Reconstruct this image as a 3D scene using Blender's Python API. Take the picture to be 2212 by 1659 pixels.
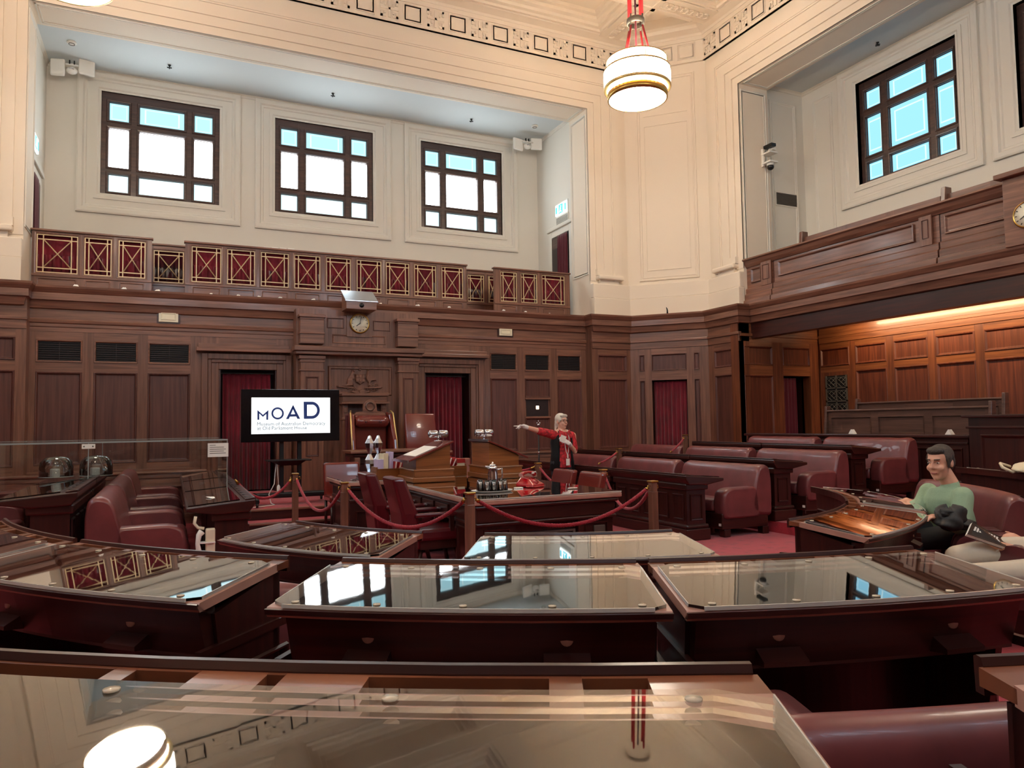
import bpy, bmesh, math, random
from mathutils import Vector, Matrix
random.seed(7)
for o in list(bpy.data.objects): bpy.data.objects.remove(o)
S = bpy.context.scene
COL = S.collection
PI = math.pi
# ---------------------------------------------------------------- camera (24 mm phone lens, seated in the back row)
HC = 1.43
FPX = 1575.57; YAW, PITCH, ROLL = [math.radians(a) for a in (25.0355, 3.13486, -.85679)]
_f = Vector((math.sin(YAW)*math.cos(PITCH), math.cos(YAW)*math.cos(PITCH), math.sin(PITCH)))
_r = Vector((math.cos(YAW), -math.sin(YAW), 0)); _u = _r.cross(_f)
_r2 = _r*math.cos(ROLL)+_u*math.sin(ROLL); _u2 = -_r*math.sin(ROLL)+_u*math.cos(ROLL)
cd = bpy.data.cameras.new('camera'); cam = bpy.data.objects.new('camera', cd); COL.objects.link(cam)
cd.sensor_fit = 'HORIZONTAL'; cd.sensor_width = 36; cd.lens = FPX*36/2212; cd.clip_start = .05; cd.clip_end = 200
M = Matrix.Identity(4)
for i in range(3): M[i][0] = _r2[i]; M[i][1] = _u2[i]; M[i][2] = -_f[i]
M[2][3] = HC
cam.matrix_world = M; S.camera = cam
def ray(x, y): return _r2*((x-1106)/FPX) - _u2*((y-829.5)/FPX) + _f
CV = Vector((0, 0, HC))
def atY(x, y, Y): d = ray(x, y); return CV+d*(Y/d.y)      # where a sight line meets the plane y = Y, x = X, z = Z
def atX(x, y, X): d = ray(x, y); return CV+d*(X/d.x)
def atZ(x, y, Z): d = ray(x, y); return CV+d*((Z-HC)/d.z)
# ---------------------------------------------------------------- world and colour management
w = bpy.data.worlds.new('world'); S.world = w; w.use_nodes = True
w.node_tree.nodes['Background'].inputs[0].default_value = (.55, .75, .95, 1)
w.node_tree.nodes['Background'].inputs[1].default_value = 1.0
S.view_settings.view_transform = 'Standard'; S.view_settings.look = 'None'
S.view_settings.exposure = 0.85; S.view_settings.gamma = 1.0
try: S.view_settings.use_curve_mapping = False
except Exception: pass
LAMP_E = 17.0      # glass of the pendant lamps
WIN_E = 9.0       # daylight behind the frosted panes
# ---------------------------------------------------------------- colours and materials
def lin(c):
    o = []
    for v in c[:3]:
        v = v/255
        o.append(v/12.92 if v <= .04045 else ((v+.055)/1.055)**2.4)
    return (*o, 1)
MATS = {}
def nodes(name):
    m = bpy.data.materials.new(name); m.use_nodes = True; MATS[name] = m
    nt = m.node_tree; return m, nt, nt.nodes['Principled BSDF']
def N(nt, t, **k):
    n = nt.nodes.new(t)
    for a, b in k.items(): setattr(n, a, b)
    return n
def plain(name, c, rough=.5, metal=0, coat=0, spec=.5, bump=0, bscale=60, emit=None, es=0, alpha=1, var=0, vscale=6, sheen=0):
    m, nt, b = nodes(name)
    b.inputs['Base Color'].default_value = lin(c); b.inputs['Roughness'].default_value = rough; b.inputs['Metallic'].default_value = metal
    b.inputs['Coat Weight'].default_value = coat; b.inputs['Specular IOR Level'].default_value = spec
    if sheen: b.inputs['Sheen Weight'].default_value = sheen; b.inputs['Sheen Roughness'].default_value = .4
    if emit: b.inputs['Emission Color'].default_value = lin(emit); b.inputs['Emission Strength'].default_value = es
    tc = None
    if bump or var: tc = N(nt, 'ShaderNodeTexCoord')
    if bump:
        n = N(nt, 'ShaderNodeTexNoise'); n.inputs['Scale'].default_value = bscale; n.inputs['Detail'].default_value = 3
        nt.links.new(tc.outputs['Object'], n.inputs['Vector'])
        bp = N(nt, 'ShaderNodeBump'); bp.inputs['Strength'].default_value = bump; bp.inputs['Distance'].default_value = .01
        nt.links.new(n.outputs['Fac'], bp.inputs['Height']); nt.links.new(bp.outputs['Normal'], b.inputs['Normal'])
    if var:
        n = N(nt, 'ShaderNodeTexNoise'); n.inputs['Scale'].default_value = vscale; n.inputs['Detail'].default_value = 4
        nt.links.new(tc.outputs['Object'], n.inputs['Vector'])
        r = N(nt, 'ShaderNodeValToRGB'); nt.links.new(n.outputs['Fac'], r.inputs[0])
        r.color_ramp.elements[0].position = .35; r.color_ramp.elements[1].position = .65
        r.color_ramp.elements[0].color = lin([v*(1-var) for v in c]); r.color_ramp.elements[1].color = lin([min(255, v*(1+var)) for v in c])
        nt.links.new(r.outputs[0], b.inputs['Base Color'])
    return m
def wood(name, c1, c2, scale, rough=.38, coat=0.25, spec=.5):
    m, nt, b = nodes(name)
    tc = N(nt, 'ShaderNodeTexCoord'); oi = N(nt, 'ShaderNodeObjectInfo')
    mp = N(nt, 'ShaderNodeMapping'); mp.inputs['Scale'].default_value = scale
    ad = N(nt, 'ShaderNodeVectorMath', operation='ADD'); sc = N(nt, 'ShaderNodeMath', operation='MULTIPLY'); sc.inputs[1].default_value = 37
    nt.links.new(oi.outputs['Random'], sc.inputs[0]); nt.links.new(tc.outputs['Object'], mp.inputs['Vector'])
    nt.links.new(mp.outputs[0], ad.inputs[0]); nt.links.new(sc.outputs[0], ad.inputs[1])
    n = N(nt, 'ShaderNodeTexNoise'); n.inputs['Scale'].default_value = 1; n.inputs['Detail'].default_value = 5; n.inputs['Distortion'].default_value = .6
    nt.links.new(ad.outputs[0], n.inputs['Vector'])
    r = N(nt, 'ShaderNodeValToRGB'); nt.links.new(n.outputs['Fac'], r.inputs[0])
    r.color_ramp.elements[0].position = .3; r.color_ramp.elements[1].position = .7
    r.color_ramp.elements[0].color = lin(c1); r.color_ramp.elements[1].color = lin(c2)
    hs = N(nt, 'ShaderNodeHueSaturation'); rm = N(nt, 'ShaderNodeMapRange'); rm.inputs[3].default_value = .86; rm.inputs[4].default_value = 1.14
    nt.links.new(oi.outputs['Random'], rm.inputs[0]); nt.links.new(rm.outputs[0], hs.inputs['Value']); nt.links.new(r.outputs[0], hs.inputs['Color'])
    nt.links.new(hs.outputs[0], b.inputs['Base Color'])
    b.inputs['Roughness'].default_value = rough; b.inputs['Coat Weight'].default_value = coat; b.inputs['Coat Roughness'].default_value = .12; b.inputs['Specular IOR Level'].default_value = spec
    return m
VS, HS = (22, 22, 1.1), (1.3, 1.3, 24)
wood('wall_wood_v', (94, 60, 47), (132, 89, 70), VS); wood('wall_wood_h', (98, 63, 50), (140, 95, 75), HS)
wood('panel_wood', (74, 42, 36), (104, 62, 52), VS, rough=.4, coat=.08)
wood('alcove_v', (82, 40, 24), (126, 70, 40), VS, rough=.45, coat=.05); wood('alcove_h', (100, 54, 30), (140, 84, 50), HS); wood('alcove_panel', (72, 32, 20), (112, 56, 34), VS, rough=.45, coat=.05)  # wall timber again, with the warm lamplight put into its orange colour
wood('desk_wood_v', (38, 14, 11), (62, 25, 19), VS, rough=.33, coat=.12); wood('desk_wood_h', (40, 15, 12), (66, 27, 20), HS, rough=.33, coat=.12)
wood('desk_top', (160, 116, 102), (184, 140, 124), (3, 3, 3), rough=.4)  # pale base puts the milky veil over the glass into the wood colour
wood('tray_wood', (104, 56, 36), (138, 82, 54), (3, 3, 3), rough=.3)
wood('box_wood', (112, 62, 28), (150, 90, 46), HS, rough=.3)
wood('window_wood', (52, 34, 30), (82, 56, 48), HS, rough=.4)
wood('pew_wood', (74, 50, 42), (106, 74, 62), HS, rough=.35)
plain('plaster', (228, 214, 195), .75, bump=.03, bscale=90); plain('plaster_white', (222, 216, 204), .7, bump=.04, bscale=90)
plain('soffit', (205, 210, 210), .8, bump=.12, bscale=50)
plain('leather', (112, 56, 57), .36, bump=.10, bscale=9, var=.08, vscale=5, coat=.15)
plain('leather_dark', (92, 42, 44), .36, bump=.12, bscale=9, coat=.15)
plain('leather_gloss', (112, 42, 36), .22, bump=.06, bscale=5, coat=.5)
plain('velvet', (112, 12, 34), .85, sheen=.5, var=.12, vscale=3); plain('velvet_dark', (84, 10, 30), .9, sheen=.4)
plain('black', (14, 14, 16), .35); plain('dark_void', (8, 5, 5), .8); plain('grille', (40, 26, 26), .45)
plain('brass', (190, 150, 80), .28, 1); plain('gold', (214, 180, 110), .3, 1); plain('bright_brass', (226, 196, 130), .35, .7)
plain('lattice_gold', (214, 190, 150), .4, .3); plain('silver', (205, 205, 210), .18, 1); plain('chrome', (225, 225, 228), .08, 1)
plain('pewter', (112, 108, 100), .45, .6)
plain('white_plastic', (232, 228, 220), .4); plain('cream_plastic', (226, 216, 190), .4); plain('paper', (238, 234, 228), .8)
plain('rope', (150, 22, 42), .75, sheen=.3); plain('cord_red', (170, 30, 40), .8)
plain('phone_red', (170, 20, 28), .15, coat=.6); plain('book_red', (176, 32, 34), .5); plain('book_lilac', (196, 180, 214), .5)
plain('skin', (222, 170, 146), .5, spec=.4); plain('skin_tan', (220, 164, 138), .5, spec=.4); plain('glove', (236, 230, 226), .7)
plain('hair_white', (214, 206, 192), .6, bump=.5, bscale=120); plain('hair_brown', (66, 54, 46), .6, bump=.5, bscale=120)
plain('vest_black', (16, 16, 18), .8); plain('shirt_red', (176, 40, 48), .75, var=.25, vscale=30); plain('jumper_green', (150, 176, 146), .9, bump=.2, bscale=70)
plain('jacket', (48, 46, 44), .6, bump=.4, bscale=14); plain('trouser_cream', (214, 200, 180), .85, bump=.15, bscale=25); plain('trouser_dark', (40, 38, 42), .8)
plain('canvas', (222, 208, 178), .85, bump=.3, bscale=25); plain('lip', (170, 90, 84), .5); plain('eye_dark', (30, 24, 20), .3)
plain('screen_black', (6, 8, 14), .18); plain('ink', (34, 60, 120), .6, emit=(20, 50, 125), es=.12); plain('ink_teal', (60, 110, 140), .6, emit=(40, 80, 115), es=.1)
plain('screen_white', (240, 244, 244), .5, emit=(244, 248, 248), es=.6)
plain('clock_face', (232, 226, 206), .4); plain('sign_green', (40, 150, 170), .4, emit=(60, 200, 220), es=.8); plain('sign_white', (230, 245, 250), .4, emit=(225, 245, 250), es=1.2)
plain('lamp_glass', (250, 244, 230), .4, emit=(255, 240, 220), es=LAMP_E); plain('lamp_glass_dim', (250, 240, 220), .4, emit=(255, 228, 190), es=LAMP_E*.3)
plain('rail_steel', (180, 180, 180), .25, 1)
def glassy(name, tint, amount=1.0, ior=1.5, rough=.02):      # thin clear sheet: fresnel mirror over a see-through body
    m, nt, b = nodes(name); nt.nodes.remove(b); out = nt.nodes['Material Output']
    fr = N(nt, 'ShaderNodeFresnel'); fr.inputs[0].default_value = ior
    tr = N(nt, 'ShaderNodeBsdfTransparent'); tr.inputs[0].default_value = tint
    gl = N(nt, 'ShaderNodeBsdfGlossy'); gl.inputs['Color'].default_value = (1, 1, 1, 1); gl.inputs['Roughness'].default_value = rough
    mx = N(nt, 'ShaderNodeMixShader')
    if amount != 1:
        mu = N(nt, 'ShaderNodeMath', operation='MULTIPLY'); mu.inputs[1].default_value = amount; mu.use_clamp = True
        nt.links.new(fr.outputs[0], mu.inputs[0]); nt.links.new(mu.outputs[0], mx.inputs[0])
    else: nt.links.new(fr.outputs[0], mx.inputs[0])
    nt.links.new(tr.outputs[0], mx.inputs[1]); nt.links.new(gl.outputs[0], mx.inputs[2]); nt.links.new(mx.outputs[0], out.inputs[0])
    return m
glassy('desk_glass', (.95, .94, .94, 1), 2.1, 1.55); glassy('clear_glass', (.96, .98, .97, 1), .8); glassy('edge_glass', (.62, .72, .7, 1), 1.0)
plain('glass_line', (150, 158, 156), .2, coat=.6); glassy('dome_glass', (.93, .95, .95, 1), 2.5, 1.5)
def carpet():
    m, nt, b = nodes('carpet'); tc = N(nt, 'ShaderNodeTexCoord')
    v = N(nt, 'ShaderNodeTexVoronoi'); v.inputs['Scale'].default_value = 9; nt.links.new(tc.outputs['Object'], v.inputs['Vector'])
    n = N(nt, 'ShaderNodeTexNoise'); n.inputs['Scale'].default_value = 60; n.inputs['Detail'].default_value = 4; nt.links.new(tc.outputs['Object'], n.inputs['Vector'])
    ad = N(nt, 'ShaderNodeMath', operation='ADD'); nt.links.new(v.outputs['Distance'], ad.inputs[0]); nt.links.new(n.outputs['Fac'], ad.inputs[1])
    r = N(nt, 'ShaderNodeValToRGB'); nt.links.new(ad.outputs[0], r.inputs[0])
    r.color_ramp.elements[0].position = .5; r.color_ramp.elements[1].position = 1.1
    r.color_ramp.elements[0].color = lin((130, 11, 30)); r.color_ramp.elements[1].color = lin((170, 28, 48))
    nt.links.new(r.outputs[0], b.inputs['Base Color']); b.inputs['Roughness'].default_value = .95; b.inputs['Sheen Weight'].default_value = .3
    bp = N(nt, 'ShaderNodeBump'); bp.inputs['Strength'].default_value = .4; bp.inputs['Distance'].default_value = .01
    nt.links.new(n.outputs['Fac'], bp.inputs['Height']); nt.links.new(bp.outputs['Normal'], b.inputs['Normal'])
carpet()
def pane_mat(name, base, line, strength):      # daylight through etched glass: paler etched line a little inside the edge
    m, nt, b = nodes(name); nt.nodes.remove(b); out = nt.nodes['Material Output']
    tc = N(nt, 'ShaderNodeTexCoord'); sx = N(nt, 'ShaderNodeSeparateXYZ'); nt.links.new(tc.outputs['Generated'], sx.inputs[0])
    ds = []
    for ax in range(3):
        p = N(nt, 'ShaderNodeMath', operation='PINGPONG'); p.inputs[1].default_value = .5; nt.links.new(sx.outputs[ax], p.inputs[0]); ds.append(p)
    # the thin axis of a pane sits at 0 or 1 only on its two faces, so it is pushed out of the minimum
    def lift(p):
        g = N(nt, 'ShaderNodeMath', operation='LESS_THAN'); g.inputs[1].default_value = .02; nt.links.new(p.outputs[0], g.inputs[0])
        a = N(nt, 'ShaderNodeMath', operation='ADD'); nt.links.new(p.outputs[0], a.inputs[0]); nt.links.new(g.outputs[0], a.inputs[1]); return a
    L = [lift(p) for p in ds]
    m1 = N(nt, 'ShaderNodeMath', operation='MINIMUM'); nt.links.new(L[0].outputs[0], m1.inputs[0]); nt.links.new(L[1].outputs[0], m1.inputs[1])
    m2 = N(nt, 'ShaderNodeMath', operation='MINIMUM'); nt.links.new(m1.outputs[0], m2.inputs[0]); nt.links.new(L[2].outputs[0], m2.inputs[1])
    c = N(nt, 'ShaderNodeMath', operation='COMPARE'); c.inputs[1].default_value = .13; c.inputs[2].default_value = .018; nt.links.new(m2.outputs[0], c.inputs[0])
    mix = N(nt, 'ShaderNodeMix', data_type='RGBA'); mix.inputs[6].default_value = lin(base); mix.inputs[7].default_value = lin(line); nt.links.new(c.outputs[0], mix.inputs[0])
    e = N(nt, 'ShaderNodeEmission'); e.inputs[1].default_value = strength; nt.links.new(mix.outputs[2], e.inputs[0]); nt.links.new(e.outputs[0], out.inputs[0])
pane_mat('pane_white', (238, 250, 255), (250, 255, 255), WIN_E); pane_mat('pane_pale', (200, 240, 248), (236, 252, 255), WIN_E*.12)
pane_mat('pane_cyan', (176, 228, 240), (216, 246, 250), WIN_E*.085); pane_mat('pane_blue', (150, 214, 240), (206, 244, 252), WIN_E*.085)
pane_mat('pane_day', (205, 232, 255), (225, 245, 255), WIN_E*.8)
# ---------------------------------------------------------------- mesh helpers
class MB:
    def __init__(s): s.v = []; s.f = []; s.sm = []
    def add(s, vs, fs, M=None, smooth=False):
        o = len(s.v)
        s.v += [tuple(M @ Vector(p)) for p in vs] if M else [tuple(p) for p in vs]
        s.f += [tuple(i+o for i in f) for f in fs]; s.sm += [smooth]*len(fs); return s
    def box(s, x0, x1, y0, y1, z0, z1, M=None):
        return s.add([(x0,y0,z0),(x1,y0,z0),(x1,y1,z0),(x0,y1,z0),(x0,y0,z1),(x1,y0,z1),(x1,y1,z1),(x0,y1,z1)],
              [(3,2,1,0),(4,5,6,7),(0,1,5,4),(1,2,6,5),(2,3,7,6),(3,0,4,7)], M)
    def prism(s, poly, z0, z1, M=None, smooth=False):
        n = len(poly); vs = [(p[0],p[1],z0) for p in poly]+[(p[0],p[1],z1) for p in poly]
        s.add(vs, [tuple(range(n-1,-1,-1)), tuple(range(n,2*n))], M); o = len(s.v)-2*n
        s.f += [(o+i, o+(i+1)%n, o+n+(i+1)%n, o+n+i) for i in range(n)]; s.sm += [smooth]*n; return s
    def loft(s, rings, M=None, smooth=True, caps=True, closed=True):
        n = len(rings[0]); vs = [p for r in rings for p in r]; fs = []
        for k in range(len(rings)-1):
            for i in range(n if closed else n-1):
                j = (i+1) % n; fs.append((k*n+i, k*n+j, (k+1)*n+j, (k+1)*n+i))
        s.add(vs, fs, M, smooth)
        if caps and closed:
            o = len(s.v)-len(vs); s.f += [tuple(o+i for i in range(n-1,-1,-1)), tuple(o+(len(rings)-1)*n+i for i in range(n))]; s.sm += [False, False]
        return s
    def lathe(s, prof, n=24, M=None, smooth=True, a0=0, a1=2*PI):
        full = abs(a1-a0-2*PI) < 1e-6; k = n if full else n+1
        if prof[0][0] > .004: prof = list(prof)+[prof[0]]
        rings = [[(r*math.cos(a0+(a1-a0)*i/n), r*math.sin(a0+(a1-a0)*i/n), z) for i in range(k)] for r, z in prof]
        return s.loft(rings, M, smooth, caps=full and prof[0][0] <= .004, closed=full)
    def tube(s, pts, r, n=8, M=None, smooth=True):
        P = [Vector(p) for p in pts]; R = r if isinstance(r, (list, tuple)) else [r]*len(P); rings = []; up = None
        for i, p in enumerate(P):
            t = (P[min(i+1, len(P)-1)]-P[max(i-1, 0)]).normalized()
            if up is None:
                up = Vector((0,0,1)) if abs(t.z) < .9 else Vector((1,0,0))
            a = t.cross(up).normalized(); b = a.cross(t).normalized(); up = b
            rings.append([tuple(p+a*(R[i]*math.cos(2*PI*k/n))+b*(R[i]*math.sin(2*PI*k/n))) for k in range(n)])
        return s.loft(rings, M, smooth)
    def ell(s, c, r, n=16, m=10, M=None):      # ellipsoid
        rings = []
        for j in range(1, m):
            t = PI*j/m; rings.append([(c[0]+r[0]*math.sin(t)*math.cos(2*PI*i/n), c[1]+r[1]*math.sin(t)*math.sin(2*PI*i/n), c[2]-r[2]*math.cos(t)) for i in range(n)])
        o = len(s.v); s.loft(rings, M, True, caps=False)
        k = len(s.v); top = (c[0],c[1],c[2]+r[2]); bot = (c[0],c[1],c[2]-r[2])
        s.v += [tuple(M @ Vector(p)) if M else p for p in (bot, top)]
        for i in range(n):
            s.f += [(k, o+(i+1)%n, o+i), (k+1, o+(m-2)*n+i, o+(m-2)*n+(i+1)%n)]; s.sm += [True, True]
        return s
    def build(s, name, mat, parent=None, bevel=0, seg=2, sub=0, world=None):
        me = bpy.data.meshes.new(name); me.from_pydata(s.v, [], s.f)
        bm = bmesh.new(); bm.from_mesh(me); bmesh.ops.recalc_face_normals(bm, faces=bm.faces); bm.to_mesh(me); bm.free()
        me.polygons.foreach_set('use_smooth', s.sm)
        me.materials.append(MATS[mat]); return link(name, me, parent, bevel, seg, sub, world)
ROOTW = set()      # roots whose parts are written in world coordinates
def link(name, me, parent=None, bevel=0, seg=2, sub=0, world=None):
    o = bpy.data.objects.new(name, me); COL.objects.link(o)
    if parent is not None:
        o.parent = parent
        if parent.name in ROOTW: o.matrix_parent_inverse = parent.matrix_basis.inverted()
    if bevel:
        b = o.modifiers.new('bevel', 'BEVEL'); b.width = bevel; b.segments = seg; b.limit_method = 'ANGLE'; b.angle_limit = .6; b.use_clamp_overlap = True
    if sub:
        b = o.modifiers.new('subsurf', 'SUBSURF'); b.levels = sub; b.render_levels = sub
    return o
def tag(o, label=None, cat=None, group=None, kind=None):
    if label: o['label'] = label
    if cat: o['category'] = cat
    if group: o['group'] = group
    if kind: o['kind'] = kind
    return o
def thing(name, label, cat, loc=(0,0,0), rz=0, group=None, world=False):
    o = bpy.data.objects.new(name, None); COL.objects.link(o); o.location = loc; o.rotation_euler = (0,0,rz); o.empty_display_size = .1
    if world: ROOTW.add(o.name)
    return tag(o, label, cat, group)
def struct(name, loc=(0,0,0), world=True):
    o = bpy.data.objects.new(name, None); COL.objects.link(o); o.location = loc; o['kind'] = 'structure'; o.empty_display_size = .1
    if world: ROOTW.add(o.name)
    return o
def sbuild(mb, name, mat, **k): o = mb.build(name, mat, **k); o['kind'] = 'structure'; return o
def copy_tree(o, parent=None, loc=None, rz=None, label=None, group=None):
    c = o.copy(); COL.objects.link(c); c.parent = parent
    if loc is not None: c.location = loc
    if rz is not None: c.rotation_euler = (0,0,rz)
    if label: c['label'] = label
    if group: c['group'] = group
    for ch in list(o.children): copy_tree(ch, c)
    return c
class FR:      # flat frame: u along the surface, n out into the room, z up
    def __init__(s, O, u, n):
        s.O = Vector((O[0], O[1], 0)); s.u = Vector((u[0], u[1], 0)).normalized(); s.n = Vector((n[0], n[1], 0)).normalized()
        s.M = Matrix(((s.u.x, s.n.x, 0, s.O.x), (s.u.y, s.n.y, 0, s.O.y), (0,0,1,0), (0,0,0,1)))
    def px(s, x, y, n=0):      # (u, z) of a sight line on this surface
        d = ray(x, y); p = s.O+s.n*n; t = ((p-CV).dot(s.n))/d.dot(s.n); q = CV+d*t; return (q-s.O).dot(s.u), q.z
def sweep(path, prof, name=None, side=1):      # profile (offset, z) along a plan path with mitred corners; side=1: offset to the right of travel
    P = [Vector((p[0], p[1])) for p in path]; rings = []
    for i, p in enumerate(P):
        d0 = (P[i]-P[i-1]).normalized() if i else (P[1]-P[0]).normalized()
        d1 = (P[i+1]-P[i]).normalized() if i < len(P)-1 else d0
        n0 = Vector((d0.y, -d0.x))*side; n1 = Vector((d1.y, -d1.x))*side
        mv = n0+n1
        mv = mv/(mv.dot(n0)) if mv.length > .2 else n0
        rings.append([(p.x+mv.x*o, p.y+mv.y*o, z) for o, z in prof])
    return rings
def sweep_mb(path, prof, side=1, mb=None):
    mb = mb or MB(); mb.loft(sweep(path, prof, side=side), smooth=False, caps=True); return mb
def rect_rings(mb, M, u0, u1, z0, z1, prof, field=True):      # moulded rectangular panel: prof = [(inset, n), ...]
    o = len(mb.v); k = 0
    for ins, n in prof:
        vs = [(u0+ins, n, z0+ins), (u1-ins, n, z0+ins), (u1-ins, n, z1-ins), (u0+ins, n, z1-ins)]
        mb.v += [tuple(M @ Vector(p)) for p in vs]
        if k:
            for i in range(4):
                j = (i+1) % 4; mb.f.append((o+(k-1)*4+i, o+(k-1)*4+j, o+k*4+j, o+k*4+i)); mb.sm.append(False)
        k += 1
    if field: mb.f.append(tuple(o+(k-1)*4+i for i in range(4))); mb.sm.append(False)
    return mb
PANEL = [(0, 0), (.008, .014), (.022, .012), (.04, -.018), (.05, -.02)]
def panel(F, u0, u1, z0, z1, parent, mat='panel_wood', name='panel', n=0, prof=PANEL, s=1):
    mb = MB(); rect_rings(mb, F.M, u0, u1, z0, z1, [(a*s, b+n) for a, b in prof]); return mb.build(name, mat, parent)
def fbox(F, u0, u1, n0, n1, z0, z1, name, mat, parent=None, bevel=0):
    return MB().box(u0, u1, n0, n1, z0, z1, F.M).build(name, mat, parent, bevel)
def fill(F, cols, rows, u0, u1, z0, z1, parent, mv, mh, n0=-.03, n1=0):      # stiles between columns, rails between rows
    us = [u0]+[c for a in cols for c in a]+[u1]
    for i in range(0, len(us), 2):
        if us[i+1]-us[i] > .004: fbox(F, us[i], us[i+1], n0, n1, z0, z1, 'stile', mv, parent)
    zs = [z0]+[c for a in rows for c in a]+[z1]
    for a, b in cols:
        for i in range(0, len(zs), 2):
            if zs[i+1]-zs[i] > .004: fbox(F, a, b, n0, n1-.001, zs[i], zs[i+1], 'rail', mh, parent)
def curtain(name, F, u0, u1, z0, z1, n, label, folds=14, mat='velvet', amp=.035, cat='curtain', group=None, parent=None):
    mb = MB(); k = folds*8; rings = []
    ph = random.random()*6
    for zz in (z1, z1-.06, z1-.1, z1-.35, (z0+z1)/2, z0):
        a = amp*(.25 if zz > z1-.08 else (.45 if zz > z1-.3 else (.8 if zz > z1-.5 else 1)))
        rings.append([(u0+(u1-u0)*i/k, n+a*math.sin(2*PI*folds*i/k+ph+.7*math.sin(i*.13+ph))+a*.3*math.sin(i*.37), zz) for i in range(k+1)])
    mb.loft(rings, F.M, True, caps=False, closed=False)
    o = mb.build(name, mat, parent)
    sm = o.modifiers.new('solid', 'SOLIDIFY'); sm.thickness = .006
    if label: tag(o, label, cat, group)
    return o
# ================================================================ SETTING: floor, tiers, dais
AX, CY, RR, OPN = 3.125, 6.235, 7.635, 5.325
HX, HY = 3.125, 5.98      # centre of the horseshoe of desks
sbuild(MB().box(-6.6, 13.2, -3.6, 15, -.15, 0), 'floor', 'carpet')
def ushape(r, y1, n=40):
    return [(HX+r, y1)]+[(HX+r*math.cos(-PI*i/n), HY+r*math.sin(-PI*i/n)) for i in range(n+1)]+[(HX-r, y1)]
def tier(r0, r1, z, y1, name, z0=0):
    a, b = ushape(r0, y1), ushape(r1, y1); mb = MB()
    rings = [[(p[0],p[1],z0),(p[0],p[1],z),(q[0],q[1],z),(q[0],q[1],z0)] for p, q in zip(a, b)]
    mb.loft(rings, smooth=False); return sbuild(mb, name, 'carpet')
tier(3.86, 5.275, .14, 12.1, 'floor'); tier(5.28, 8.6, .28, 12.1, 'floor')
dz = .143
sbuild(MB().box(.5, 5.75, 10.87, 14.2, 0, 2*dz-.012), 'floor', 'carpet')
sbuild(MB().box(.5, 5.75, 10.45, 10.87, 0, dz-.012), 'floor', 'carpet')
trim = struct('trim_1')
for y, z in ((10.43, dz), (10.85, 2*dz)):
    MB().box(.48, 5.77, y, y+.03, z-dz, z-.03).build('riser', 'desk_wood_h', trim); MB().box(.48, 5.77, y-.025, y+.05, z-.03, z).build('nosing', 'wall_wood_h', trim, .008)
MB().box(.48, 5.77, 10.9, 13.9, 2*dz-.012, 2*dz-.008).build('dais_carpet', 'carpet', trim)
MB().box(.48, 5.77, 10.5, 10.85, dz-.012, dz-.008).build('tread_carpet', 'carpet', trim)
# low panelled walls that close the seating against the dais
def lowwall(x0, x1, y, h, n, label):
    F = FR(((x0+x1)/2, y), (1, 0), (0, -1)); w_ = (x1-x0)/2; t = struct('wall_low', (AX, y, 0)); 
    fbox(F, -w_, w_, -.16, -.03, 0, h-.03, 'backing', 'desk_wood_h', t)
    s_ = 2*w_/n; cols = [(-w_+s_*i+.1, -w_+s_*(i+1)-.1) for i in range(n)]
    fill(F, cols, [(.24, h-.22)], -w_, w_, 0, h-.03, t, 'wall_wood_v', 'wall_wood_h')
    for a, b in cols: panel(F, a, b, .24, h-.22, t)
    fbox(F, -w_-.02, w_+.02, -.2, .04, h-.03, h, 'cap_rail', 'wall_wood_h', t, .008); fbox(F, -w_, w_, 0, .03, 0, .15, 'skirting', 'wall_wood_h', t, .006); fbox(F, -w_, w_, 0, .016, h-.1, h-.06, 'moulding', 'wall_wood_h', t, .004)
    return t
lowwall(-3.4, .48, 12.2, .8, 4, ''); lowwall(5.78, 7.0, 12.3, .9, 1, '')
# ================================================================ LOWER FRONT WALL
FW = FR((AX, 13.98), (1, 0), (0, -1)); ZT = 3.62
wf = struct('wall_front', (AX, 14.1, 0))
def U(X): return X-AX
DL, DR = (.77, 1.74), (4.60, 5.57)
for a, b, z0, z1 in ((-2.25, DL[0], 0, ZT), (DL[1], DR[0], 0, ZT), (DR[1], 8.5, 0, ZT), (DL[0], DL[1], 2.5, ZT), (DR[0], DR[1], 2.5, ZT)):
    fbox(FW, U(a), U(b), -.25, -.03, z0, z1, 'backing', 'wall_wood_v', wf)
for a, b in (DL, DR): fbox(FW, U(a)-.05, U(b)+.05, -.5, -.45, 0, 2.6, 'door_recess', 'dark_void', wf)
VZ, TZ = (2.555, 2.925), (.87, 2.395)
def vent(F, u0, u1, z0, z1, parent, mullions=1, n=0):
    panel(F, u0, u1, z0, z1, parent, 'wall_wood_h', 'vent_frame', n, [(0, 0), (.006, .016), (.022, .012), (.032, -.022)], 1)
    fbox(F, u0+.03, u1-.03, n-.03, n-.021, z0+.03, z1-.03, 'vent_backing', 'dark_void', parent)
    k = 9
    for i in range(k):
        z = z0+.04+(z1-z0-.08)*i/(k-1)
        mb = MB(); mb.box(u0+.032, u1-.032, n-.02, n-.010, z-.006, z+.004, F.M); mb.build('louvre', 'grille', parent)
    for i in range(mullions):
        u = u0+(u1-u0)*(i+1)/(mullions+1); fbox(F, u-.004, u+.004, n-.012, n-.004, z0+.034, z1-.034, 'vent_bar', 'grille', parent)
LC = [(-2.014, -1.357), (-1.189, -.536), (-.378, .288)]; RC = [(6.03, 6.65), (6.83, 7.44), (7.62, 8.23)]
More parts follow.
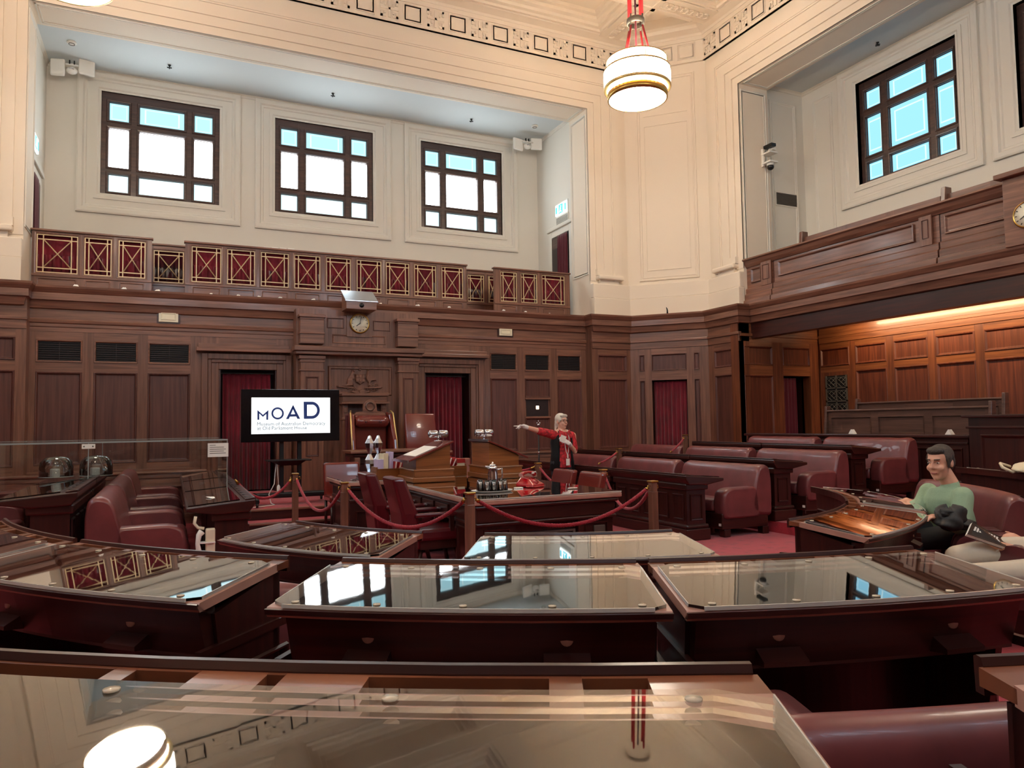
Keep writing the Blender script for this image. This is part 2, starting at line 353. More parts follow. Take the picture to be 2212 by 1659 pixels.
for cols, a, b in ((LC, -2.15, .46), (RC, 5.9, 8.36)):
    cu = [(U(p), U(q)) for p, q in cols]
    fill(FW, cu, [TZ, VZ], U(a), U(b), 0, 3.1, wf, 'wall_wood_v', 'wall_wood_h')
    for i, (p, q) in enumerate(cu):
        vent(FW, p, q, *VZ, wf)
        if cols is RC and i == 1:      # the panel with the lit indicator behind glass
            panel(FW, p, q, 1.98, TZ[1], wf); panel(FW, p, q, TZ[0], 1.56, wf); fbox(FW, p+.04, q-.04, -.03, -.022, 1.56, 1.98, 'indicator_glass', 'grille', wf)
            fbox(FW, p, q, -.02, .02, 1.945, 1.985, 'rail', 'wall_wood_h', wf, .005); fbox(FW, p, q, -.02, .02, 1.545, 1.585, 'rail', 'wall_wood_h', wf, .005)
            fbox(FW, (p+q)/2-.03, (p+q)/2+.03, -.022, -.014, 1.74, 1.81, 'indicator_lamp', 'lamp_glass_dim', wf)
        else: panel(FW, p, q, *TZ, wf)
    fbox(FW, U(a), U(b), 0, .03, 0, .4, 'skirting', 'wall_wood_h', wf, .006); fbox(FW, U(a), U(b), 0, .02, .72, .76, 'moulding', 'wall_wood_h', wf, .004)
sweep_mb([(-2.15, 13.98), (8.4, 13.98)], [(-.03, 3.06), (.006, 3.06), (.006, 3.13), (.018, 3.14), (.018, 3.19), (.04, 3.205), (.045, 3.25), (.0, 3.27), (-.03, 3.27)]).build('string_moulding', 'wall_wood_h', wf)
fbox(FW, U(-2.15), U(8.4), -.03, 0, 3.26, 3.6, 'frieze', 'wall_wood_h', wf)
for a, b in ((.46, .78), (1.74, 2.2), (4.1, 4.62), (5.56, 5.92)): fbox(FW, U(a), U(b), -.03, -.002, 0, 3.08, 'stile', 'wall_wood_v', wf)
fbox(FW, U(.46), U(5.92), -.03, -.003, 2.5, 3.08, 'rail', 'wall_wood_h', wf)
# door cases with hoods
for k, (d, lx) in enumerate(((DL, (.38, 1.98)), (DR, (4.3, 5.93)))):
    dr = struct('door_%d' % (k+1), (sum(d)/2, 13.95, 0))
    c0, c1 = d[0]-.3, d[1]+.26
    rect = [(c0, 0), (c0, 2.76), (c1, 2.76), (c1, 0)]
    for i, (ins, n0, n1) in enumerate(((0, -.01, .10), (.1, 0, .07), (.16, 0, .045))):
        hw = .3-ins if i < 2 else .3-ins
        mb = MB()
        a0, a1 = d[0]-(.3-ins), d[1]+(.26-ins*.85); w_ = (.1, .06, .12)[i]
        mb.box(U(a0), U(a0)+w_, n0, n1, 0, 2.76-ins, FW.M); mb.box(U(a1)-w_, U(a1), n0, n1, 0, 2.76-ins, FW.M); mb.box(U(a0)+w_, U(a1)-w_, n0, n1, 2.76-ins-w_, 2.76-ins, FW.M)
        mb.build(('door_casing', 'casing_moulding', 'inner_casing')[i], 'wall_wood_v', dr, .008)
    fbox(FW, U(lx[0]), U(lx[1]), 0, .2, 2.79, 2.86, 'door_hood', 'wall_wood_h', dr, .008); fbox(FW, U(lx[0])+.03, U(lx[1])-.03, 0, .15, 2.86, 2.93, 'hood_fascia', 'wall_wood_h', dr, .006)
    fbox(FW, U(d[0]), U(d[0])+.02, -.4, 0, 0, 2.5, 'door_jamb', 'desk_wood_v', dr); fbox(FW, U(d[1])-.02, U(d[1]), -.4, 0, 0, 2.5, 'door_jamb', 'desk_wood_v', dr)
    fbox(FW, U(d[0])+.02, U(d[1])-.02, -.2, -.18, 2.42, 2.44, 'curtain_rail', 'black', dr)
curtain('curtain', FW, U(.83), U(1.66), .30, 2.43, -.2, 'crimson velvet curtain in the doorway behind the television screen', 9)
curtain('curtain', FW, U(4.64), U(5.46), .30, 2.45, -.2, 'crimson velvet curtain in the doorway behind the plain leather chair', 9)
# centre bay: pilasters, shelf, clock panel, carved panel
FC = FR((AX, 13.62), (1, 0), (0, -1))
cb = struct('wall_front_centre', (AX, 13.7, 0))
cu0, cz = FC.px(646, 765, .2); cu1 = FC.px(908, 770, .2)[0]
fbox(FC, cu0-.02, cu1+.02, -.36, 0, 0, 3.6, 'backing', 'wall_wood_v', cb)
for x0, x1 in ((650, 700), (862, 904)):
    u0 = FC.px(x0, 800, .2)[0]; u1 = FC.px(x1, 800, .2)[0]
    fbox(FC, u0, u1, 0, .17, 0, 2.7, 'pilaster', 'wall_wood_v', cb, .01)
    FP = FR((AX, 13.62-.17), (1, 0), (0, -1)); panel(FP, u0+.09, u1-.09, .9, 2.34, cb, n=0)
    for z0, z1, e in ((2.44, 2.47, .02), (2.66, 2.72, .03), (2.6, 2.64, .016)): fbox(FC, u0-e, u1+e, 0, .17+e, z0, z1, 'capital_moulding', 'wall_wood_h', cb, .006)
    fbox(FC, u0-.01, u1+.01, 0, .17, 2.94, 3.48, 'block', 'wall_wood_h', cb, .008)
    for z0, z1, e in ((3.12, 3.15, .02), (3.42, 3.47, .035), (3.38, 3.4, .015)): fbox(FC, u0-e, u1+e, 0, .17+e, z0, z1, 'block_moulding', 'wall_wood_h', cb, .006)
su0, su1 = FC.px(636, 750, .3)[0], FC.px(917, 756, .3)[0]
fbox(FC, su0, su1, 0, .3, 2.80, 2.89, 'shelf', 'wall_wood_h', cb, .01); fbox(FC, su0+.03, su1-.03, 0, .25, 2.74, 2.80, 'shelf_moulding', 'wall_wood_h', cb, .01)
# panels beside the clock, long vent under it
for x0, x1, y0, y1 in ((706, 743, 686, 710), (806, 843, 693, 716)):
    u0, z1 = FC.px(x0, y0); u1, z0 = FC.px(x1, y1); panel(FC, u0, u1, z0, z1, cb, s=.7)
u0, z1 = FC.px(718, 722); u1, z0 = FC.px(833, 745); vent(FC, u0, u1, z0+.0, z1, cb, 2)
u0, z1 = FC.px(708, 790); u1, _ = FC.px(846, 792)
AM = [(0, 0), (.02, .03), (.05, .03), (.07, -.02), (.10, -.025)]
panel(FC, u0, u1, 2.0, z1, cb, 'wall_wood_v', 'arms_panel', 0, AM)
# shelf of the canopy over the president's chair and its side posts
u0, u1 = FC.px(733, 858)[0], FC.px(833, 858)[0]
fbox(FC, u0, u1, 0, .24, 1.99, 2.04, 'canopy_shelf', 'wall_wood_h', cb, .006); fbox(FC, u0+.02, u1-.02, 0, .2, 1.88, 1.99, 'canopy_moulding', 'wall_wood_h', cb, .012); fbox(FC, u0-.01, u1+.01, 0, .26, 1.84, 1.88, 'canopy_shelf', 'wall_wood_h', cb, .006)
for u in (u0+.03, u1-.13):
    fbox(FC, u, u+.1, 0, .16, .3, 1.84, 'canopy_post', 'wall_wood_v', cb, .008); fbox(FC, u-.02, u+.12, 0, .18, 1.55, 1.60, 'canopy_post_cap', 'wall_wood_h', cb, .01); fbox(FC, u+.015, u+.085, .16, .175, 1.68, 1.78, 'canopy_rosette', 'wall_wood_h', cb, .01)
fbox(FC, u0+.13, u1-.13, 0, .03, .9, 1.84, 'canopy_back', 'panel_wood', cb)
# carved coat of arms
ca = thing('carved_coat_of_arms', 'carved wooden coat of arms with kangaroo and emu, above the president\'s chair', 'carving', (*FC.O[:2], 2.2), world=True)
def cpx(x, y): return FC.px(600+x/5.53, 600+y/5.53, 0)
def relief(name, pts, d0, d1, bev=.01):
    q = [cpx(*p) for p in pts]; mb = MB()
    n = len(q); cx_ = sum(a[0] for a in q)/n; cz_ = sum(a[1] for a in q)/n
    rings = [[(a, d0, b) for a, b in q], [(a, d0+(d1-d0)*.6, b) for a, b in q], [(cx_+(a-cx_)*.82, d1, cz_+(b-cz_)*.82) for a, b in q]]
    mb.loft(rings, FC.M, False); return mb.build(name, 'wall_wood_h', ca)
relief('kangaroo', [(880,1085),(893,1100),(915,1120),(905,1130),(895,1140),(905,1170),(918,1200),(908,1215),(893,1205),(890,1235),(885,1265),(890,1300),(850,1302),(800,1312),(760,1314),(790,1298),(822,1280),(820,1245),(828,1205),(850,1170),(872,1135),(878,1110)], -.03, .06)
relief('emu', [(1075,1095),(1085,1105),(1075,1120),(1068,1150),(1080,1178),(1120,1186),(1165,1212),(1178,1230),(1140,1232),(1110,1242),(1098,1265),(1092,1304),(1072,1304),(1080,1260),(1060,1232),(1045,1195),(1055,1165),(1060,1130),(1060,1105)], -.03, .06)
relief('shield', [(920,1150),(980,1158),(1040,1150),(1038,1220),(1020,1255),(980,1282),(940,1255),(922,1220)], -.03, .05)
for i in range(3):
    for j in range(2): relief('shield_quarter', [(928+37*i,1160+50*j),(958+37*i,1160+50*j),(958+37*i,1198+48*j),(928+37*i,1198+48*j)], .04, .06)
relief('scroll_bar', [(700,1288),(920,1308),(920,1324),(700,1306)], -.03, .05); relief('scroll_bar', [(1030,1312),(1240,1300),(1250,1308),(1240,1318),(1030,1326)], -.03, .05)
st = [(978+ (26 if i % 2 == 0 else 12)*math.sin(PI*i/7), 1092-(26 if i % 2 == 0 else 12)*math.cos(PI*i/7)) for i in range(14)]; relief('star', st, -.03, .03)
random.seed(3)
for sx in (-1, 1):
    for i in range(9):
        cxp = 980+sx*(60+random.random()*150); cyp = 1268+random.random()*70; r0 = 16+random.random()*12
        q = [cpx(cxp+r0*(1-k/14)*math.cos(k*.7*sx+i), cyp+r0*(1-k/14)*math.sin(k*.7*sx+i)*.8) for k in range(12)]
        MB().tube([FC.M @ Vector((a, .02, b)) for a, b in q], .012, 5).build('leaf_scroll', 'wall_wood_h', ca)
relief('scroll_ribbon', [(860,1345),(980,1372),(1110,1345),(1104,1366),(980,1396),(866,1366)], -.03, .045); relief('boss', [(965,1340),(1000,1334),(1036,1342),(1030,1392),(1000,1402),(970,1392)], -.03, .06)
# clock and the housing above it
ck = thing('wall_clock', 'round cream wall clock with brass rim under the wooden housing', 'clock', (0,0,0), world=True)
u, z = FC.px(777, 699, .05); MC = FC.M @ Matrix.Translation((u, .03, z)) @ Matrix.Rotation(-PI/2, 4, 'X')
fbox(FC, u-.24, u+.24, 0, .03, z-.25, z+.3, 'clock_board', 'wall_wood_v', cb)
MB().lathe([(.001,0),(.185,0),(.19,.02),(.175,.045),(.165,.045),(.163,.03),(.001,.03)], 32, MC).build('rim', 'brass', ck); MB().lathe([(.001,.03),(.163,.03),(.163,.034),(.001,.034)], 32, MC).build('dial', 'clock_face', ck)
for a in range(12): MB().box(-.006,.006,.125,.15,.034,.037, MC @ Matrix.Rotation(-a*PI/6, 4, 'Z')).build('hour_mark', 'black', ck)
MB().box(-.007,.007,-.02,.085,.037,.04, MC @ Matrix.Rotation(math.radians(52), 4, 'Z')).build('hour_hand', 'black', ck); MB().box(-.005,.005,-.02,.135,.04,.043, MC @ Matrix.Rotation(math.radians(-168), 4, 'Z')).build('minute_hand', 'black', ck)
hb = thing('equipment_housing', 'wooden housing with sloping silver lid and round hole above the clock', 'housing', (0,0,0), world=True)
u0, u1 = FC.px(748, 668, .45)[0], FC.px(814, 668, .45)[0]; z0 = FC.px(780, 668, .45)[1]; z1 = FC.px(780, 651, .45)[1]
mb = MB(); mb.loft([[(u, .062, z0), (u, .45, z0), (u, .45, z1), (u, .062, z1+.23)] for u in (u0, u1)], FC.M, False); mb.build('case', 'wall_wood_h', hb, .006)
mb = MB(); mb.loft([[(u, .47, z1-.005), (u, .47, z1+.012), (u, .062, z1+.26), (u, .062, z1+.24)] for u in (u0-.02, u1+.02)], FC.M, False); mb.build('lid', 'silver', hb, .003)
MB().lathe([(.001,0),(.043,0),(.043,.006),(.001,.006)], 20, FC.M @ Matrix.Translation(((u0+u1)/2, .452, (z0+z1)/2)) @ Matrix.Rotation(-PI/2, 4, 'X')).build('lens_hole', 'black', hb)
fbox(FC, u0+.05, u1-.05, .002, .028, z0-.06, z0, 'neck', 'wall_wood_h', hb)
# ================================================================ PILASTERS, CHAMFER, RIGHT PILASTER, ALCOVE (lower, timber)
SEG = [(8.36, 13.71), (9.36, 13.71), (10.52, 12.45), (10.52, 11.48)]
def mk(a, b, side=1):
    a = Vector(a); b = Vector(b); d = (b-a).normalized(); n = Vector((d.y, -d.x)); m_ = (a+b)/2
    return FR(m_, d, n), (b-a).length/2
def mirrorx(p): return (2*AX-p[0], p[1])
def timber_body(F, h, t, mat='wall_wood_v'):
    fbox(F, -h, h, -.25, -.03, 0, 3.6, 'backing', mat, t)
    o = MB(); o.box(-h, h, -.03, .0, 3.26, 3.6, F.M); o.build('frieze', 'wall_wood_h', t)
    MB().box(-h, h, -.03, .018, 3.06, 3.2, F.M).build('string_moulding', 'wall_wood_h', t, .004); MB().box(-h-.02, h+.02, -.03, .045, 3.2, 3.255, F.M).build('string_moulding', 'wall_wood_h', t, .01)
    fbox(F, -h, h, 0, .03, 0, .4, 'skirting', 'wall_wood_h', t, .006)
for mir in (False, True):
    nm = 'left' if mir else 'right'
    pts = [mirrorx(p) for p in SEG] if mir else SEG
    pr_ = [(pts[i+1], pts[i]) if mir else (pts[i], pts[i+1]) for i in range(3)]
    # front pilaster
    F, h = mk(*pr_[0]); t = struct('wall_pilaster_'+nm, (F.O.x, F.O.y, 0)); timber_body(F, h, t)
    cols = [(-.36, .40)] if not mir else [(-.40, .36)]
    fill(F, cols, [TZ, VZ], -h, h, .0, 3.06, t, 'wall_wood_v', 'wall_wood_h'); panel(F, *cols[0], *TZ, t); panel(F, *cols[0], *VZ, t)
    s_ = -1 if not mir else 1
    MB().box(*sorted((s_*(h+.006), s_*(h-.03))), -.30, -.001, 0, 3.6, F.M).build('return', 'wall_wood_v', t)
    # chamfer with curtained doorway
    F, h = mk(*pr_[1]); t = struct('wall_chamfer_'+nm, (F.O.x, F.O.y, 0)); DW = .385
    for a, b, z0, z1 in ((-h-.1, -DW, 0, 3.6), (DW, h+.1, 0, 3.6), (-DW, DW, 2.35, 3.6)): fbox(F, a, b, -.25, -.03, z0, z1, 'backing', 'wall_wood_v', t)
    fbox(F, -h, h, -.03, 0, 3.26, 3.6, 'frieze', 'wall_wood_h', t); MB().box(-h, h, -.03, .018, 3.06, 3.2, F.M).build('string_moulding', 'wall_wood_h', t, .004); MB().box(-h-.02, h+.02, -.03, .045, 3.2, 3.255, F.M).build('string_moulding', 'wall_wood_h', t, .01)
    cols = [(-.66, -.54), (-.385, .385), (.54, .66)]
    fill(F, cols, [(0, 2.35), VZ], -h, h, 0, 3.06, t, 'wall_wood_v', 'wall_wood_h')
    for c_ in cols: panel(F, *c_, *VZ, t, s=.7)
    for c_ in (cols[0], cols[2]): panel(F, *c_, .87, 2.35, t, s=.7); fbox(F, *c_, -.03, 0, 0, .87, 'rail', 'wall_wood_h', t)
    fbox(F, -DW-.05, DW+.05, -.5, -.45, 0, 2.4, 'door_recess', 'dark_void', t)
    for s_ in (-1, 1): MB().box(*sorted((s_*DW, s_*(DW+.02))), -.45, -.03, 0, 2.35, F.M).build('door_jamb', 'desk_wood_v', t)
    MB().box(-DW, DW, -.45, -.03, 2.35, 2.37, F.M).build('door_head', 'desk_wood_v', t)
    if not mir: curtain('curtain', F, -DW+.02, DW-.03, .05, 2.33, -.14, 'crimson velvet curtain filling the doorway of the angled corner', 8)
    # side pilaster
    F, h = mk(*pr_[2]); t = struct('wall_pilaster_side_'+nm, (F.O.x, F.O.y, 0)); timber_body(F, h, t, 'alcove_v')
    cols = [(-.30, .30)]
    fill(F, cols, [TZ, VZ], -h, h, 0, 3.06, t, 'wall_wood_v', 'wall_wood_h'); panel(F, *cols[0], *TZ, t); panel(F, *cols[0], *VZ, t)
# alcove under the right-hand balcony
AY, AXB = 11.48, 12.7
FA = FR((11.6, AY), (1, 0), (0, -1)); t = struct('wall_alcove_end', (11.6, AY+.1, 0))
def au(x): return FA.px(x, 800)[0]
za0, za1 = FA.px(1690, 790)[1], FA.px(1690, 750)[1]; d0, d1 = au(1692), au(1750)
for a, b, z0, z1 in ((-1.1, d0, 0, 3.7), (d1, 1.25, 0, 3.7), (d0, d1, 2.36, 3.7)): fbox(FA, a, b, -.25, -.03, z0, z1, 'backing', 'alcove_v', t)
cols = [(au(1608), au(1670)), (d0, d1)]; rows = [(.9, 2.36), (za0, za1)]
fill(FA, cols, [(0, 2.36) , (za0, za1)], -1.08, 1.1, 0, 3.06, t, 'alcove_v', 'alcove_h')
panel(FA, *cols[0], .9, 2.36, t, 'alcove_panel'); fbox(FA, *cols[0], -.03, 0, 0, .9, 'rail', 'alcove_h', t)
for c_ in cols: panel(FA, *c_, za0, za1, t, 'alcove_panel')
fbox(FA, -1.08, 1.1, -.03, .0, 3.06, 3.7, 'frieze', 'alcove_h', t); fbox(FA, -1.08, 1.1, 0, .03, 3.16, 3.22, 'string_moulding', 'alcove_h', t, .006)
fbox(FA, d0-.1, d1+.1, -.6, -.55, 0, 2.5, 'door_recess', 'dark_void', t)
for a, b in ((d0-.1, d0), (d1, d1+.1)): fbox(FA, a, b, -.56, -.2, 0, 2.5, 'door_jamb', 'desk_wood_v', t)
fbox(FA, d0-.1, d1+.1, -.56, -.2, 2.37, 2.5, 'door_head', 'desk_wood_v', t)
curtain('curtain', FA, d0+.02, d0+(d1-d0)*.6, .3, 2.32, -.12, 'dark red curtain half drawn across the doorway under the balcony', 5, 'velvet_dark', .02)
FB = FR((AXB, CY), (0, -1), (-1, 0)); t = struct('wall_alcove', (AXB+.1, CY, 0))
fbox(FB, -5.4, 5.5, -.25, -.03, 0, 3.7, 'backing', 'alcove_v', t)
def bu(x, y=760): return FB.px(x, y)[0]
cx = [(1773, 1835), (1848, 1915), (1931, 2005), (2022, 2107), (2127, 2222)]
cols = [(bu(a, 790-.1*(a-1762)), bu(b, 790-.1*(a-1762))) for a, b in cx]
st_ = cols[4][0]-cols[3][0]
while cols[-1][1]+st_ < 5.3: cols.append((cols[-1][0]+st_, cols[-1][1]+st_))
zr0, zr1 = FB.px(1882, 783)[1], FB.px(1882, 742)[1]
ztt = FB.px(1882, 797)[1]; rows = [(.9, ztt), (zr0, zr1)]
fill(FB, cols, rows, -5.2, 5.4, 0, 3.12, t, 'alcove_v', 'alcove_h')
for i, c_ in enumerate(cols):
    panel(FB, *c_, zr0, zr1, t, 'alcove_panel')
    if i: panel(FB, *c_, .9, ztt, t, 'alcove_panel')
    else: fbox(FB, *c_, -.03, -.002, .9, ztt, 'rail', 'alcove_v', t)
fbox(FB, -5.2, 5.4, -.03, .0, 3.12, 3.7, 'frieze', 'alcove_h', t); fbox(FB, -5.2, 5.4, 0, .03, 3.17, 3.23, 'string_moulding', 'alcove_h', t, .006); fbox(FB, -5.2, 5.4, 0, .018, 3.05, 3.17, 'string_moulding', 'alcove_h', t, .004)
# pierced metal grille in the alcove corner
gr = thing('metal_grille', 'pierced grey metal grille in the panelled corner under the balcony', 'grille', (0,0,0), world=True)
g0, g1 = bu(1786, 850), bu(1832, 850); gz1, gz0 = FB.px(1808, 811)[1], FB.px(1808, 925)[1]
fbox(FB, g0, g1, .002, .012, gz0, gz1, 'backing', 'dark_void', gr)
for i in range(3):
    u = g0+(g1-g0-.03)*i/2; fbox(FB, u, u+.03, .01, .03, gz0, gz1, 'upright', 'pewter', gr)
nr = 4; hh = (gz1-gz0)/nr
for r in range(nr):
    z0 = gz0+hh*r
    fbox(FB, g0, g1, .01, .03, z0, z0+.03, 'crossbar', 'pewter', gr); fbox(FB, g0, g1, .01, .026, z0+hh-.05, z0+hh-.035, 'crossbar', 'pewter', gr)
    for c_ in range(2):
        a = g0+.03+(g1-g0-.03)*c_/2; b = a+(g1-g0-.09)/2; lo, hi = z0+.03, z0+hh-.05
        mb = MB()
        for p, q in (((a, lo), (b, hi)), ((a, hi), (b, lo)), ((a, (lo+hi)/2), ((a+b)/2, hi)), (((a+b)/2, hi), (b, (lo+hi)/2)), ((b, (lo+hi)/2), ((a+b)/2, lo)), (((a+b)/2, lo), (a, (lo+hi)/2))):
            mb.tube([FB.M @ Vector((p[0], .02, p[1])), FB.M @ Vector((q[0], .02, q[1]))], .007, 4)
        mb.build('tracery', 'pewter', gr)
# small brass picture light bracket under the beam
sc = thing('wall_bracket', 'small brass bracket on the wall under the balcony beam', 'bracket', (0,0,0), world=True)
p = FA.px(1680, 718); q = FA.M @ Vector((p[0], .1, p[1]))
MB().tube([q+Vector((.04*math.cos(a*.6), 0, .04*math.sin(a*.6))) for a in range(11)], .012, 6).build('scroll', 'gold', sc); MB().tube([q+Vector((-.09, .1, .02)), q+Vector((-.07, 0, .02)), q+Vector((.08, -.02, .03))], .01, 6).build('arm', 'gold', sc); MB().tube([q+Vector((-.07, 0, .02)), q+Vector((-.05, -.01, -.1))], .008, 6).build('spike', 'gold', sc)
# ================================================================ CORNICE of the timber wall
CP = [(-0.12, 3.42), (-.07, 3.44), (-.055, 3.50), (-.04, 3.555), (0, 3.57), (0, 3.685), (.015, 3.70), (.055, 3.765), (.06, 3.80), (-.35, 3.80), (-.35, 3.42)]
path = [(-2.07, 13.59), (-2.07, 13.87), (8.30, 13.87), (8.30, 13.59), (9.31, 13.57), (10.40, 12.42), (10.40, 11.38), (10.71, 11.38), (10.71, .9)]
left = [mirrorx(p) for p in path[4:]][::-1]
tr = struct('trim_2', (AX, 13.8, 3.6))
sweep_mb(left+path, CP).build('cornice', 'wall_wood_h', tr)
MB().box(-2.3, 8.6, 13.86, 14.7, 3.74, 3.797).build('gallery_ledge', 'wall_wood_h', tr)
# ================================================================ UPPER WALLS: four plaster openings round a square chamber with cut corners
ZO, ZC = 8.53, 10.05
FS = {'front': FR((AX, CY+RR), (1, 0), (0, -1)), 'right': FR((AX+RR, CY), (0, -1), (-1, 0)), 'back': FR((AX, CY-RR), (-1, 0), (0, 1)), 'left': FR((AX-RR, CY), (0, 1), (1, 0))}
UC = 6.33
def wall_holes(F, u0, u1, z0, z1, n0, n1, holes, name, mat, parent):
    mb = MB(); c = u0
    for h in sorted(holes):
        mb.box(c, h[0], n0, n1, z0, z1, F.M); mb.box(h[0], h[1], n0, n1, z0, h[2], F.M); mb.box(h[0], h[1], n0, n1, h[3], z1, F.M); c = h[1]
    mb.box(c, u1, n0, n1, z0, z1, F.M); return mb.build(name, mat, parent)
def ring_mould(F, u0, u1, z0, z1, prof, name, mat, parent):      # closed moulding frame, profile (inset, n)
    mb = MB(); rect_rings(mb, F.M, u0, u1, z0, z1, prof, False); return mb.build(name, mat, parent)
def key_ornament(F, u, z, s, n, parent):
    mb = MB(); b = s*.07
    for (a0, a1, c0, c1) in ((-.5,.5,-.06,.06), (-.06,.06,-.5,.5), (-.5,-.2,.38,.5), (-.5,-.38,.2,.5), (.2,.5,.38,.5), (.38,.5,.2,.5), (-.5,-.2,-.5,-.38), (-.5,-.38,-.5,-.2), (.2,.5,-.5,-.38), (.38,.5,-.5,-.2), (-.28,-.2,.14,.3), (.2,.28,.14,.3), (-.28,-.2,-.3,-.14), (.2,.28,-.3,-.14)):
        mb.box(u+a0*s, u+a1*s, n, n+.02, z+c0*s, z+c1*s, F.M)
    return mb.build('key_ornament', 'plaster', parent)
winn = [0]
def window(F, u0, u1, z0, z1, n, pal, parent, depth=.03):
    winn[0] += 1; c = F.M @ Vector(((u0+u1)/2, n, 0)); w = struct('window_%d' % winn[0], (c.x, c.y, z0))
    W, H = u1-u0, z1-z0
    cu = [(.06, .225), (.308, .692), (.775, .94)]; cz_ = [(.03, .20), (.27, .65), (.73, .91)]
    nf = n-depth
    fr = MB(); xs = [0]+[c for a in cu for c in a]+[1]
    for i in range(0, 8, 2): fr.box(u0+W*xs[i], u0+W*xs[i+1], nf-.06, nf, z0, z1, F.M)
    zs = [0]+[c for a in cz_ for c in a]+[1]
    for a, b in cu:
        for i in range(0, 8, 2): fr.box(u0+W*a, u0+W*b, nf-.06, nf-.004, z0+H*zs[i], z0+H*zs[i+1], F.M)
    fr.build('frame', 'window_wood', w)
    for i, (a, b) in enumerate(cu):
        for j, (p, q) in enumerate(cz_):
            g = [u0+W*a, u0+W*b, z0+H*p, z0+H*q]
            ring_mould(F, *g, [(-.045, nf), (-.035, nf+.012), (-.012, nf+.008), (0, nf-.03), (.012, nf-.05)], 'sash_moulding', 'window_wood', w)
            MB().box(g[0], g[1], nf-.062, nf-.05, g[2], g[3], F.M).build('pane', pal[j], w)
    # plaster surround
    for (o, prof) in ((.12, [(0, n), (0, n+.02), (.06, n+.02), (.085, n), (.12, n-.004), (.12, n-depth-.06)]), (.42, [(0, n), (0, n+.05), (.03, n+.06), (.10, n+.055), (.13, n+.02), (.16, n+.02), (.18, n)])):
        ring_mould(F, u0-o, u1+o, z0-o, min(z1+o, z1+.36 if o > .3 else z1+o), prof, 'surround', 'plaster_white', w)
    return w
FRONT_W = [(-.23-1.12, -.23+1.11), (3.125-1.1, 3.125+1.1), (6.48-1.08, 6.48+1.06)]
SPEC = {'front': (2.70, [(a-AX, b-AX) for a, b in FRONT_W], ('pane_pale', 'pane_white', 'pane_cyan')), 'right': (1.94, [(-4.03, -1.92), (-.92, 1.18), (2.2, 4.3)], ('pane_blue',)*3),
        'back': (1.94, [(-4.4, -2.2), (-1.1, 1.1), (2.2, 4.4)], ('pane_day', 'pane_day', 'pane_day')), 'left': (1.94, [(-4.4, -2.2), (-1.1, 1.1), (2.2, 4.4)], ('pane_day', 'pane_day', 'pane_day'))}
ZW0, ZW1 = 6.2, 8.31
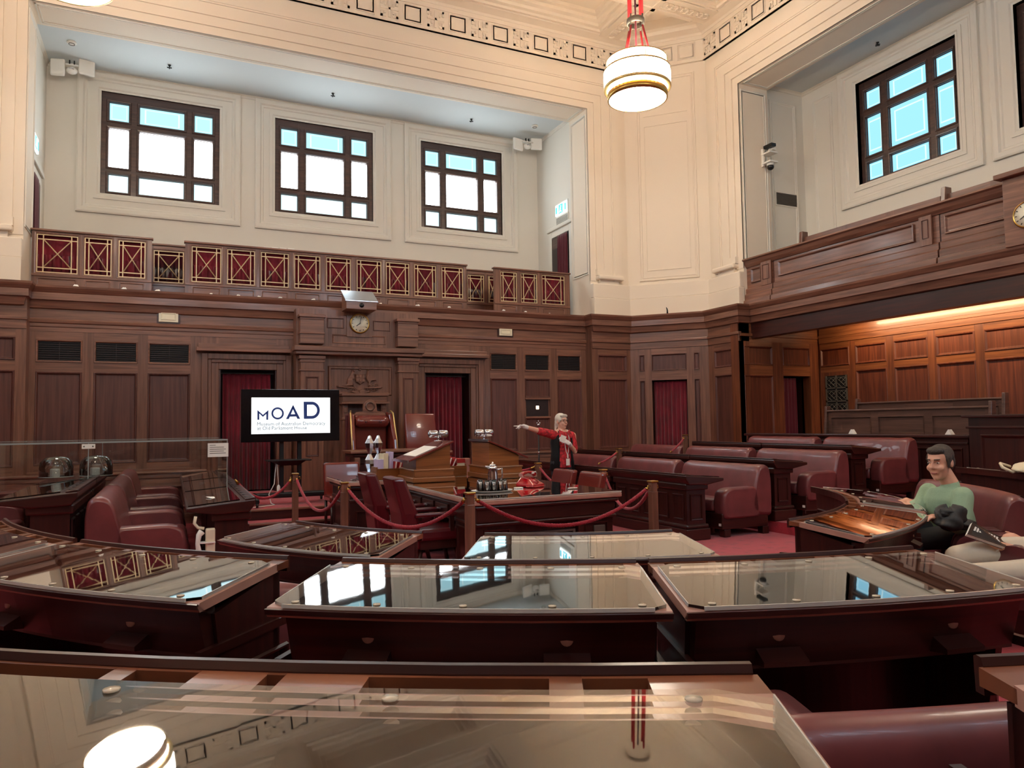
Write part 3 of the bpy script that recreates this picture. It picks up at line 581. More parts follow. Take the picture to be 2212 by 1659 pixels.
for side, F in FS.items():
    full = side in ('front', 'right')
    t = struct('wall_upper_'+side, (F.O.x, F.O.y, 3.8)); depth, wins, pal = SPEC[side]; rv = .81
    zb = 3.7 if full else 2.6
    for s_ in (-1, 1):
        fbox(F, *sorted((s_*OPN, s_*(UC+.35))), -rv, 0, zb, 10.6, 'pier', 'plaster', t)
        fbox(F, *sorted((s_*(OPN-.0), s_*(UC+.0))), -.02, .15, 3.79, 4.2, 'plinth', 'plaster', t, .01); fbox(F, *sorted((s_*OPN, s_*UC)), -.02, .12, 4.2, 4.53, 'plinth', 'plaster', t, .02)
        fbox(F, *sorted((s_*(OPN+.13), s_*(OPN+.8))), -.01, .17, 4.62, 4.72, 'architrave_foot', 'plaster', t, .03); fbox(F, *sorted((s_*(OPN+.13), s_*(OPN+.5))), -.01, .10, 4.72, 4.86, 'architrave_foot', 'plaster', t)
        fbox(F, *sorted((s_*(OPN+.2), s_*(OPN+.7))), -.01, .09, 4.5, 4.62, 'architrave_foot', 'plaster', t)
    fbox(F, -OPN, OPN, -rv, 0, ZO, 10.6, 'header', 'plaster', t)
    for a, b, n in ((0, .15, .012), (.15, .325, .045), (.325, .545, .078), (.545, .575, .10), (.575, .615, .115), (.615, .77, .105)):
        mb = MB(); zf = 4.6
        for s_ in (-1, 1): mb.box(*sorted((s_*(OPN+a), s_*(OPN+b))), -.02, n, zf, ZO+b, F.M)
        mb.box(-OPN-a, OPN+a, -.02, n, ZO+a, ZO+b, F.M); mb.build('architrave', 'plaster', t)
    if full:
        RF = FR(F.M @ Vector((-OPN, 0, 0)), -F.n, F.u); RF2 = FR(F.M @ Vector((OPN, 0, 0)), -F.n, -F.u)
        for R_ in (RF, RF2): ring_mould(R_, .06, rv-.06, 4.75, ZO-.1, [(0, 0), (.004, .016), (.02, .014), (.035, 0), (.05, 0), (.055, .01), (.065, 0)], 'reveal_moulding', 'plaster_white', t)
        mb = MB()
        for k, (a, b) in enumerate(((.07, .09), (.11, .125))):
            mb.box(-OPN+a, OPN-a, -rv+a, -rv+b, ZO-.014, ZO+.01, F.M); mb.box(-OPN+a, OPN-a, -b, -a, ZO-.014, ZO+.01, F.M); mb.box(-OPN+a, -OPN+b, -rv+a, -a, ZO-.014, ZO+.01, F.M); mb.box(OPN-b, OPN-a, -rv+a, -a, ZO-.014, ZO+.01, F.M)
        mb.build('soffit_moulding', 'plaster_white', t)
    # frieze band and key pattern
    fbox(F, -UC, UC, -.02, .06, 9.50, 10.1, 'frieze', 'plaster', t); fbox(F, -UC, UC, -.02, .085, 9.97, 10.1, 'frieze_moulding', 'plaster', t); fbox(F, -UC, UC, -.02, .075, 9.5, 9.54, 'frieze_moulding', 'plaster', t)
    if full:
        k = 13; st = 2*UC/k
        for i in range(k):
            u = -UC+st*(i+.5)
            key_ornament(F, u-st*.24, 9.755, .36, .06, t)
            ring_mould(F, u+st*.06, u+st*.46, 9.575, 9.94, [(0, .06), (0, .075), (.02, .075), (.02, .06), (.05, .06), (.05, .07), (.06, .07), (.06, .06)], 'frieze_panel', 'plaster', t)
    # gallery behind the opening
    su = OPN+.1; zc = 8.70
    hz = [(a, b, ZW0, ZW1) for a, b in wins]
    wall_holes(F, -su-.2, su+.2, 2.6 if not full else 3.6, 9.0, -depth-.3, -depth, hz, 'gallery_wall', 'plaster_white', t)
    for s_ in (-1, 1): fbox(F, *sorted((s_*su, s_*(su+.2))), -depth, -rv+.001, 2.6 if not full else 3.6, 9.0, 'gallery_side', 'plaster_white', t)
    fbox(F, -su-.2, su+.2, -depth-.3, -rv, zc, zc+.2, 'gallery_ceiling', 'soffit', t)
    if full:
        sweep_mb([tuple((F.M @ Vector((-su, -rv, 0)))[:2]), tuple((F.M @ Vector((-su, -depth, 0)))[:2]), tuple((F.M @ Vector((su, -depth, 0)))[:2]), tuple((F.M @ Vector((su, -rv, 0)))[:2])], [(0, zc-.07), (.012, zc-.07), (.02, zc-.03), (.05, zc-.005), (.05, zc+.02), (0, zc+.02)]).build('gallery_cove', 'plaster_white', t)
    for a, b in wins: window(F, a, b, ZW0, ZW1, -depth, pal, t, .1 if side != 'front' else .04)
    fbox(F, -su-.2, su+.2, -depth-.3, -.2 if full else 0, 3.45, 3.72, 'gallery_floor', 'alcove_h', t)
    if not full: fbox(F, -6.6, 6.6, -depth-.3, .0, -.1, 3.5, 'wall_below', 'wall_wood_v', t)
# ceiling joints and recess panels on the right gallery end wall
FRE = FR(FS['right'].M @ Vector((-OPN-.1, 0, 0)), -FS['right'].n, FS['right'].u); tt = bpy.data.objects['wall_upper_right']
ring_mould(FRE, .95, 1.72, 5.0, 8.4, [(0, 0), (.004, .02), (.03, .02), (.045, .004), (.06, .004), (.064, .014), (.08, 0)], 'wall_moulding', 'plaster_white', tt)
ring_mould(FS['right'], -5.15, -4.62, 5.0, 8.4, [(0, -1.94), (.004, -1.92), (.03, -1.92), (.045, -1.935), (.06, -1.935), (.064, -1.925), (.08, -1.94)], 'wall_moulding', 'plaster_white', tt)
# cut corners
CORN = {'front_right': ((AX+UC, CY+RR), (AX+RR, CY+UC)), 'front_left': ((AX-RR, CY+UC), (AX-UC, CY+RR)), 'back_right': ((AX+RR, CY-UC), (AX+UC, CY-RR)), 'back_left': ((AX-UC, CY-RR), (AX-RR, CY-UC))}
for k, (a, b) in CORN.items():
    F, h = mk(a, b); t = struct('wall_corner_'+k, (F.O.x, F.O.y, 3.8))
    fbox(F, -h-.3, h+.3, -.3, 0, 3.7 if 'front' in k else 0, 10.6, 'corner_wall', 'plaster', t)
    fbox(F, -h, h, -.02, .06, 9.5, 10.1, 'frieze', 'plaster', t); fbox(F, -h, h, -.02, .085, 9.97, 10.1, 'frieze_moulding', 'plaster', t)
    fbox(F, -h-.06, h+.06, -.02, .15, 3.79, 4.2, 'plinth', 'plaster', t, .01)
    fbox(F, -h-.05, h+.05, -.02, .12, 4.2, 4.53, 'plinth', 'plaster', t, .02)
    if k == 'front_right':
        ring_mould(F, -h+.27, h-.25, 4.62, 9.3, [(0, 0), (.004, .03), (.03, .03), (.04, .012), (.06, .012), (.064, .022), (.08, .022), (.085, 0)], 'wall_moulding', 'plaster', t)
        ring_mould(F, -h+.44, h-.42, 4.85, 8.2, [(0, 0), (0, .012), (.014, .012), (.02, 0)], 'wall_moulding', 'plaster', t)
        fbox(F, -h+.44, h-.42, 0, .014, 8.42, 8.44, 'wall_moulding', 'plaster', t)
        for i, u in enumerate((-.6, -.12, .36)): ring_mould(F, u-.04, u+.36, 9.575, 9.94, [(0, .06), (0, .075), (.02, .075), (.02, .06), (.05, .06), (.05, .07), (.06, .07), (.06, .06)], 'frieze_panel', 'plaster', t)
# ================================================================ CEILING
ct = struct('ceiling', (AX, CY, 10.4))
MB().box(AX-8.2, AX+8.2, CY-8.2, CY+8.2, 10.42, 10.6).build('ceiling_slab', 'plaster', ct)
ocp = []
for k in ('front_left', 'front_right', 'back_right', 'back_left'): ocp += [CORN[k][0], CORN[k][1]]
ocp = [tuple(p) for p in ocp]
sweep_mb(ocp+[ocp[0], ocp[1]], [(0, 10.05), (.1, 10.06), (.13, 10.1), (.3, 10.14), (.34, 10.2), (.42, 10.22), (.42, 10.43), (0, 10.43)]).build('crown_moulding', 'plaster', ct)
bw = .26; offs = (-5.78, -1.95, 1.95, 5.78)
for i, o in enumerate(offs):
    MB().box(AX+o-bw, AX+o+bw, CY-7.5, CY+7.5, 10.13, 10.43).build('beam', 'plaster', ct); MB().box(AX-7.5, AX+7.5, CY+o-bw, CY+o+bw, 10.132, 10.43).build('beam', 'plaster', ct)
cuts = [-7.3]+[v for o in offs for v in (o-bw, o+bw)]+[7.3]
FZ = Matrix(((1,0,0,0),(0,0,1,0),(0,1,0,0),(0,0,0,1)))
for i in range(5):
    for j in range(5):
        if i in (0, 4) and j in (0, 4): continue
        x0, x1, y0, y1 = AX+cuts[2*i], AX+cuts[2*i+1], CY+cuts[2*j], CY+cuts[2*j+1]
        mb = MB(); rect_rings(mb, FZ, x0, x1, y0, y1, [(0, 10.15), (.05, 10.15), (.06, 10.2), (.14, 10.21), (.15, 10.27), (.24, 10.29), (.26, 10.35), (.34, 10.36), (.36, 10.421)], False); mb.build('coffer_moulding', 'plaster', ct)
def guilloche(x0, y0, dx, dy, n):
    for i in range(n):
        c = Vector((x0+dx*i, y0+dy*i, 10.125)); MB().tube([c+Vector((.085*math.cos(a*PI/7), .085*math.sin(a*PI/7), 0)) for a in range(15)], .018, 6).build('guilloche_ring', 'plaster', ct)
guilloche(AX+5.78, CY+6.2, 0, .13, 9); guilloche(AX+6.15, CY+5.78, .13, 0, 9)
for s_ in (-1, 1):
    p = Vector((AX+s_*4.33, CY+4.27, 0)); MB().box(AX+s_*5.78-bw, AX+s_*5.78-.16, CY-7, CY+7, 10.10, 10.14).build('beam_fillet', 'plaster', ct); MB().box(AX+s_*5.78+.16, AX+s_*5.78+bw, CY-7, CY+7, 10.10, 10.14).build('beam_fillet', 'plaster', ct)
    MB().box(AX-7, AX+7, CY+s_*5.78-bw, CY+s_*5.78-.16, 10.10, 10.14).build('beam_fillet', 'plaster', ct); MB().box(AX-7, AX+7, CY+s_*5.78+.16, CY+s_*5.78+bw, 10.10, 10.14).build('beam_fillet', 'plaster', ct)
# ================================================================ PENDANT LAMPS
def pendant(loc, label, group='pendant lamps'):
    t = thing('pendant_lamp', label, 'lamp', loc, 0, group)      # local z = 0 at the bottom disc
    MB().lathe([(.001,.0),(.50,0),(.50,.012),(.001,.012)], 40).build('bottom_disc', 'lamp_glass', t)
    MB().lathe([(.50,-.005),(.525,-.005),(.528,.11),(.50,.11)], 40).build('lower_band', 'brass', t)
    MB().lathe([(.515,.11),(.515,.18),(.50,.18),(.50,.11)], 40).build('lower_glass', 'lamp_glass', t)
    MB().lathe([(.535,.175),(.585,.175),(.592,.19),(.592,.215),(.575,.222),(.535,.2)], 40).build('lower_ring', 'bright_brass', t)
    MB().lathe([(.585,.215),(.585,.49),(.572,.49),(.572,.215)], 40).build('outer_glass', 'lamp_glass', t)
    MB().lathe([(.53,.485),(.588,.488),(.592,.5),(.588,.515),(.53,.53)], 40).build('upper_ring', 'brass', t)
    MB().lathe([(.53,.52),(.53,.69),(.518,.69),(.518,.52)], 40).build('upper_glass', 'lamp_glass_dim', t)
    MB().lathe([(.51,.685),(.535,.685),(.535,.70),(.51,.70)], 40).build('top_rim', 'brass', t)
    for i in range(6):
        a = i*PI/3+.2; MB().tube([(.589*math.cos(a),.589*math.sin(a),.215),(.589*math.cos(a),.589*math.sin(a),.49)], .005, 4).build('glass_bar', 'brass', t)
        MB().tube([(.535*math.cos(a),.535*math.sin(a),.52),(.535*math.cos(a),.535*math.sin(a),.69)], .006, 4).build('glass_bar', 'brass', t); MB().tube([(.518*math.cos(a),.518*math.sin(a),.20),(.58*math.cos(a),.58*math.sin(a),.20)], .008, 4).build('glass_bar', 'brass', t)
    zr = 1.36
    MB().lathe([(.135,zr),(.155,zr),(.16,zr+.05),(.155,zr+.1),(.135,zr+.1)], 24).build('suspension_ring', 'pewter', t)
    for i in range(4):
        a = i*PI/2+.35
        MB().tube([(.30*math.cos(a),.30*math.sin(a),.66),(.145*math.cos(a),.145*math.sin(a),zr-.06)], .018, 6).build('lower_cord', 'cord_red', t); MB().tube([(.145*math.cos(a),.145*math.sin(a),zr-.08),(.145*math.cos(a),.145*math.sin(a),zr+.16)], .014, 6).build('hook', 'pewter', t)
        MB().tube([(.145*math.cos(a),.145*math.sin(a),zr+.15),(.135*math.cos(a),.135*math.sin(a),3.15)], .02, 6).build('upper_cord', 'cord_red', t)
    MB().tube([(0,0,.6),(0,0,3.2)], .017, 6).build('flex', 'velvet_dark', t)
    MB().lathe([(.001,3.1),(.2,3.1),(.24,3.14),(.24,3.22),(.001,3.22)], 24).build('ceiling_rose', 'plaster', t)
    return t
LZ = 7.13
lp = pendant((7.42, 10.46, LZ), 'round white and brass pendant lamp on red cords, right of the three tall windows')
copy_tree(lp, None, (-1.24, 10.52, LZ), .5, 'round pendant lamp cut off by the top left corner of the view')
copy_tree(lp, None, (7.42, 1.95, LZ), .5, 'round pendant lamp over the rear right of the chamber'); copy_tree(lp, None, (-1.24, 1.95, LZ), .1, 'round pendant lamp over the rear left of the chamber')
# warm strip light under the right-hand balcony, washing the panelled wall
ld = bpy.data.lights.new('balcony_strip', 'AREA'); ld.shape = 'RECTANGLE'; ld.size = .06; ld.size_y = 9.0; ld.energy = 105; ld.color = (1, .72, .42)
lo = bpy.data.objects.new('balcony_strip_light', ld); COL.objects.link(lo); lo.location = (12.05, 6.0, 3.42); lo.rotation_euler = (0, math.radians(-40), 0); lo.rotation_euler = Matrix(((0, .6, -.8), (1, 0, 0), (0, -.8, -.6))).transposed().to_euler() if False else (0, 0, 0)
d = Vector((.85, 0, -.45)).normalized(); lo.rotation_euler = d.to_track_quat('-Z', 'X').to_euler()
tag(lo, 'warm strip light hidden under the balcony', 'light')
# ================================================================ FRONT GALLERY SCREENS
FG = FR((AX, 14.50), (1, 0), (0, -1))
def lattice(F, u0, u1, z0, z1, n, t, drape='velvet'):
    w, h = u1-u0, z1-z0; b = .008; mu, mz = min(.16*w, .13), .13*h
    mb = MB()
    for a, c in ((u0, u0+2*b), (u1-2*b, u1), (u0+mu-b, u0+mu+b), (u1-mu-b, u1-mu+b)): mb.box(a, c, n-.012, n+.006, z0, z1, F.M)
    for a, c in ((z0, z0+2*b), (z1-2*b, z1), (z0+mz-b, z0+mz+b), (z1-mz-b, z1-mz+b)): mb.box(u0, u1, n-.011, n+.007, a, c, F.M)
    for p, q in (((u0+mu, z0+mz), (u1-mu, z1-mz)), ((u0+mu, z1-mz), (u1-mu, z0+mz))): mb.tube([F.M @ Vector((p[0], n, p[1])), F.M @ Vector((q[0], n, q[1]))], .010, 4)
    mb.build('lattice', 'lattice_gold', t)
    curtain('drape', F, u0-.02, u1+.02, z0-.02, z1+.02, n-.09, None, max(3, int(w*9)), drape, .02, parent=t)
def gscreen(label, xs, ztop, panels, F=FG, zp=(4.13, 4.79), drape='velvet', base=True):
    u0, u1 = F.px(xs[0], 560)[0], F.px(xs[1], 560)[0]
    o = F.M @ Vector(((u0+u1)/2, -.05, 3.8)); t = thing('gallery_screen', label, 'balustrade', o, 0, 'gallery screens', True)
    cols = [(F.px(a, 560)[0], F.px(b, 560)[0]) for a, b in panels]
    fill(F, cols, [zp], u0, u1, 3.79, ztop, t, 'wall_wood_v', 'wall_wood_h', -.06, 0)
    MB().box(u0-.02, u1+.02, -.10, .035, ztop, ztop+.035, F.M).build('top_rail', 'wall_wood_h', t, .008); MB().box(u0, u1, -.02, .02, zp[0]-.07, zp[0]-.03, F.M).build('moulding', 'wall_wood_h', t, .006)
    for a, b in cols:
        ring_mould(F, a-.03, b+.03, zp[0]-.03, zp[1]+.03, [(0, 0), (.004, .012), (.02, .01), (.03, -.015)], 'panel_frame', 'wall_wood_v', t); lattice(F, a, b, *zp, -.02, t, drape)
        if base: panel(F, a+.02, b-.02, 3.82, 4.03, t, 'wall_wood_h', s=.6)
    return t
FG2 = FR((AX, 15.25), (1, 0), (0, -1))
gscreen('panelled gallery screen with three gilt lattices at the far left of the front gallery', (68, 328), 4.84, [(78, 168), (182, 241), (256, 314)])
gscreen('long centre gallery screen with nine gilt lattices above the clock', (400, 1007), 4.84, [(414, 478), (491, 551), (564, 624), (636, 692), (705, 758), (771, 824), (834, 884), (895, 942), (954, 1000)])
gscreen('gallery screen with three gilt lattices beside the small gallery door', (1067, 1229), 4.84, [(1081, 1116), (1125, 1160), (1170, 1219)])
gscreen('set-back single gilt lattice between the left and centre gallery screens', (325, 403), 4.92, [(332, 397)], FG2, (4.22, 4.83), 'velvet_dark', False)
gscreen('set-back pair of gilt lattices between the centre and right gallery screens', (1004, 1075), 4.92, [(1010, 1045), (1054, 1073)], FG2, (4.22, 4.83), 'velvet', False)
# scraps of paper left on the ledge
random.seed(11)
def scrap(x, y, s, k):
    c = atY(x, y, 13.83); c.z = 3.80; mb = MB(); n = 9
    ring = [(c.x+s*(.7+.5*random.random())*math.cos(2*PI*i/n), c.y+.6*s*(.7+.5*random.random())*math.sin(2*PI*i/n), 3.80+.02*random.random()*0+.001) for i in range(n)]
    top = [(c.x+(p[0]-c.x)*.6+.01*random.random(), c.y+(p[1]-c.y)*.6, 3.80+s*(.35+.35*random.random())) for p in ring]
    mb.loft([ring, top], smooth=False); return tag(mb.build('paper_scrap', 'paper', None), k, 'paper', 'paper scraps along the gallery ledge')
for x, y, s, k in ((163, 617, .055, 'largest crumpled paper scrap, leftmost on the gallery ledge'), (268, 624, .05, 'crumpled white paper scrap on the ledge under the third lattice from the left'), (341, 628, .05, 'crumpled paper scrap on the ledge below the set-back single lattice'), (456, 636, .03, 'small paper scrap on the ledge under the first lattice of the long screen'), (515, 640, .035, 'small paper scrap on the ledge under the second lattice of the long screen'), (560, 643, .035, 'flat paper scrap on the ledge under the third lattice of the long screen'),
                   (605, 646, .04, 'paper scrap on the ledge between third and fourth lattice of the long screen'), (677, 650, .045, 'paper scrap on the ledge just left of the wooden housing'), (822, 659, .03, 'paper scrap on the ledge just right of the wooden housing'), (902, 663, .05, 'bright crumpled scrap on the ledge right of the housing, below the eighth lattice'), (970, 667, .045, 'paper scrap on the ledge under the last lattice of the long screen'), (1088, 674, .045, 'paper scrap on the ledge under the first lattice of the right screen'), (1135, 677, .04, 'paper scrap on the ledge under the second lattice of the right screen'), (1187, 681, .02, 'tiny paper scrap on the ledge at its far right end')):
    scrap(x, y, s, k)
u, z = FG.px(602, 545); t = thing('loose_papers', 'striped loose papers lying on top of the long gallery screen', 'papers', FG.M @ Vector((u, 0, 4.875)), world=True)
for i in range(4): MB().box(u-.28+.15*i, u-.16+.15*i, -.06, .02, 4.876, 4.89+.004*i, FG.M).build('sheet', 'paper', t)
# small gallery doors with plaster cases, exit signs, vents
for side, s_ in (('right', 1), ('left', -1)):
    FE = FR((AX+s_*(OPN+.1), 15.6), (0, -s_), (-s_, 0)) if s_ > 0 else FR((AX-(OPN+.1), 15.6), (0, 1), (1, 0))
    y0, y1, zt = 14.9, 15.75, 6.0
    def sp(Y): return (15.6-Y) if s_ > 0 else (Y-15.6)
    a, b = sorted((sp(y0), sp(y1)))
    t = struct('door_%d' % (3 if s_ > 0 else 4), (AX+s_*(OPN+.1), 15.3, 3.8))
    fbox(FE, a, b, .002, .02, 3.75, zt, 'door_void', 'dark_void', t)
    for p, q in ((a-.16, a), (b, b+.16)): fbox(FE, p, q, 0, .05, 3.75, zt+.16, 'casing', 'plaster_white', t, .01)
    fbox(FE, a, b, 0, .05, zt, zt+.16, 'casing', 'plaster_white', t, .01); fbox(FE, a-.2, b+.2, 0, .09, zt+.16, zt+.26, 'hood', 'plaster_white', t, .02)
    dl = sorted((sp(15.75), sp(15.42))); fbox(FE, *dl, .02, .05, 3.75, zt-.02, 'door_leaf', 'window_wood', t, .005); fbox(FE, dl[0]+.05, dl[1]-.05, .05, .056, 4.4, zt-.3, 'door_glass', 'grille', t)
    MB().tube([FE.M @ Vector((dl[1]-.04 if s_ > 0 else dl[0]+.04, .06, 4.75)), FE.M @ Vector((dl[1]-.04 if s_ > 0 else dl[0]+.04, .11, 4.75))], .025, 8).build('door_knob', 'silver', t)
    cl = sorted((sp(15.40), sp(14.93)))
    curtain('curtain', FE, *cl, 3.75, zt-.02, .07, 'narrow dark red curtain in the small gallery door on the %s' % side, 6, 'velvet_dark', .02)
    es = thing('exit_sign', 'lit white and green exit sign above the small gallery door on the %s' % side, 'sign', (0,0,0), world=True)
    w0, w1 = sorted((sp(15.55), sp(15.0))); zs = 6.5
    fbox(FE, w0, w1, .01, .04, zs, zs+.26, 'sign_face', 'sign_white', es)
    mb = MB(); m_ = (w0+w1)/2; mb.box(m_-.1, m_+.1, .04, .044, zs+.02, zs+.24, FE.M); mb.build('sign_panel', 'sign_green', es)
    MB().box(w0+.02, w0+.09, .04, .044, zs+.05, zs+.21, FE.M).build('arrow', 'sign_green', es); MB().box(w1-.09, w1-.02, .04, .044, zs+.05, zs+.21, FE.M).build('arrow', 'sign_green', es)
    mb = MB(); mb.ell((m_+.01, .046, zs+.19), (.02, .004, .022), 8, 6, FE.M); mb.tube([FE.M @ Vector((m_, .046, zs+.16)), FE.M @ Vector((m_-.02, .046, zs+.1)), FE.M @ Vector((m_+.04, .046, zs+.05))], .014, 5); mb.tube([FE.M @ Vector((m_-.02, .046, zs+.1)), FE.M @ Vector((m_-.06, .046, zs+.05))], .012, 5); mb.build('running_figure', 'sign_white', es)
    fbox(FE, w0-.02, w1+.02, 0, .012, zs-.02, zs+.3, 'sign_back', 'white_plastic', es)
    if s_ > 0:
        vt = thing('air_vent', 'small louvred air vent between the exit sign and gallery door hood', 'vent', (0,0,0), world=True); fbox(FE, w0-.02, w1+.05, .0, .02, 6.27, 6.47, 'frame', 'plaster_white', vt)
        for i in range(6): fbox(FE, w0+.01, w1+.02, .02, .026, 6.29+.028*i, 6.302+.028*i, 'slat', 'pewter', vt)
# paired white panel loudspeakers under the gallery ceiling
def speakers(x0, x1, x2, x3, y0, y1, Y, label, tilt):
    F = FR((AX, Y), (1, 0), (0, -1)); t = thing('loudspeaker_pair', label, 'loudspeaker', F.M @ Vector((F.px((x1+x2)/2, y0)[0], 0, 8.3)), 0, 'white panel loudspeakers', True)
    for a, b, k in ((x0, x1, -1), (x2, x3, 1)):
        ua, za = F.px(a, y0); ub, zb = F.px(b, y1); zc_ = (za+zb)/2; w_ = (ub-ua)/2; h_ = min((za-zb)/2, .19)
        Mx = F.M @ Matrix.Translation(((ua+ub)/2, 0, zc_)) @ Matrix.Rotation(tilt*k*.25, 4, 'Z')
        MB().box(-w_, w_, -.03, .03, -h_, h_, Mx).build('speaker_panel', 'white_plastic', t, .03, 3)
    ua, _ = F.px(x1, y0); ub, zb = F.px(x2, y1); um = (ua+ub)/2
    MB().tube([F.M @ Vector((ua-.06, 0, zb+.22)), F.M @ Vector((ub+.06, 0, zb+.22))], .02, 8).build('cross_arm', 'white_plastic', t); MB().tube([F.M @ Vector((um, 0, zb+.22)), F.M @ Vector((um, -.25, zb+.30))], .03, 8).build('stem', 'white_plastic', t)
    MB().ell((um, .0, zb+.1), (.1, .08, .07), 12, 8, F.M).build('camera_dome', 'white_plastic', t); MB().lathe([(.05, 0), (.06, 0), (.06, .02), (.05, .02)], 12, F.M @ Matrix.Translation((um, .03, zb+.1))).build('dome_ring', 'silver', t)
    MB().box(um-.05, um-.03, -.02, .02, zb+.22, zb+.30, F.M).build('clip', 'black', t); MB().box(um+.03, um+.05, -.02, .02, zb+.22, zb+.30, F.M).build('clip', 'black', t)
speakers(108, 141, 170, 205, 124, 166, 16.2, 'pair of white square loudspeakers left of the first tall window', -1); speakers(1107, 1131, 1147, 1170, 297, 326, 16.1, 'pair of white square loudspeakers right of the third tall window', 1)
# sprinklers, detectors on the gallery ceilings
def sprinkler(x, y, label):
    c = atZ(x, y, 8.66); t = thing('sprinkler_head', label, 'sprinkler', (c.x, c.y, 8.70), 0, 'ceiling sprinklers')
    MB().lathe([(.001, 0), (.03, 0), (.03, -.012), (.001, -.012)], 12).build('escutcheon', 'black', t); MB().tube([(0, 0, -.01), (0, 0, -.07)], .012, 6).build('stem', 'black', t); MB().box(-.045, .045, -.012, .012, -.06, -.045).build('deflector', 'black', t); MB().box(-.012, .012, -.045, .045, -.061, -.046).build('deflector', 'black', t)
for x, y, k in ((366, 145, 'black ceiling sprinkler nearest the first tall window'), (719, 206, 'black ceiling sprinkler between the second and third tall windows'), (1018, 261, 'black ceiling sprinkler in front of the third tall window'), (1896, 96, 'black ceiling sprinkler in the right-hand gallery')): sprinkler(x, y, k)
def detector(x, y, label):
    c = atZ(x, y, 8.67); t = thing('smoke_detector', label, 'detector', (c.x, c.y, 8.70), 0, 'smoke detectors')
    MB().lathe([(.001, 0), (.08, 0), (.085, -.02), (.06, -.04), (.001, -.045)], 16).build('body', 'white_plastic', t); MB().lathe([(.045, -.04), (.055, -.04), (.055, -.05), (.045, -.05)], 16).build('vent_ring', 'pewter', t)
detector(155, 94, 'round smoke detector on the gallery ceiling above the left loudspeakers'); detector(1155, 274, 'round smoke detector on the gallery ceiling above the right loudspeakers')
# cream indicator boxes on the timber frieze
for x0, x1, y0, y1, k in ((343, 385, 671, 697, 'cream framed indicator box on the frieze above the left vents'), (1078, 1106, 708, 726, 'cream framed indicator box on the frieze above the right vents')):
    u0, z1 = FW.px(x0, y0, .02); u1, z0 = FW.px(x1, y1, .02); t = thing('indicator_box', k, 'indicator', FW.M @ Vector(((u0+u1)/2, 0, z0)), 0, 'cream indicator boxes', True)
    fbox(FW, u0-.03, u1+.03, .0, .015, z0-.03, z1+.03, 'surround', 'desk_wood_h', t); fbox(FW, u0, u1, .015, .04, z0, z1, 'frame', 'cream_plastic', t, .006); ring_mould(FW, u0+.035, u1-.035, z0+.035, z1-.035, [(0, .04), (.004, .048), (.014, .048), (.02, .041)], 'bezel', 'cream_plastic', t)
# small black hook on the cornice of the angled corner
c = Vector((9.86, 12.98, 3.80)); t = tag(MB().tube([c, c+Vector((0,0,.07)), c+Vector((-.01,0,.11)), c+Vector((-.03,0,.14))], [.02, .015, .012, .006], 6).build('cable_hook', 'black', None), 'small black hook standing on the cornice of the angled corner', 'hook')
# cameras and vent on the right gallery reveal
c = FS['right'].M @ Vector((-OPN, -.72, 0)); t = thing('camera_bracket', 'white bracket with two black security cameras on the right gallery reveal', 'security camera', (c.x, c.y-.02, 6.6), world=True)
zz = atY(1652, 350, c.y)[2]
for dz_, nm in ((.12, 'bracket_plate'), (-.08, 'bracket_plate')): MB().box(c.x-.14, c.x+.08, c.y-.26, c.y, zz+dz_, zz+dz_+.035).build(nm, 'white_plastic', t, .006)
MB().box(c.x-.13, c.x-.10, c.y-.05, c.y, zz-.12, zz+.26).build('back_plate', 'white_plastic', t); MB().tube([(c.x-.02, c.y-.14, zz+.15), (c.x-.02, c.y-.14, zz+.24)], .025, 8).build('post', 'white_plastic', t)
MB().box(c.x-.11, c.x+.02, c.y-.28, c.y-.04, zz+.25, zz+.32).build('camera_body', 'black', t, .01); MB().box(c.x+.0, c.x+.1, c.y-.2, c.y-.06, zz+.21, zz+.25).build('camera_shade', 'white_plastic', t)
MB().lathe([(.001, 0), (.08, 0), (.08, -.05), (.001, -.05)], 14, Matrix.Translation((c.x-.03, c.y-.15, zz-.08))).build('dome_mount', 'white_plastic', t); MB().ell((c.x-.03, c.y-.15, zz-.16), (.075, .075, .065), 14, 8).build('dome', 'black', t)
u0, z1 = FRE.px(1674, 357); u1, z0 = FRE.px(1718, 385); z0, z1 = 6.10, 6.36; t = thing('air_vent', 'rectangular grey air vent on the end wall of the right gallery', 'vent', FRE.M @ Vector(((u0+u1)/2, 0, z0)), world=True)
u0, u1 = sorted((u0, u1)); fbox(FRE, u0-.03, u1+.03, 0, .012, z0-.03, z1+.03, 'frame', 'plaster_white', t); fbox(FRE, u0, u1, .012, .015, z0, z1, 'backing', 'grille', t)
for i in range(9): fbox(FRE, u0, u1, .015, .024, z0+.01+(z1-z0-.02)*i/8.5, z0+.022+(z1-z0-.02)*i/8.5, 'slat', 'pewter', t)
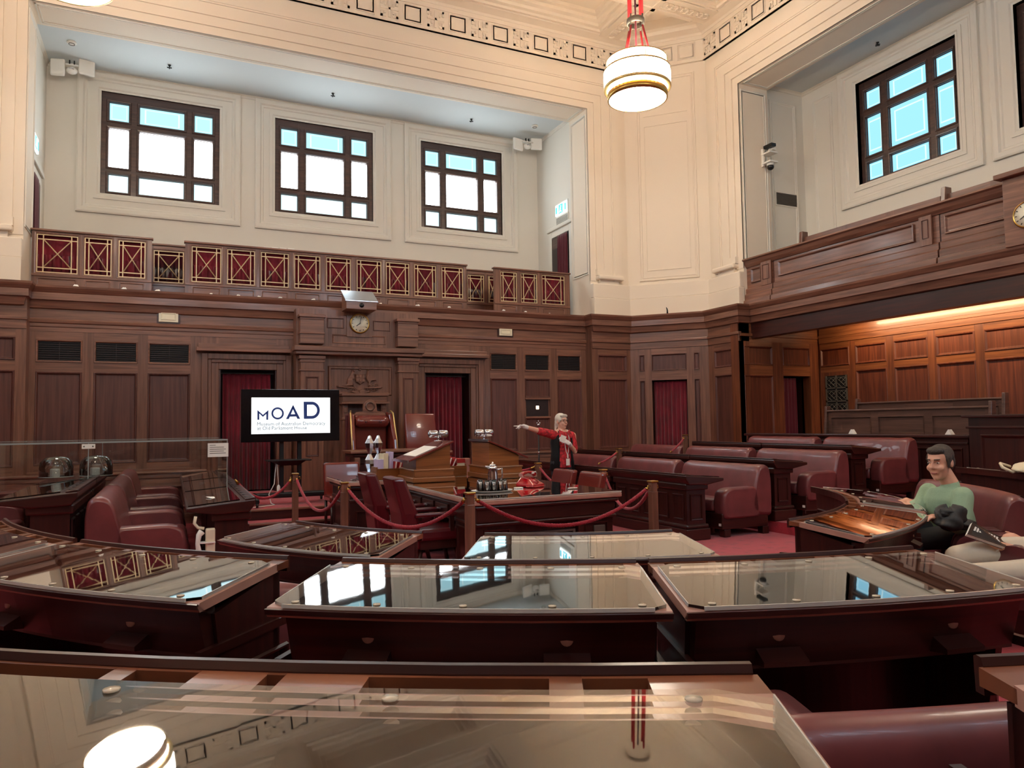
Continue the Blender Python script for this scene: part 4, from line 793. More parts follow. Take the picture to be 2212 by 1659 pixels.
# ================================================================ RIGHT BALCONY FRONT
FBL = FR((10.82, CY), (0, -1), (-1, 0))
t = thing('gallery_balcony', 'long dark panelled timber balcony front running along the right wall', 'balcony', (10.9, CY, 3.8), world=True)
def pu(x, y): return FBL.px(x, y)
e0, e1 = -5.33, pu(2187, 480)[0]; ztp = 4.72
MB().box(e0, 4.9, -.12, -.03, 3.79, ztp, FBL.M).build('backing', 'desk_wood_h', t)
sec = [(e0, pu(1670, 610)[0]), (pu(1671, 610)[0], pu(2029, 510)[0]), (pu(2031, 510)[0], e1)]
for k, (a, b) in enumerate(sec): MB().box(a+.005, b-.005, -.028, -.021, 4.15, ztp-.1, FBL.M).build('face_board', 'wall_wood_h', t)
zp = (4.26, 4.56)
for x0, x1, y in ((1622, 1644, 600), (1680, 1976, 560), (2040, 2180, 480)):
    a, b = pu(x0, y)[0], pu(x1, y-.27*(x1-x0)*.2)[0]; panel(FBL, a, b, *zp, t, 'wall_wood_h')
for x0, x1, y in ((1650, 1664, 600), (1995, 2009, 520)):
    a, b = pu(x0, y)[0], pu(x1, y)[0]; fbox(FBL, a-.05, b+.05, 0, .03, 4.15, ztp-.1, 'pilaster_strip', 'wall_wood_v', t); panel(FBL, a, b, *zp, t, 'panel_wood', n=.03, s=.4)
for k, (a, b) in enumerate(sec):
    mb = MB(); mb.loft([[(u, -.02, 3.80), (u, .10, 3.80), (u, .09, 3.90), (u, .05, 3.92), (u, .05, 4.02), (u, .02, 4.05), (u, .02, 4.14), (u, .005, 4.16), (u, -.02, 4.16)] for u in (a+.006, b-.006)], FBL.M, False); mb.build('base_moulding', 'wall_wood_h', t)
mb = MB(); mb.loft([[(u, -.16, ztp-.02), (u, -.16, ztp+.05), (u, .09, ztp+.05), (u, .10, ztp+.02), (u, .06, ztp), (u, .04, ztp-.06), (u, .0, ztp-.12), (u, -.02, ztp-.12)] for u in (e0, e1+.05)], FBL.M, False); mb.build('handrail', 'wall_wood_h', t)
# projecting centre of the balcony with its clock
MB().box(e1, 1.2, -.05, .2, 3.80, ztp+.05, FBL.M).build('centre_bay', 'wall_wood_h', t, .01); MB().box(e1-.06, 1.26, -.1, .3, ztp+.05, ztp+.12, FBL.M).build('centre_bay_rail', 'wall_wood_h', t, .01)
MB().box(1.2, 4.9, -.02, .0, 3.8, ztp, FBL.M).build('face_board', 'wall_wood_h', t); MB().box(1.2, 4.9, -.16, .1, ztp-.05, ztp+.05, FBL.M).build('handrail', 'wall_wood_h', t)
FBC = FR((10.62, CY), (0, -1), (-1, 0)); u, z = FBC.px(2219, 463, .02); ck = thing('wall_clock', 'round pale clock on the balcony front at the right edge of the view', 'clock', (0,0,0), world=True)
MC = FBC.M @ Matrix.Translation((u, .005, z)) @ Matrix.Rotation(-PI/2, 4, 'X'); MB().lathe([(.001,0),(.185,0),(.19,.02),(.175,.045),(.165,.045),(.163,.03),(.001,.03)], 32, MC).build('rim', 'brass', ck); MB().lathe([(.001,.03),(.163,.03),(.163,.034),(.001,.034)], 32, MC).build('dial', 'clock_face', ck)
for a in range(12): MB().box(-.006,.006,.125,.15,.034,.037, MC @ Matrix.Rotation(-a*PI/6, 4, 'Z')).build('hour_mark', 'black', ck)
MB().box(-.006,.006,-.02,.1,.037,.04, MC @ Matrix.Rotation(1, 4, 'Z')).build('hand', 'black', ck)
# beam and boarded soffit under the balcony
bm_ = struct('ceiling_balcony', (11.6, CY, 3.4))
MB().box(10.83, 11.05, .9, 11.48, 3.12, 3.6).build('beam', 'desk_wood_h', bm_); MB().box(10.80, 10.9, .9, 11.48, 3.42, 3.56).build('beam_moulding', 'desk_wood_h', bm_, .02); MB().box(11.0, 12.75, .9, 11.5, 3.55, 3.6).build('soffit_board', 'alcove_h', bm_)
MB().box(12.0, 12.1, 1.2, 11.3, 3.44, 3.52).build('light_trough', 'desk_wood_h', bm_)
# benches in the right gallery
FU = FR((11.75, CY), (0, -1), (-1, 0))
def gbench(x0, x1, label, ends):
    u0, u1 = FU.px(x0, 500)[0], FU.px(x1, 400)[0]; n_ = 3; t = thing('gallery_bench', label, 'bench', FU.M @ Vector(((u0+u1)/2, 0, 3.72)), 0, 'right gallery benches', True); zt = 5.17
    MB().box(u0, u1, -.08, -.04, 4.1, zt, FU.M).build('back_board', 'wall_wood_h', t)
    st = (u1-u0)/n_; cols = [(u0+st*i+.1, u0+st*(i+1)-.06) for i in range(n_)]; fill(FU, cols, [(4.3, zt-.16)], u0, u1, 4.1, zt, t, 'wall_wood_v', 'wall_wood_h', -.04, .0)
    for a, b in cols: panel(FU, a, b, 4.3, zt-.16, t, 'wall_wood_h', n=0, s=.4)
    MB().box(u0, u1, -.06, .45, 4.06, 4.1, FU.M).build('seat', 'wall_wood_h', t)
    for e in ends:
        u = u0 if e < 0 else u1
        MB().loft([[(u-.05, -.1, 3.72), (u-.05, .3, 3.72), (u-.05, .1, zt-.3), (u-.05, .06, zt+.12), (u-.05, -.1, zt+.12)], [(u+.03, -.1, 3.72), (u+.03, .3, 3.72), (u+.03, .1, zt-.3), (u+.03, .06, zt+.12), (u+.03, -.1, zt+.12)]], FU.M, False).build('bench_end', 'wall_wood_v', t, .01)
gbench(1735, 2030, 'panelled timber bench at the far end of the right gallery', (-1,)); gbench(2048, 2400, 'panelled timber bench at the near end of the right gallery', (-1,))
# ================================================================ STRAIGHT ROWS (desk units and two-seat benches)
def loftY(mb, prof, y0, y1, r=.0):      # (x, z) profile along y
    mb.loft([[(x, y0, z) for x, z in prof], [(x, y1, z) for x, z in prof]], smooth=False); return mb
def soft_block(name, x0, x1, y0, y1, z0, z1, mat, t, b=.06, sub=1):
    return MB().box(x0, x1, y0, y1, z0, z1).build(name, mat, t, b, 3)
def puff(name, prof, y0, y1, mat, t, n=14, bulge=.02, end=.04, seed=0):      # upholstered piece: rounded ends, slightly uneven surface
    rnd = random.Random(seed); cx_ = sum(p[0] for p in prof)/len(prof); cz_ = sum(p[1] for p in prof)/len(prof); rings = []
    ys = [y0, y0+end*.35, y0+end]+[y0+end+(y1-y0-2*end)*i/n for i in range(1, n)]+[y1-end, y1-end*.35, y1]
    for i, y in enumerate(ys):
        k = .86 if i in (0, len(ys)-1) else (.96 if i in (1, len(ys)-2) else 1+bulge*(rnd.random()-.5))
        rings.append([(cx_+(x-cx_)*k, y, cz_+(z-cz_)*k) for x, z in prof])
    return MB().loft(rings).build(name, mat, t)
def rprof(pts, r=.05, n=3):      # round the corners of a closed (x, z) polygon
    out = []; m = len(pts)
    for i in range(m):
        p = Vector(pts[i]); a = Vector(pts[i-1]); b = Vector(pts[(i+1) % m])
        ra = min(r, (a-p).length*.45); rb = min(r, (b-p).length*.45)
        A = p+(a-p).normalized()*ra; B = p+(b-p).normalized()*rb
        for k in range(n+1):
            t_ = k/n; out.append(tuple(A*(1-t_)**2+p*2*t_*(1-t_)+B*t_**2))
    return out
LB = 1.52
def make_bench(L, name='leather_bench'):      # local x: 0 front of seat .. .78 back, y: 0 .. L
    t = thing(name, '', 'bench')
    puff('seat', rprof([(-.02,.30),(.62,.28),(.6,.42),(.0,.46)], .06), .2, L-.2, 'leather', t, 10, .03, .03, 1)
    puff('backrest', rprof([(.46,.36),(.56,.72),(.60,.84),(.70,.875),(.77,.84),(.79,.7),(.79,.22),(.5,.25)], .05), .0, L, 'leather', t, 16, .02, .05, 2)
    for y in (.0, L-.21):
        puff('armrest', rprof([(.02,.22),(.0,.40),(.03,.56),(.14,.60),(.58,.60),(.62,.22)], .06), y, y+.21, 'leather', t, 4, .02, .05, 3)
    MB().box(.0, .74, .03, L-.03, .1, .29).build('base', 'desk_wood_h', t, .01)
    MB().box(.03, .06, .25, L-.25, .03, .12).build('apron', 'desk_wood_h', t)
    for x in (.04, .66):
        for y in (.04, L-.14): MB().box(x, x+.1, y, y+.1, 0, .1).build('leg', 'desk_wood_v', t, .01)
    d = MB().box(-.012, .004, L*.3, L*.3+.09, .17, .19).build('drawer_pull', 'silver', t)
    MB().box(-.006, .0, .05, .09, .14, .17).build('asset_tag', 'paper', t)
    return t
def make_desk(L):      # local x: 0 inner face .. .34 body, top overhangs to .54; y 0..L; senators sit on the +x side
    t = thing('bench_desk', '', 'desk')
    MB().box(.03, .31, .03, L-.03, .0, .68).build('body', 'desk_wood_v', t)
    F = FR((0.03, 0), (0, -1), (-1, 0)); n = 5; st = (L-.06)/n
    cols = [(-L+.03+st*i+.05, -L+.03+st*(i+1)-.05) for i in range(n)]
    for a, b in cols: panel(F, a, b, .24, .55, t, 'desk_wood_v', n=.004, s=.6)
    FE = FR((0.17, .03), (1, 0), (0, -1)); panel(FE, -.09, .09, .24, .55, t, 'desk_wood_v', n=.004, s=.6)
    MB().box(-.01, .35, -.01, L+.01, 0, .14).build('plinth', 'desk_wood_h', t, .012); MB().box(.0, .34, .0, L, .14, .19).build('plinth_moulding', 'desk_wood_h', t, .02)
    MB().box(.0, .34, .0, L, .60, .68).build('frieze', 'desk_wood_h', t, .015)
    mb = MB(); loftY(mb, [(-.03,.735),(-.03,.785),(.55,.735),(.55,.70),(.30,.66),(.02,.67)], -.04, L+.03); mb.build('desk_top', 'desk_wood_h', t, .012)
    mb = MB(); loftY(mb, [(.10,.776),(.10,.784),(.53,.748),(.53,.740)], .02, L-.02); mb.build('glass_sheet', 'desk_glass', t)
    mb = MB(); loftY(mb, [(-.03,.785),(-.03,.80),(-.01,.80),(.06,.79),(.06,.776)], -.02, L+.02); tr_ = mb.build('pen_tray', 'desk_wood_h', t, .006)
    for i in range(6): MB().box(.0, .05, .1+i*(L-.3)/5, .2+i*(L-.3)/5, .788, .797).build('tray_slot', 'black', tr_)
    return t
B0, D0 = make_bench(LB), make_desk(1.6)
UY = {'A': 7.02, 'B': 8.71, 'C': 10.39}; ROWN = ('front', 'second', 'third'); UN = {'A': 'nearest the aisle', 'B': 'in the middle of the row', 'C': 'at the dais end'}
first = [True, True]
def place(o, i, loc, rz, label, group):
    if first[i]: first[i] = False; o.location = loc; o.rotation_euler = (0,0,rz); o['label'] = label; o['group'] = group; return o
    return copy_tree(o, None, loc, rz, label, group)
for side in ('right', 'left'):
    for k in range(3):
        for u in 'ABC':
            if (side == 'right' and k == 2 and u == 'C') or (side == 'left' and (k == 2 or (k == 1 and u == 'C'))): continue
            z = .14*k; y = UY[u]; xb, xd = 6.11+1.4*k, 5.58+1.4*k
            if side == 'right': lb, ld_ = (xb, y+.02, z), (xd, y+.06, z); rz = 0
            else: lb, ld_ = (2*AX-xb, y+.02+LB, z), (2*AX-xd, y+.06+1.6, z); rz = PI
            place(B0, 0, lb, rz, 'maroon leather bench in the %s row on the %s, %s' % (ROWN[k], side, UN[u]), 'leather benches in the straight rows'); place(D0, 1, ld_, rz, 'dark timber desk in the %s row on the %s, %s' % (ROWN[k], side, UN[u]), 'timber desks in the straight rows')
# panelled rail behind the last row, with tent cards
F4 = FR((9.98, 8.55), (0, -1), (-1, 0)); t = thing('panelled_rail', 'long panelled timber rail behind the third row on the right', 'rail', (10.0, 8.5, .28), world=True)
MB().box(-2.2, 2.05, -.1, -.03, .28, 1.14, F4.M).build('backing', 'desk_wood_h', t)
cols = [(-2.2+.85*i+.08, -2.2+.85*(i+1)-.08) for i in range(5)]; fill(F4, cols, [(.5, 1.0)], -2.2, 2.05, .28, 1.14, t, 'desk_wood_v', 'desk_wood_h')
for c_ in cols: panel(F4, *c_, .5, 1.0, t, 'desk_wood_v')
MB().box(-2.25, 2.1, -.2, .06, 1.14, 1.185, F4.M).build('cap_rail', 'desk_wood_h', t, .01); MB().box(-2.2, 2.05, 0, .02, 1.05, 1.08, F4.M).build('moulding', 'desk_wood_h', t, .005)
for x, k in ((1838, 'white tent card on the rail in front of the pews, left one'), (2048, 'white tent card on the rail in front of the pews, right one')):
    c = atX(x, 936, 9.95); mb = MB(); mb.loft([[(c.x-.06, c.y, 1.186), (c.x+.0, c.y, 1.26), (c.x+.06, c.y, 1.186)], [(c.x-.06, c.y+.1, 1.186), (c.x, c.y+.1, 1.26), (c.x+.06, c.y+.1, 1.186)]], smooth=False)
    mb = MB(); mb.loft([[(c.x, c.y-.05, 1.187), (c.x, c.y, 1.26), (c.x, c.y+.05, 1.187)], [(c.x+.08, c.y-.05, 1.187), (c.x+.08, c.y, 1.26), (c.x+.08, c.y+.05, 1.187)]], smooth=False); tag(mb.build('tent_card', 'paper', None), k, 'card', 'tent cards on the rail')
# timber pews under the balcony
def pew(X, y0, y1, zt, zb, label):
    t = thing('timber_pew', label, 'pew', (X, (y0+y1)/2, zb), 0, 'pews under the balcony', True); F = FR((X, 0), (0, -1), (-1, 0))
    n = 3; st = (y1-y0)/n; cols = [(-y1+st*i+.07, -y1+st*(i+1)-.07) for i in range(n)]
    MB().box(-y1, -y0, -.08, -.04, zb, zt, F.M).build('back_board', 'pew_wood', t); fill(F, cols, [(zb+.2, zt-.1)], -y1, -y0, zb, zt, t, 'pew_wood', 'pew_wood', -.04, 0)
    for c_ in cols: panel(F, *c_, zb+.2, zt-.1, t, 'pew_wood', s=.3)
    MB().box(-y1-.02, -y0+.02, -.07, .03, zt, zt+.03, F.M).build('top_rail', 'pew_wood', t, .008); MB().box(-y1, -y0, 0, .4, zb+.42, zb+.46, F.M).build('seat', 'pew_wood', t, .01)
    for u in (-y1-.05, -y0):
        MB().loft([[(u+d, .42, zb), (u+d, .36, zb+.55), (u+d, .1, zb+.62), (u+d, .03, zt+.1), (u+d, -.07, zt+.1), (u+d, -.07, zb)] for d in (0, .05)], F.M, False).build('pew_end', 'pew_wood', t, .008)
pew(10.65, 6.6, 9.45, 1.56, .28, 'timber pew in front, just behind the panelled rail on the right'); pew(11.55, 6.95, 9.55, 1.70, .42, 'rear timber pew against the panelled alcove wall')
MB_ = sbuild(MB().box(11.0, 12.7, 1, 11.4, 0, .42), 'floor', 'carpet')
F5 = FR((9.62, 4.9), (0, -1), (-1, 0)); t = thing('panelled_enclosure', 'tall dark panelled enclosure right of the pews', 'enclosure', (9.9, 4.6, .28), world=True)
MB().box(-1.35, 2.4, -.9, -.03, .28, 1.42, F5.M).build('body', 'desk_wood_v', t); cols = [(-1.2+1.2*i, -.25+1.2*i) for i in range(3)]
fill(F5, cols, [(.55, 1.2)], -1.35, 2.4, .28, 1.42, t, 'desk_wood_v', 'desk_wood_h')
for c_ in cols: panel(F5, *c_, .55, 1.2, t, 'desk_wood_v')
MB().box(-1.42, 2.45, -.95, .05, 1.42, 1.46, F5.M).build('cap', 'desk_wood_h', t, .01); MB().box(-1.38, 2.4, -.9, .025, 1.28, 1.31, F5.M).build('moulding', 'desk_wood_h', t, .006)
# ================================================================ CURVED ROWS round the horseshoe
def pol(r, a, z): a = math.radians(a); return (HX+r*math.cos(a), HY+r*math.sin(a), z)
def sector(mb, prof, a0, a1, n=None, smooth=False):      # (r, z) profile swept in angle
    n = n or max(2, int(abs(a1-a0)/2.2)); mb.loft([[pol(r, a0+(a1-a0)*i/n, z) for r, z in prof] for i in range(n+1)], smooth=smooth); return mb
SL = math.tan(math.radians(6.5))
def curved_desk(ri, ro, a0, a1, zb, label, recess=None, studs=True, mat='desk_wood_v', SL=SL, drop=0):
    zi = zb+.796-drop; am = (a0+a1)/2
    t = thing('curved_desk', label, 'desk', pol((ri+ro)/2, am, zb), 0, 'curved desks round the horseshoe', True)
    def zt(r): return zi-(r-ri)*SL
    da = math.degrees(.02/ro)
    top = [(ri+.085, zt(ri+.085)-.03), (ri+.085, zt(ri+.085)), (ro+.02, zt(ro)), (ro+.03, zt(ro)-.012), (ro+.02, zt(ro)-.03)]
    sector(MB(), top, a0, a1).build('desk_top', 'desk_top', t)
    sector(MB(), [(ro-.01, zt(ro)-.035), (ro+.032, zt(ro)-.02), (ro+.036, zt(ro)-.004), (ro+.03, zt(ro)-.002)], a0, a1).build('edge_moulding', 'desk_wood_h', t)
    # tray strip with sunk compartments
    rec = recess or [(.05, .2), (.225, .31), (.345, .365), (.42, .58), (.635, .655), (.69, .775), (.8, .95)]
    tr_ = sector(MB(), [(ri-.004, zi-.05), (ri-.006, zi+.004), (ri+.0, zi+.007), (ri+.010, zi+.006), (ri+.015, zi-.006), (ri+.015, zi-.05)], a0+.35*da, a1-.35*da).build('back_rail', 'desk_wood_h', t)
    ro_t = ri+.09; c = a0; f = lambda q: a0+(a1-a0)*q
    for lo, hi in rec+[(1, 1)]:
        e = f(hi) if lo < 1 else a1
        zq = zt(ri+.05)
        sector(MB(), [(ri+.014, zq-.03), (ri+.014, zq-.002), (ro_t, zq-.008), (ro_t, zq-.03)], c, f(lo)).build('tray_board', 'tray_wood', t)
        if lo < 1:
            sector(MB(), [(ri+.014, zq-.03), (ri+.014, zq-.002), (ri+.024, zq-.002), (ri+.024, zq-.03)], f(lo), f(hi)).build('tray_lip', 'tray_wood', t); sector(MB(), [(ro_t-.014, zq-.03), (ro_t-.014, zq-.007), (ro_t, zq-.008), (ro_t, zq-.03)], f(lo), f(hi)).build('tray_lip', 'tray_wood', t)
            sector(MB(), [(ri+.014, zq-.05), (ri+.014, zq-.045), (ro_t, zq-.045), (ro_t, zq-.05)], f(lo), f(hi)).build('tray_well', 'black', t)
        c = f(hi)
    # glass sheet with rounded corners and clear studs
    g0, g1 = a0+.6*da, a1-.6*da; gr0, gr1 = ri+.095, ro+.025; mb = MB(); rings = []
    n = 24; rc = .03
    for i in range(n+1):
        a = g0+(g1-g0)*i/n; arc = math.radians(min(a-g0, g1-a))*ro
        k = rc-math.sqrt(max(0, rc*rc-(rc-min(arc, rc))**2)) if arc < rc else 0
        r0_, r1_ = gr0+k, gr1-k
        rings.append([pol(r0_, a, zt(r0_)+.004), pol(r0_, a, zt(r0_)+.013), pol(r1_, a, zt(r1_)+.013), pol(r1_, a, zt(r1_)+.004)])
    gs = mb.loft(rings, smooth=False).build('glass_sheet', 'desk_glass', t)
    sector(MB(), [(gr1-.004, zt(gr1)+.003), (gr1-.004, zt(gr1)+.0145), (gr1+.002, zt(gr1)+.0145), (gr1+.002, zt(gr1)+.003)], g0+2*da, g1-2*da).build('glass_edge', 'glass_rim', t)
    for a in (g0, g1):
        mb = MB(); e_ = .1*da if a == g0 else -.1*da; mb.loft([[pol(r, a+q, zt(r)+h) for q, h in ((0, .003), (0, .0145), (e_, .0145), (e_, .003))] for r in (gr0+.02, gr1-.03)], smooth=False); mb.build('glass_edge', 'glass_rim', t)
    if studs:
        for r in (gr0+.03, gr1-.025):
            for i in range(5):
                a = g0+(g1-g0)*(.06+.22*i); p = pol(r, a, zt(r)+.013); MB().lathe([(.001, 0), (.012, 0), (.012, .003), (.001, .004)], 10, Matrix.Translation(p)).build('glass_stud', 'stud', t)
    # carcass
    sector(MB(), [(ri+.04, zb), (ri+.04, zi-.05), (ri+.08, zi-.05), (ri+.08, zb)], a0+1.2*da, a1-1.2*da).build('front_board', mat, t)
    sector(MB(), [(ri+.0, zb), (ri+.0, zb+.14), (ri+.05, zb+.17), (ri+.09, zb+.17), (ri+.09, zb)], a0+.8*da, a1-.8*da).build('plinth', 'desk_wood_h', t)
    n = max(2, round(math.radians(a1-a0)*ri/.42)); st = (a1-a0)/n
    for i in range(n):
        am_ = a0+st*(i+.5); p = pol(ri+.04, am_, 0); ar = math.radians(am_); F = FR(p, (-math.sin(ar), math.cos(ar)), (-math.cos(ar), -math.sin(ar))); h_ = math.radians(st)*ri/2-.05
        panel(F, -h_, h_, zb+.26, zb+.6, t, mat, n=.006, s=.6)
    for s_, a in ((1, a0), (-1, a1)):
        aa = a+s_*1.2*da; ab = a+s_*2.6*da
        sector(MB(), [(ri+.05, zb), (ri+.05, zi-.04), (ro-.08, zt(ro)-.06), (ro-.2, zb)], *sorted((aa, ab)), n=1).build('end_board', mat, t)
        ar = math.radians(a+s_*1.2*da); p = pol((ri+ro)/2-.04, a+s_*1.2*da, 0); F = FR(p, (math.cos(ar), math.sin(ar)), (s_*math.sin(ar), -s_*math.cos(ar))); panel(F, -.2, .14, zb+.2, zb+.48, t, mat, n=.004, s=.6)
        F2 = FR(p, (math.cos(ar), math.sin(ar)), (s_*math.sin(ar), -s_*math.cos(ar))); MB().box(-.28, .28, -.01, .012, zb+.55, zb+.58, F2.M).build('end_moulding', 'desk_wood_h', t)
    sector(MB(), [(ro-.10, zt(ro)-.19), (ro-.06, zt(ro)-.19), (ro-.02, zt(ro)-.04), (ro-.10, zt(ro)-.04)], a0+2*da, a1-2*da).build('drawer_rail', 'desk_wood_h', t)
    sector(MB(), [(ri+.1, zt(ro)-.20), (ri+.1, zt(ro)-.19), (ro-.06, zt(ro)-.19), (ro-.06, zt(ro)-.20)], a0+2*da, a1-2*da).build('drawer_floor', 'desk_wood_h', t)
    for q in (.25, .75):
        a = a0+(a1-a0)*q; dh = math.degrees(.07/ro); d_ = sector(MB(), [(ro-.06, zt(ro)-.185), (ro+.01, zt(ro)-.175), (ro+.01, zt(ro)-.16), (ro-.045, zt(ro)-.135)], a-dh, a+dh, 2).build('drawer_pull', 'desk_wood_h', t)
        ar = math.radians(a); MR = Matrix.Translation(pol(ro-.043, a, zt(ro)-.095)) @ Matrix.Rotation(ar, 4, 'Z') @ Matrix.Rotation(PI/2-.26, 4, 'Y'); MB().lathe([(.001, 0), (.02, 0), (.02, .006), (.001, .007)], 16, MR).build('roundel', 'desk_top', t)
    return t
plain('glass_rim', (206, 200, 190), .2, coat=.5); plain('stud', (206, 190, 165), .25, coat=.5)
RO = {'D': (2.505, 3.01, 0), 'E': (4.095, 4.575, .14), 'F': (5.605, 6.08, .28)}
for row, a0, a1, k in (('D', -160, -134.6, 'curved front desk left of the centre, with a violet reflection'), ('D', -126, -100.6, 'curved front desk before the central table'), ('D', -80, -55, 'curved front desk nearest the seated man, set with a gap to the left'), ('D', -51, -21, 'curved front desk in front of the man in green'),
                       ('E', -166, -149, 'second-row curved desk at the far left edge of the view'), ('E', -148.3, -131.4, 'second-row curved desk at left, its glass reflecting lattice'), ('E', -128.4, -113.1, 'second-row curved desk reflecting the bright windows'), ('E', -112.6, -97.6, 'second-row curved desk at right reflecting the plaster wall'), ('E', -77, -51, 'second-row curved desk behind the person holding a book'), ('E', -49.5, -18, 'second-row curved desk carrying the canvas bag')):
    curved_desk(*RO[row][:2], a0, a1, RO[row][2], k)
f1 = lambda a: (a+133.5)/(133.5-114.4)
curved_desk(*RO['F'][:2], -133.5, -114.4, .28, 'large curved desk in the foreground, its glass reflecting a round lamp', SL=math.tan(math.radians(7.4)), drop=.02, recess=[(f1(-130), f1(-128.6)), (f1(-128), f1(-124.7)), (f1(-124.3), f1(-123.2)), (f1(-122.05), f1(-121.75)), (f1(-120.4), f1(-117.6)), (f1(-117.1), f1(-116.1))])
curved_desk(*RO['F'][:2], -110.9, -92, .28, 'curved desk whose corner shows at the lower right edge', drop=.02)
def curved_bench(r0, r1, a0, a1, zb, hb, label):
    am = (a0+a1)/2; t = thing('curved_leather_bench', label, 'bench', pol((r0+r1)/2, am, zb), 0, 'curved leather benches', True); d = math.degrees(.2/r1)
    sector(MB(), rprof([(r0-.03, zb+.28), (r0-.03, zb+.43), (r1-.15, zb+.41), (r1-.15, zb+.28)], .05), a0+d, a1-d, 16, True).build('seat', 'leather', t)
    n = 20; rings = []; P = rprof([(r1-.26, zb+.36), (r1-.17, zb+hb-.16), (r1-.13, zb+hb-.03), (r1-.06, zb+hb), (r1, zb+hb-.05), (r1+.02, zb+.25), (r1-.2, zb+.25)], .05)
    cr = sum(p[0] for p in P)/len(P); cz_ = sum(p[1] for p in P)/len(P)
    for i in range(n+1):
        k = .88 if i in (0, n) else (.97 if i in (1, n-1) else 1); rings.append([pol(cr+(r-cr)*k, a0+(a1-a0)*(i/n if i not in (1, n-1) else (.012 if i == 1 else .988)), cz_+(z-cz_)*k) for r, z in P])
    MB().loft(rings).build('backrest', 'leather', t)
    for a in (a0, a1-d*1.1): sector(MB(), rprof([(r0, zb+.2), (r0-.02, zb+.38), (r0+.02, zb+.56), (r0+.12, zb+.60), (r1-.12, zb+.60), (r1-.1, zb+.2)], .06), a, a+d*1.1, 4, True).build('armrest', 'leather_dark', t)
    sector(MB(), [(r0, zb+.03), (r0, zb+.29), (r1-.02, zb+.29), (r1-.02, zb+.03)], a0+.4*d, a1-.4*d).build('base', 'desk_wood_h', t)
    return t
for r0, a0, a1, zb, hb, k in ((3.2, -162, -135, 0, .74, 'curved leather bench behind the violet-tinted front desk'), (3.2, -127, -101, 0, .74, 'curved leather bench behind the front desk before the central table'), (3.2, -60, -49, 0, .56, 'curved leather bench where the person with the book sits'), (3.2, -48, -20, 0, .86, 'curved leather bench under the man in green'), (4.72, -147, -132, .14, .72, 'curved leather bench behind the left second-row desk'), (4.72, -128, -114.2, .14, .72, 'curved leather bench behind the desk that reflects the windows'), (4.72, -112.9, -98, .14, .675, 'maroon leather bench whose back shows large at the lower right')):
    curved_bench(r0, r0+.52, a0, a1, zb, hb, k)
# ================================================================ CENTRAL TABLE AND CLERKS' TABLE
TX0, TX1, TY0, TY1, TZ_ = 2.38, 3.91, 5.92, 8.66, .78
t = thing('central_table', 'long dark polished central table with glass top and pierced grille in its end', 'table', ((TX0+TX1)/2, (TY0+TY1)/2, 0), world=True)
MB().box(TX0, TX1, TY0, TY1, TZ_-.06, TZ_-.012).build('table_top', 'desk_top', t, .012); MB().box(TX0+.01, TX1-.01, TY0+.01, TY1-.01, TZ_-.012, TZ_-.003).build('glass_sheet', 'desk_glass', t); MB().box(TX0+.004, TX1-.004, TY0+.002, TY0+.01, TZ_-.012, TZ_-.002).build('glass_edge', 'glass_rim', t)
MB().box(TX0+.0, TX0+.006, TY0+.01, TY1-.01, TZ_-.012, TZ_-.002).build('glass_edge', 'glass_rim', t)
MB().box(TX0+.05, TX1-.05, TY0+.05, TY1, TZ_-.22, TZ_-.06).build('frieze', 'desk_wood_h', t, .01); MB().box(TX0+.02, TX1-.02, TY0+.02, TY1, TZ_-.10, TZ_-.06).build('top_moulding', 'desk_wood_h', t, .02); MB().box(TX0+.04, TX1-.04, TY0+.04, TY1, TZ_-.25, TZ_-.22).build('frieze_moulding', 'desk_wood_h', t, .01)
for x in (TX0+.06, TX1-.44):      # end pedestals
    MB().box(x, x+.38, TY0+.08, TY0+.62, 0, TZ_-.22).build('pedestal', 'desk_wood_v', t, .008); F = FR((x+.19, TY0+.08), (1, 0), (0, -1)); panel(F, -.13, .13, .14, .50, t, 'desk_wood_v', n=.004, s=.7)
    F = FR((x, TY0+.35), (0, -1), (-1, 0)); panel(F, -.2, .2, .14, .50, t, 'desk_wood_v', n=.004, s=.7); MB().box(x-.015, x+.395, TY0+.065, TY0+.63, 0, .09).build('plinth', 'desk_wood_h', t, .01)
for x in (TX0+.06, TX1-.44): MB().box(x, x+.38, TY1-.7, TY1-.1, 0, TZ_-.22).build('pedestal', 'desk_wood_v', t, .008)
gx0, gx1, gz0, gz1, gy = TX0+.47, TX1-.47, .06, .44, TY0+.12
MB().box(TX0+.44, TX1-.44, gy+.02, gy+.06, 0, TZ_-.22).build('end_board', 'desk_wood_v', t); MB().box(gx0, gx1, gy+.005, gy+.02, gz0, gz1).build('grille_backing', 'dark_void', t)
g = MB()
for a, b in ((gz0, gz0+.02), (gz1-.02, gz1), (gz1-.1, gz1-.085)): g.box(gx0, gx1, gy-.008, gy+.01, a, b)
n = 3; st = (gx1-gx0)/n
for i in range(n+1): g.box(gx0+st*i-.012, gx0+st*i+.012, gy-.01, gy+.01, gz0, gz1)
for i in range(n):
    a, b = gx0+st*i, gx0+st*(i+1); lo, hi = gz0+.02, gz1-.1
    for p, q in (((a, lo), (b, hi)), ((a, hi), (b, lo)), ((a, (lo+hi)/2), ((a+b)/2, hi)), (((a+b)/2, hi), (b, (lo+hi)/2)), ((b, (lo+hi)/2), ((a+b)/2, lo)), (((a+b)/2, lo), (a, (lo+hi)/2))): g.tube([(p[0], gy, p[1]), (q[0], gy, q[1])], .008, 4)
g.build('grille', 'pewter', t)
for x, z0, z1 in ((TX0+.27, .2, .36), (TX1-.22, .16, .46)): MB().box(x-.06, x+.06, TY0+.06, TY0+.078, z0, z1).build('socket_plate', 'pewter', t, .004)
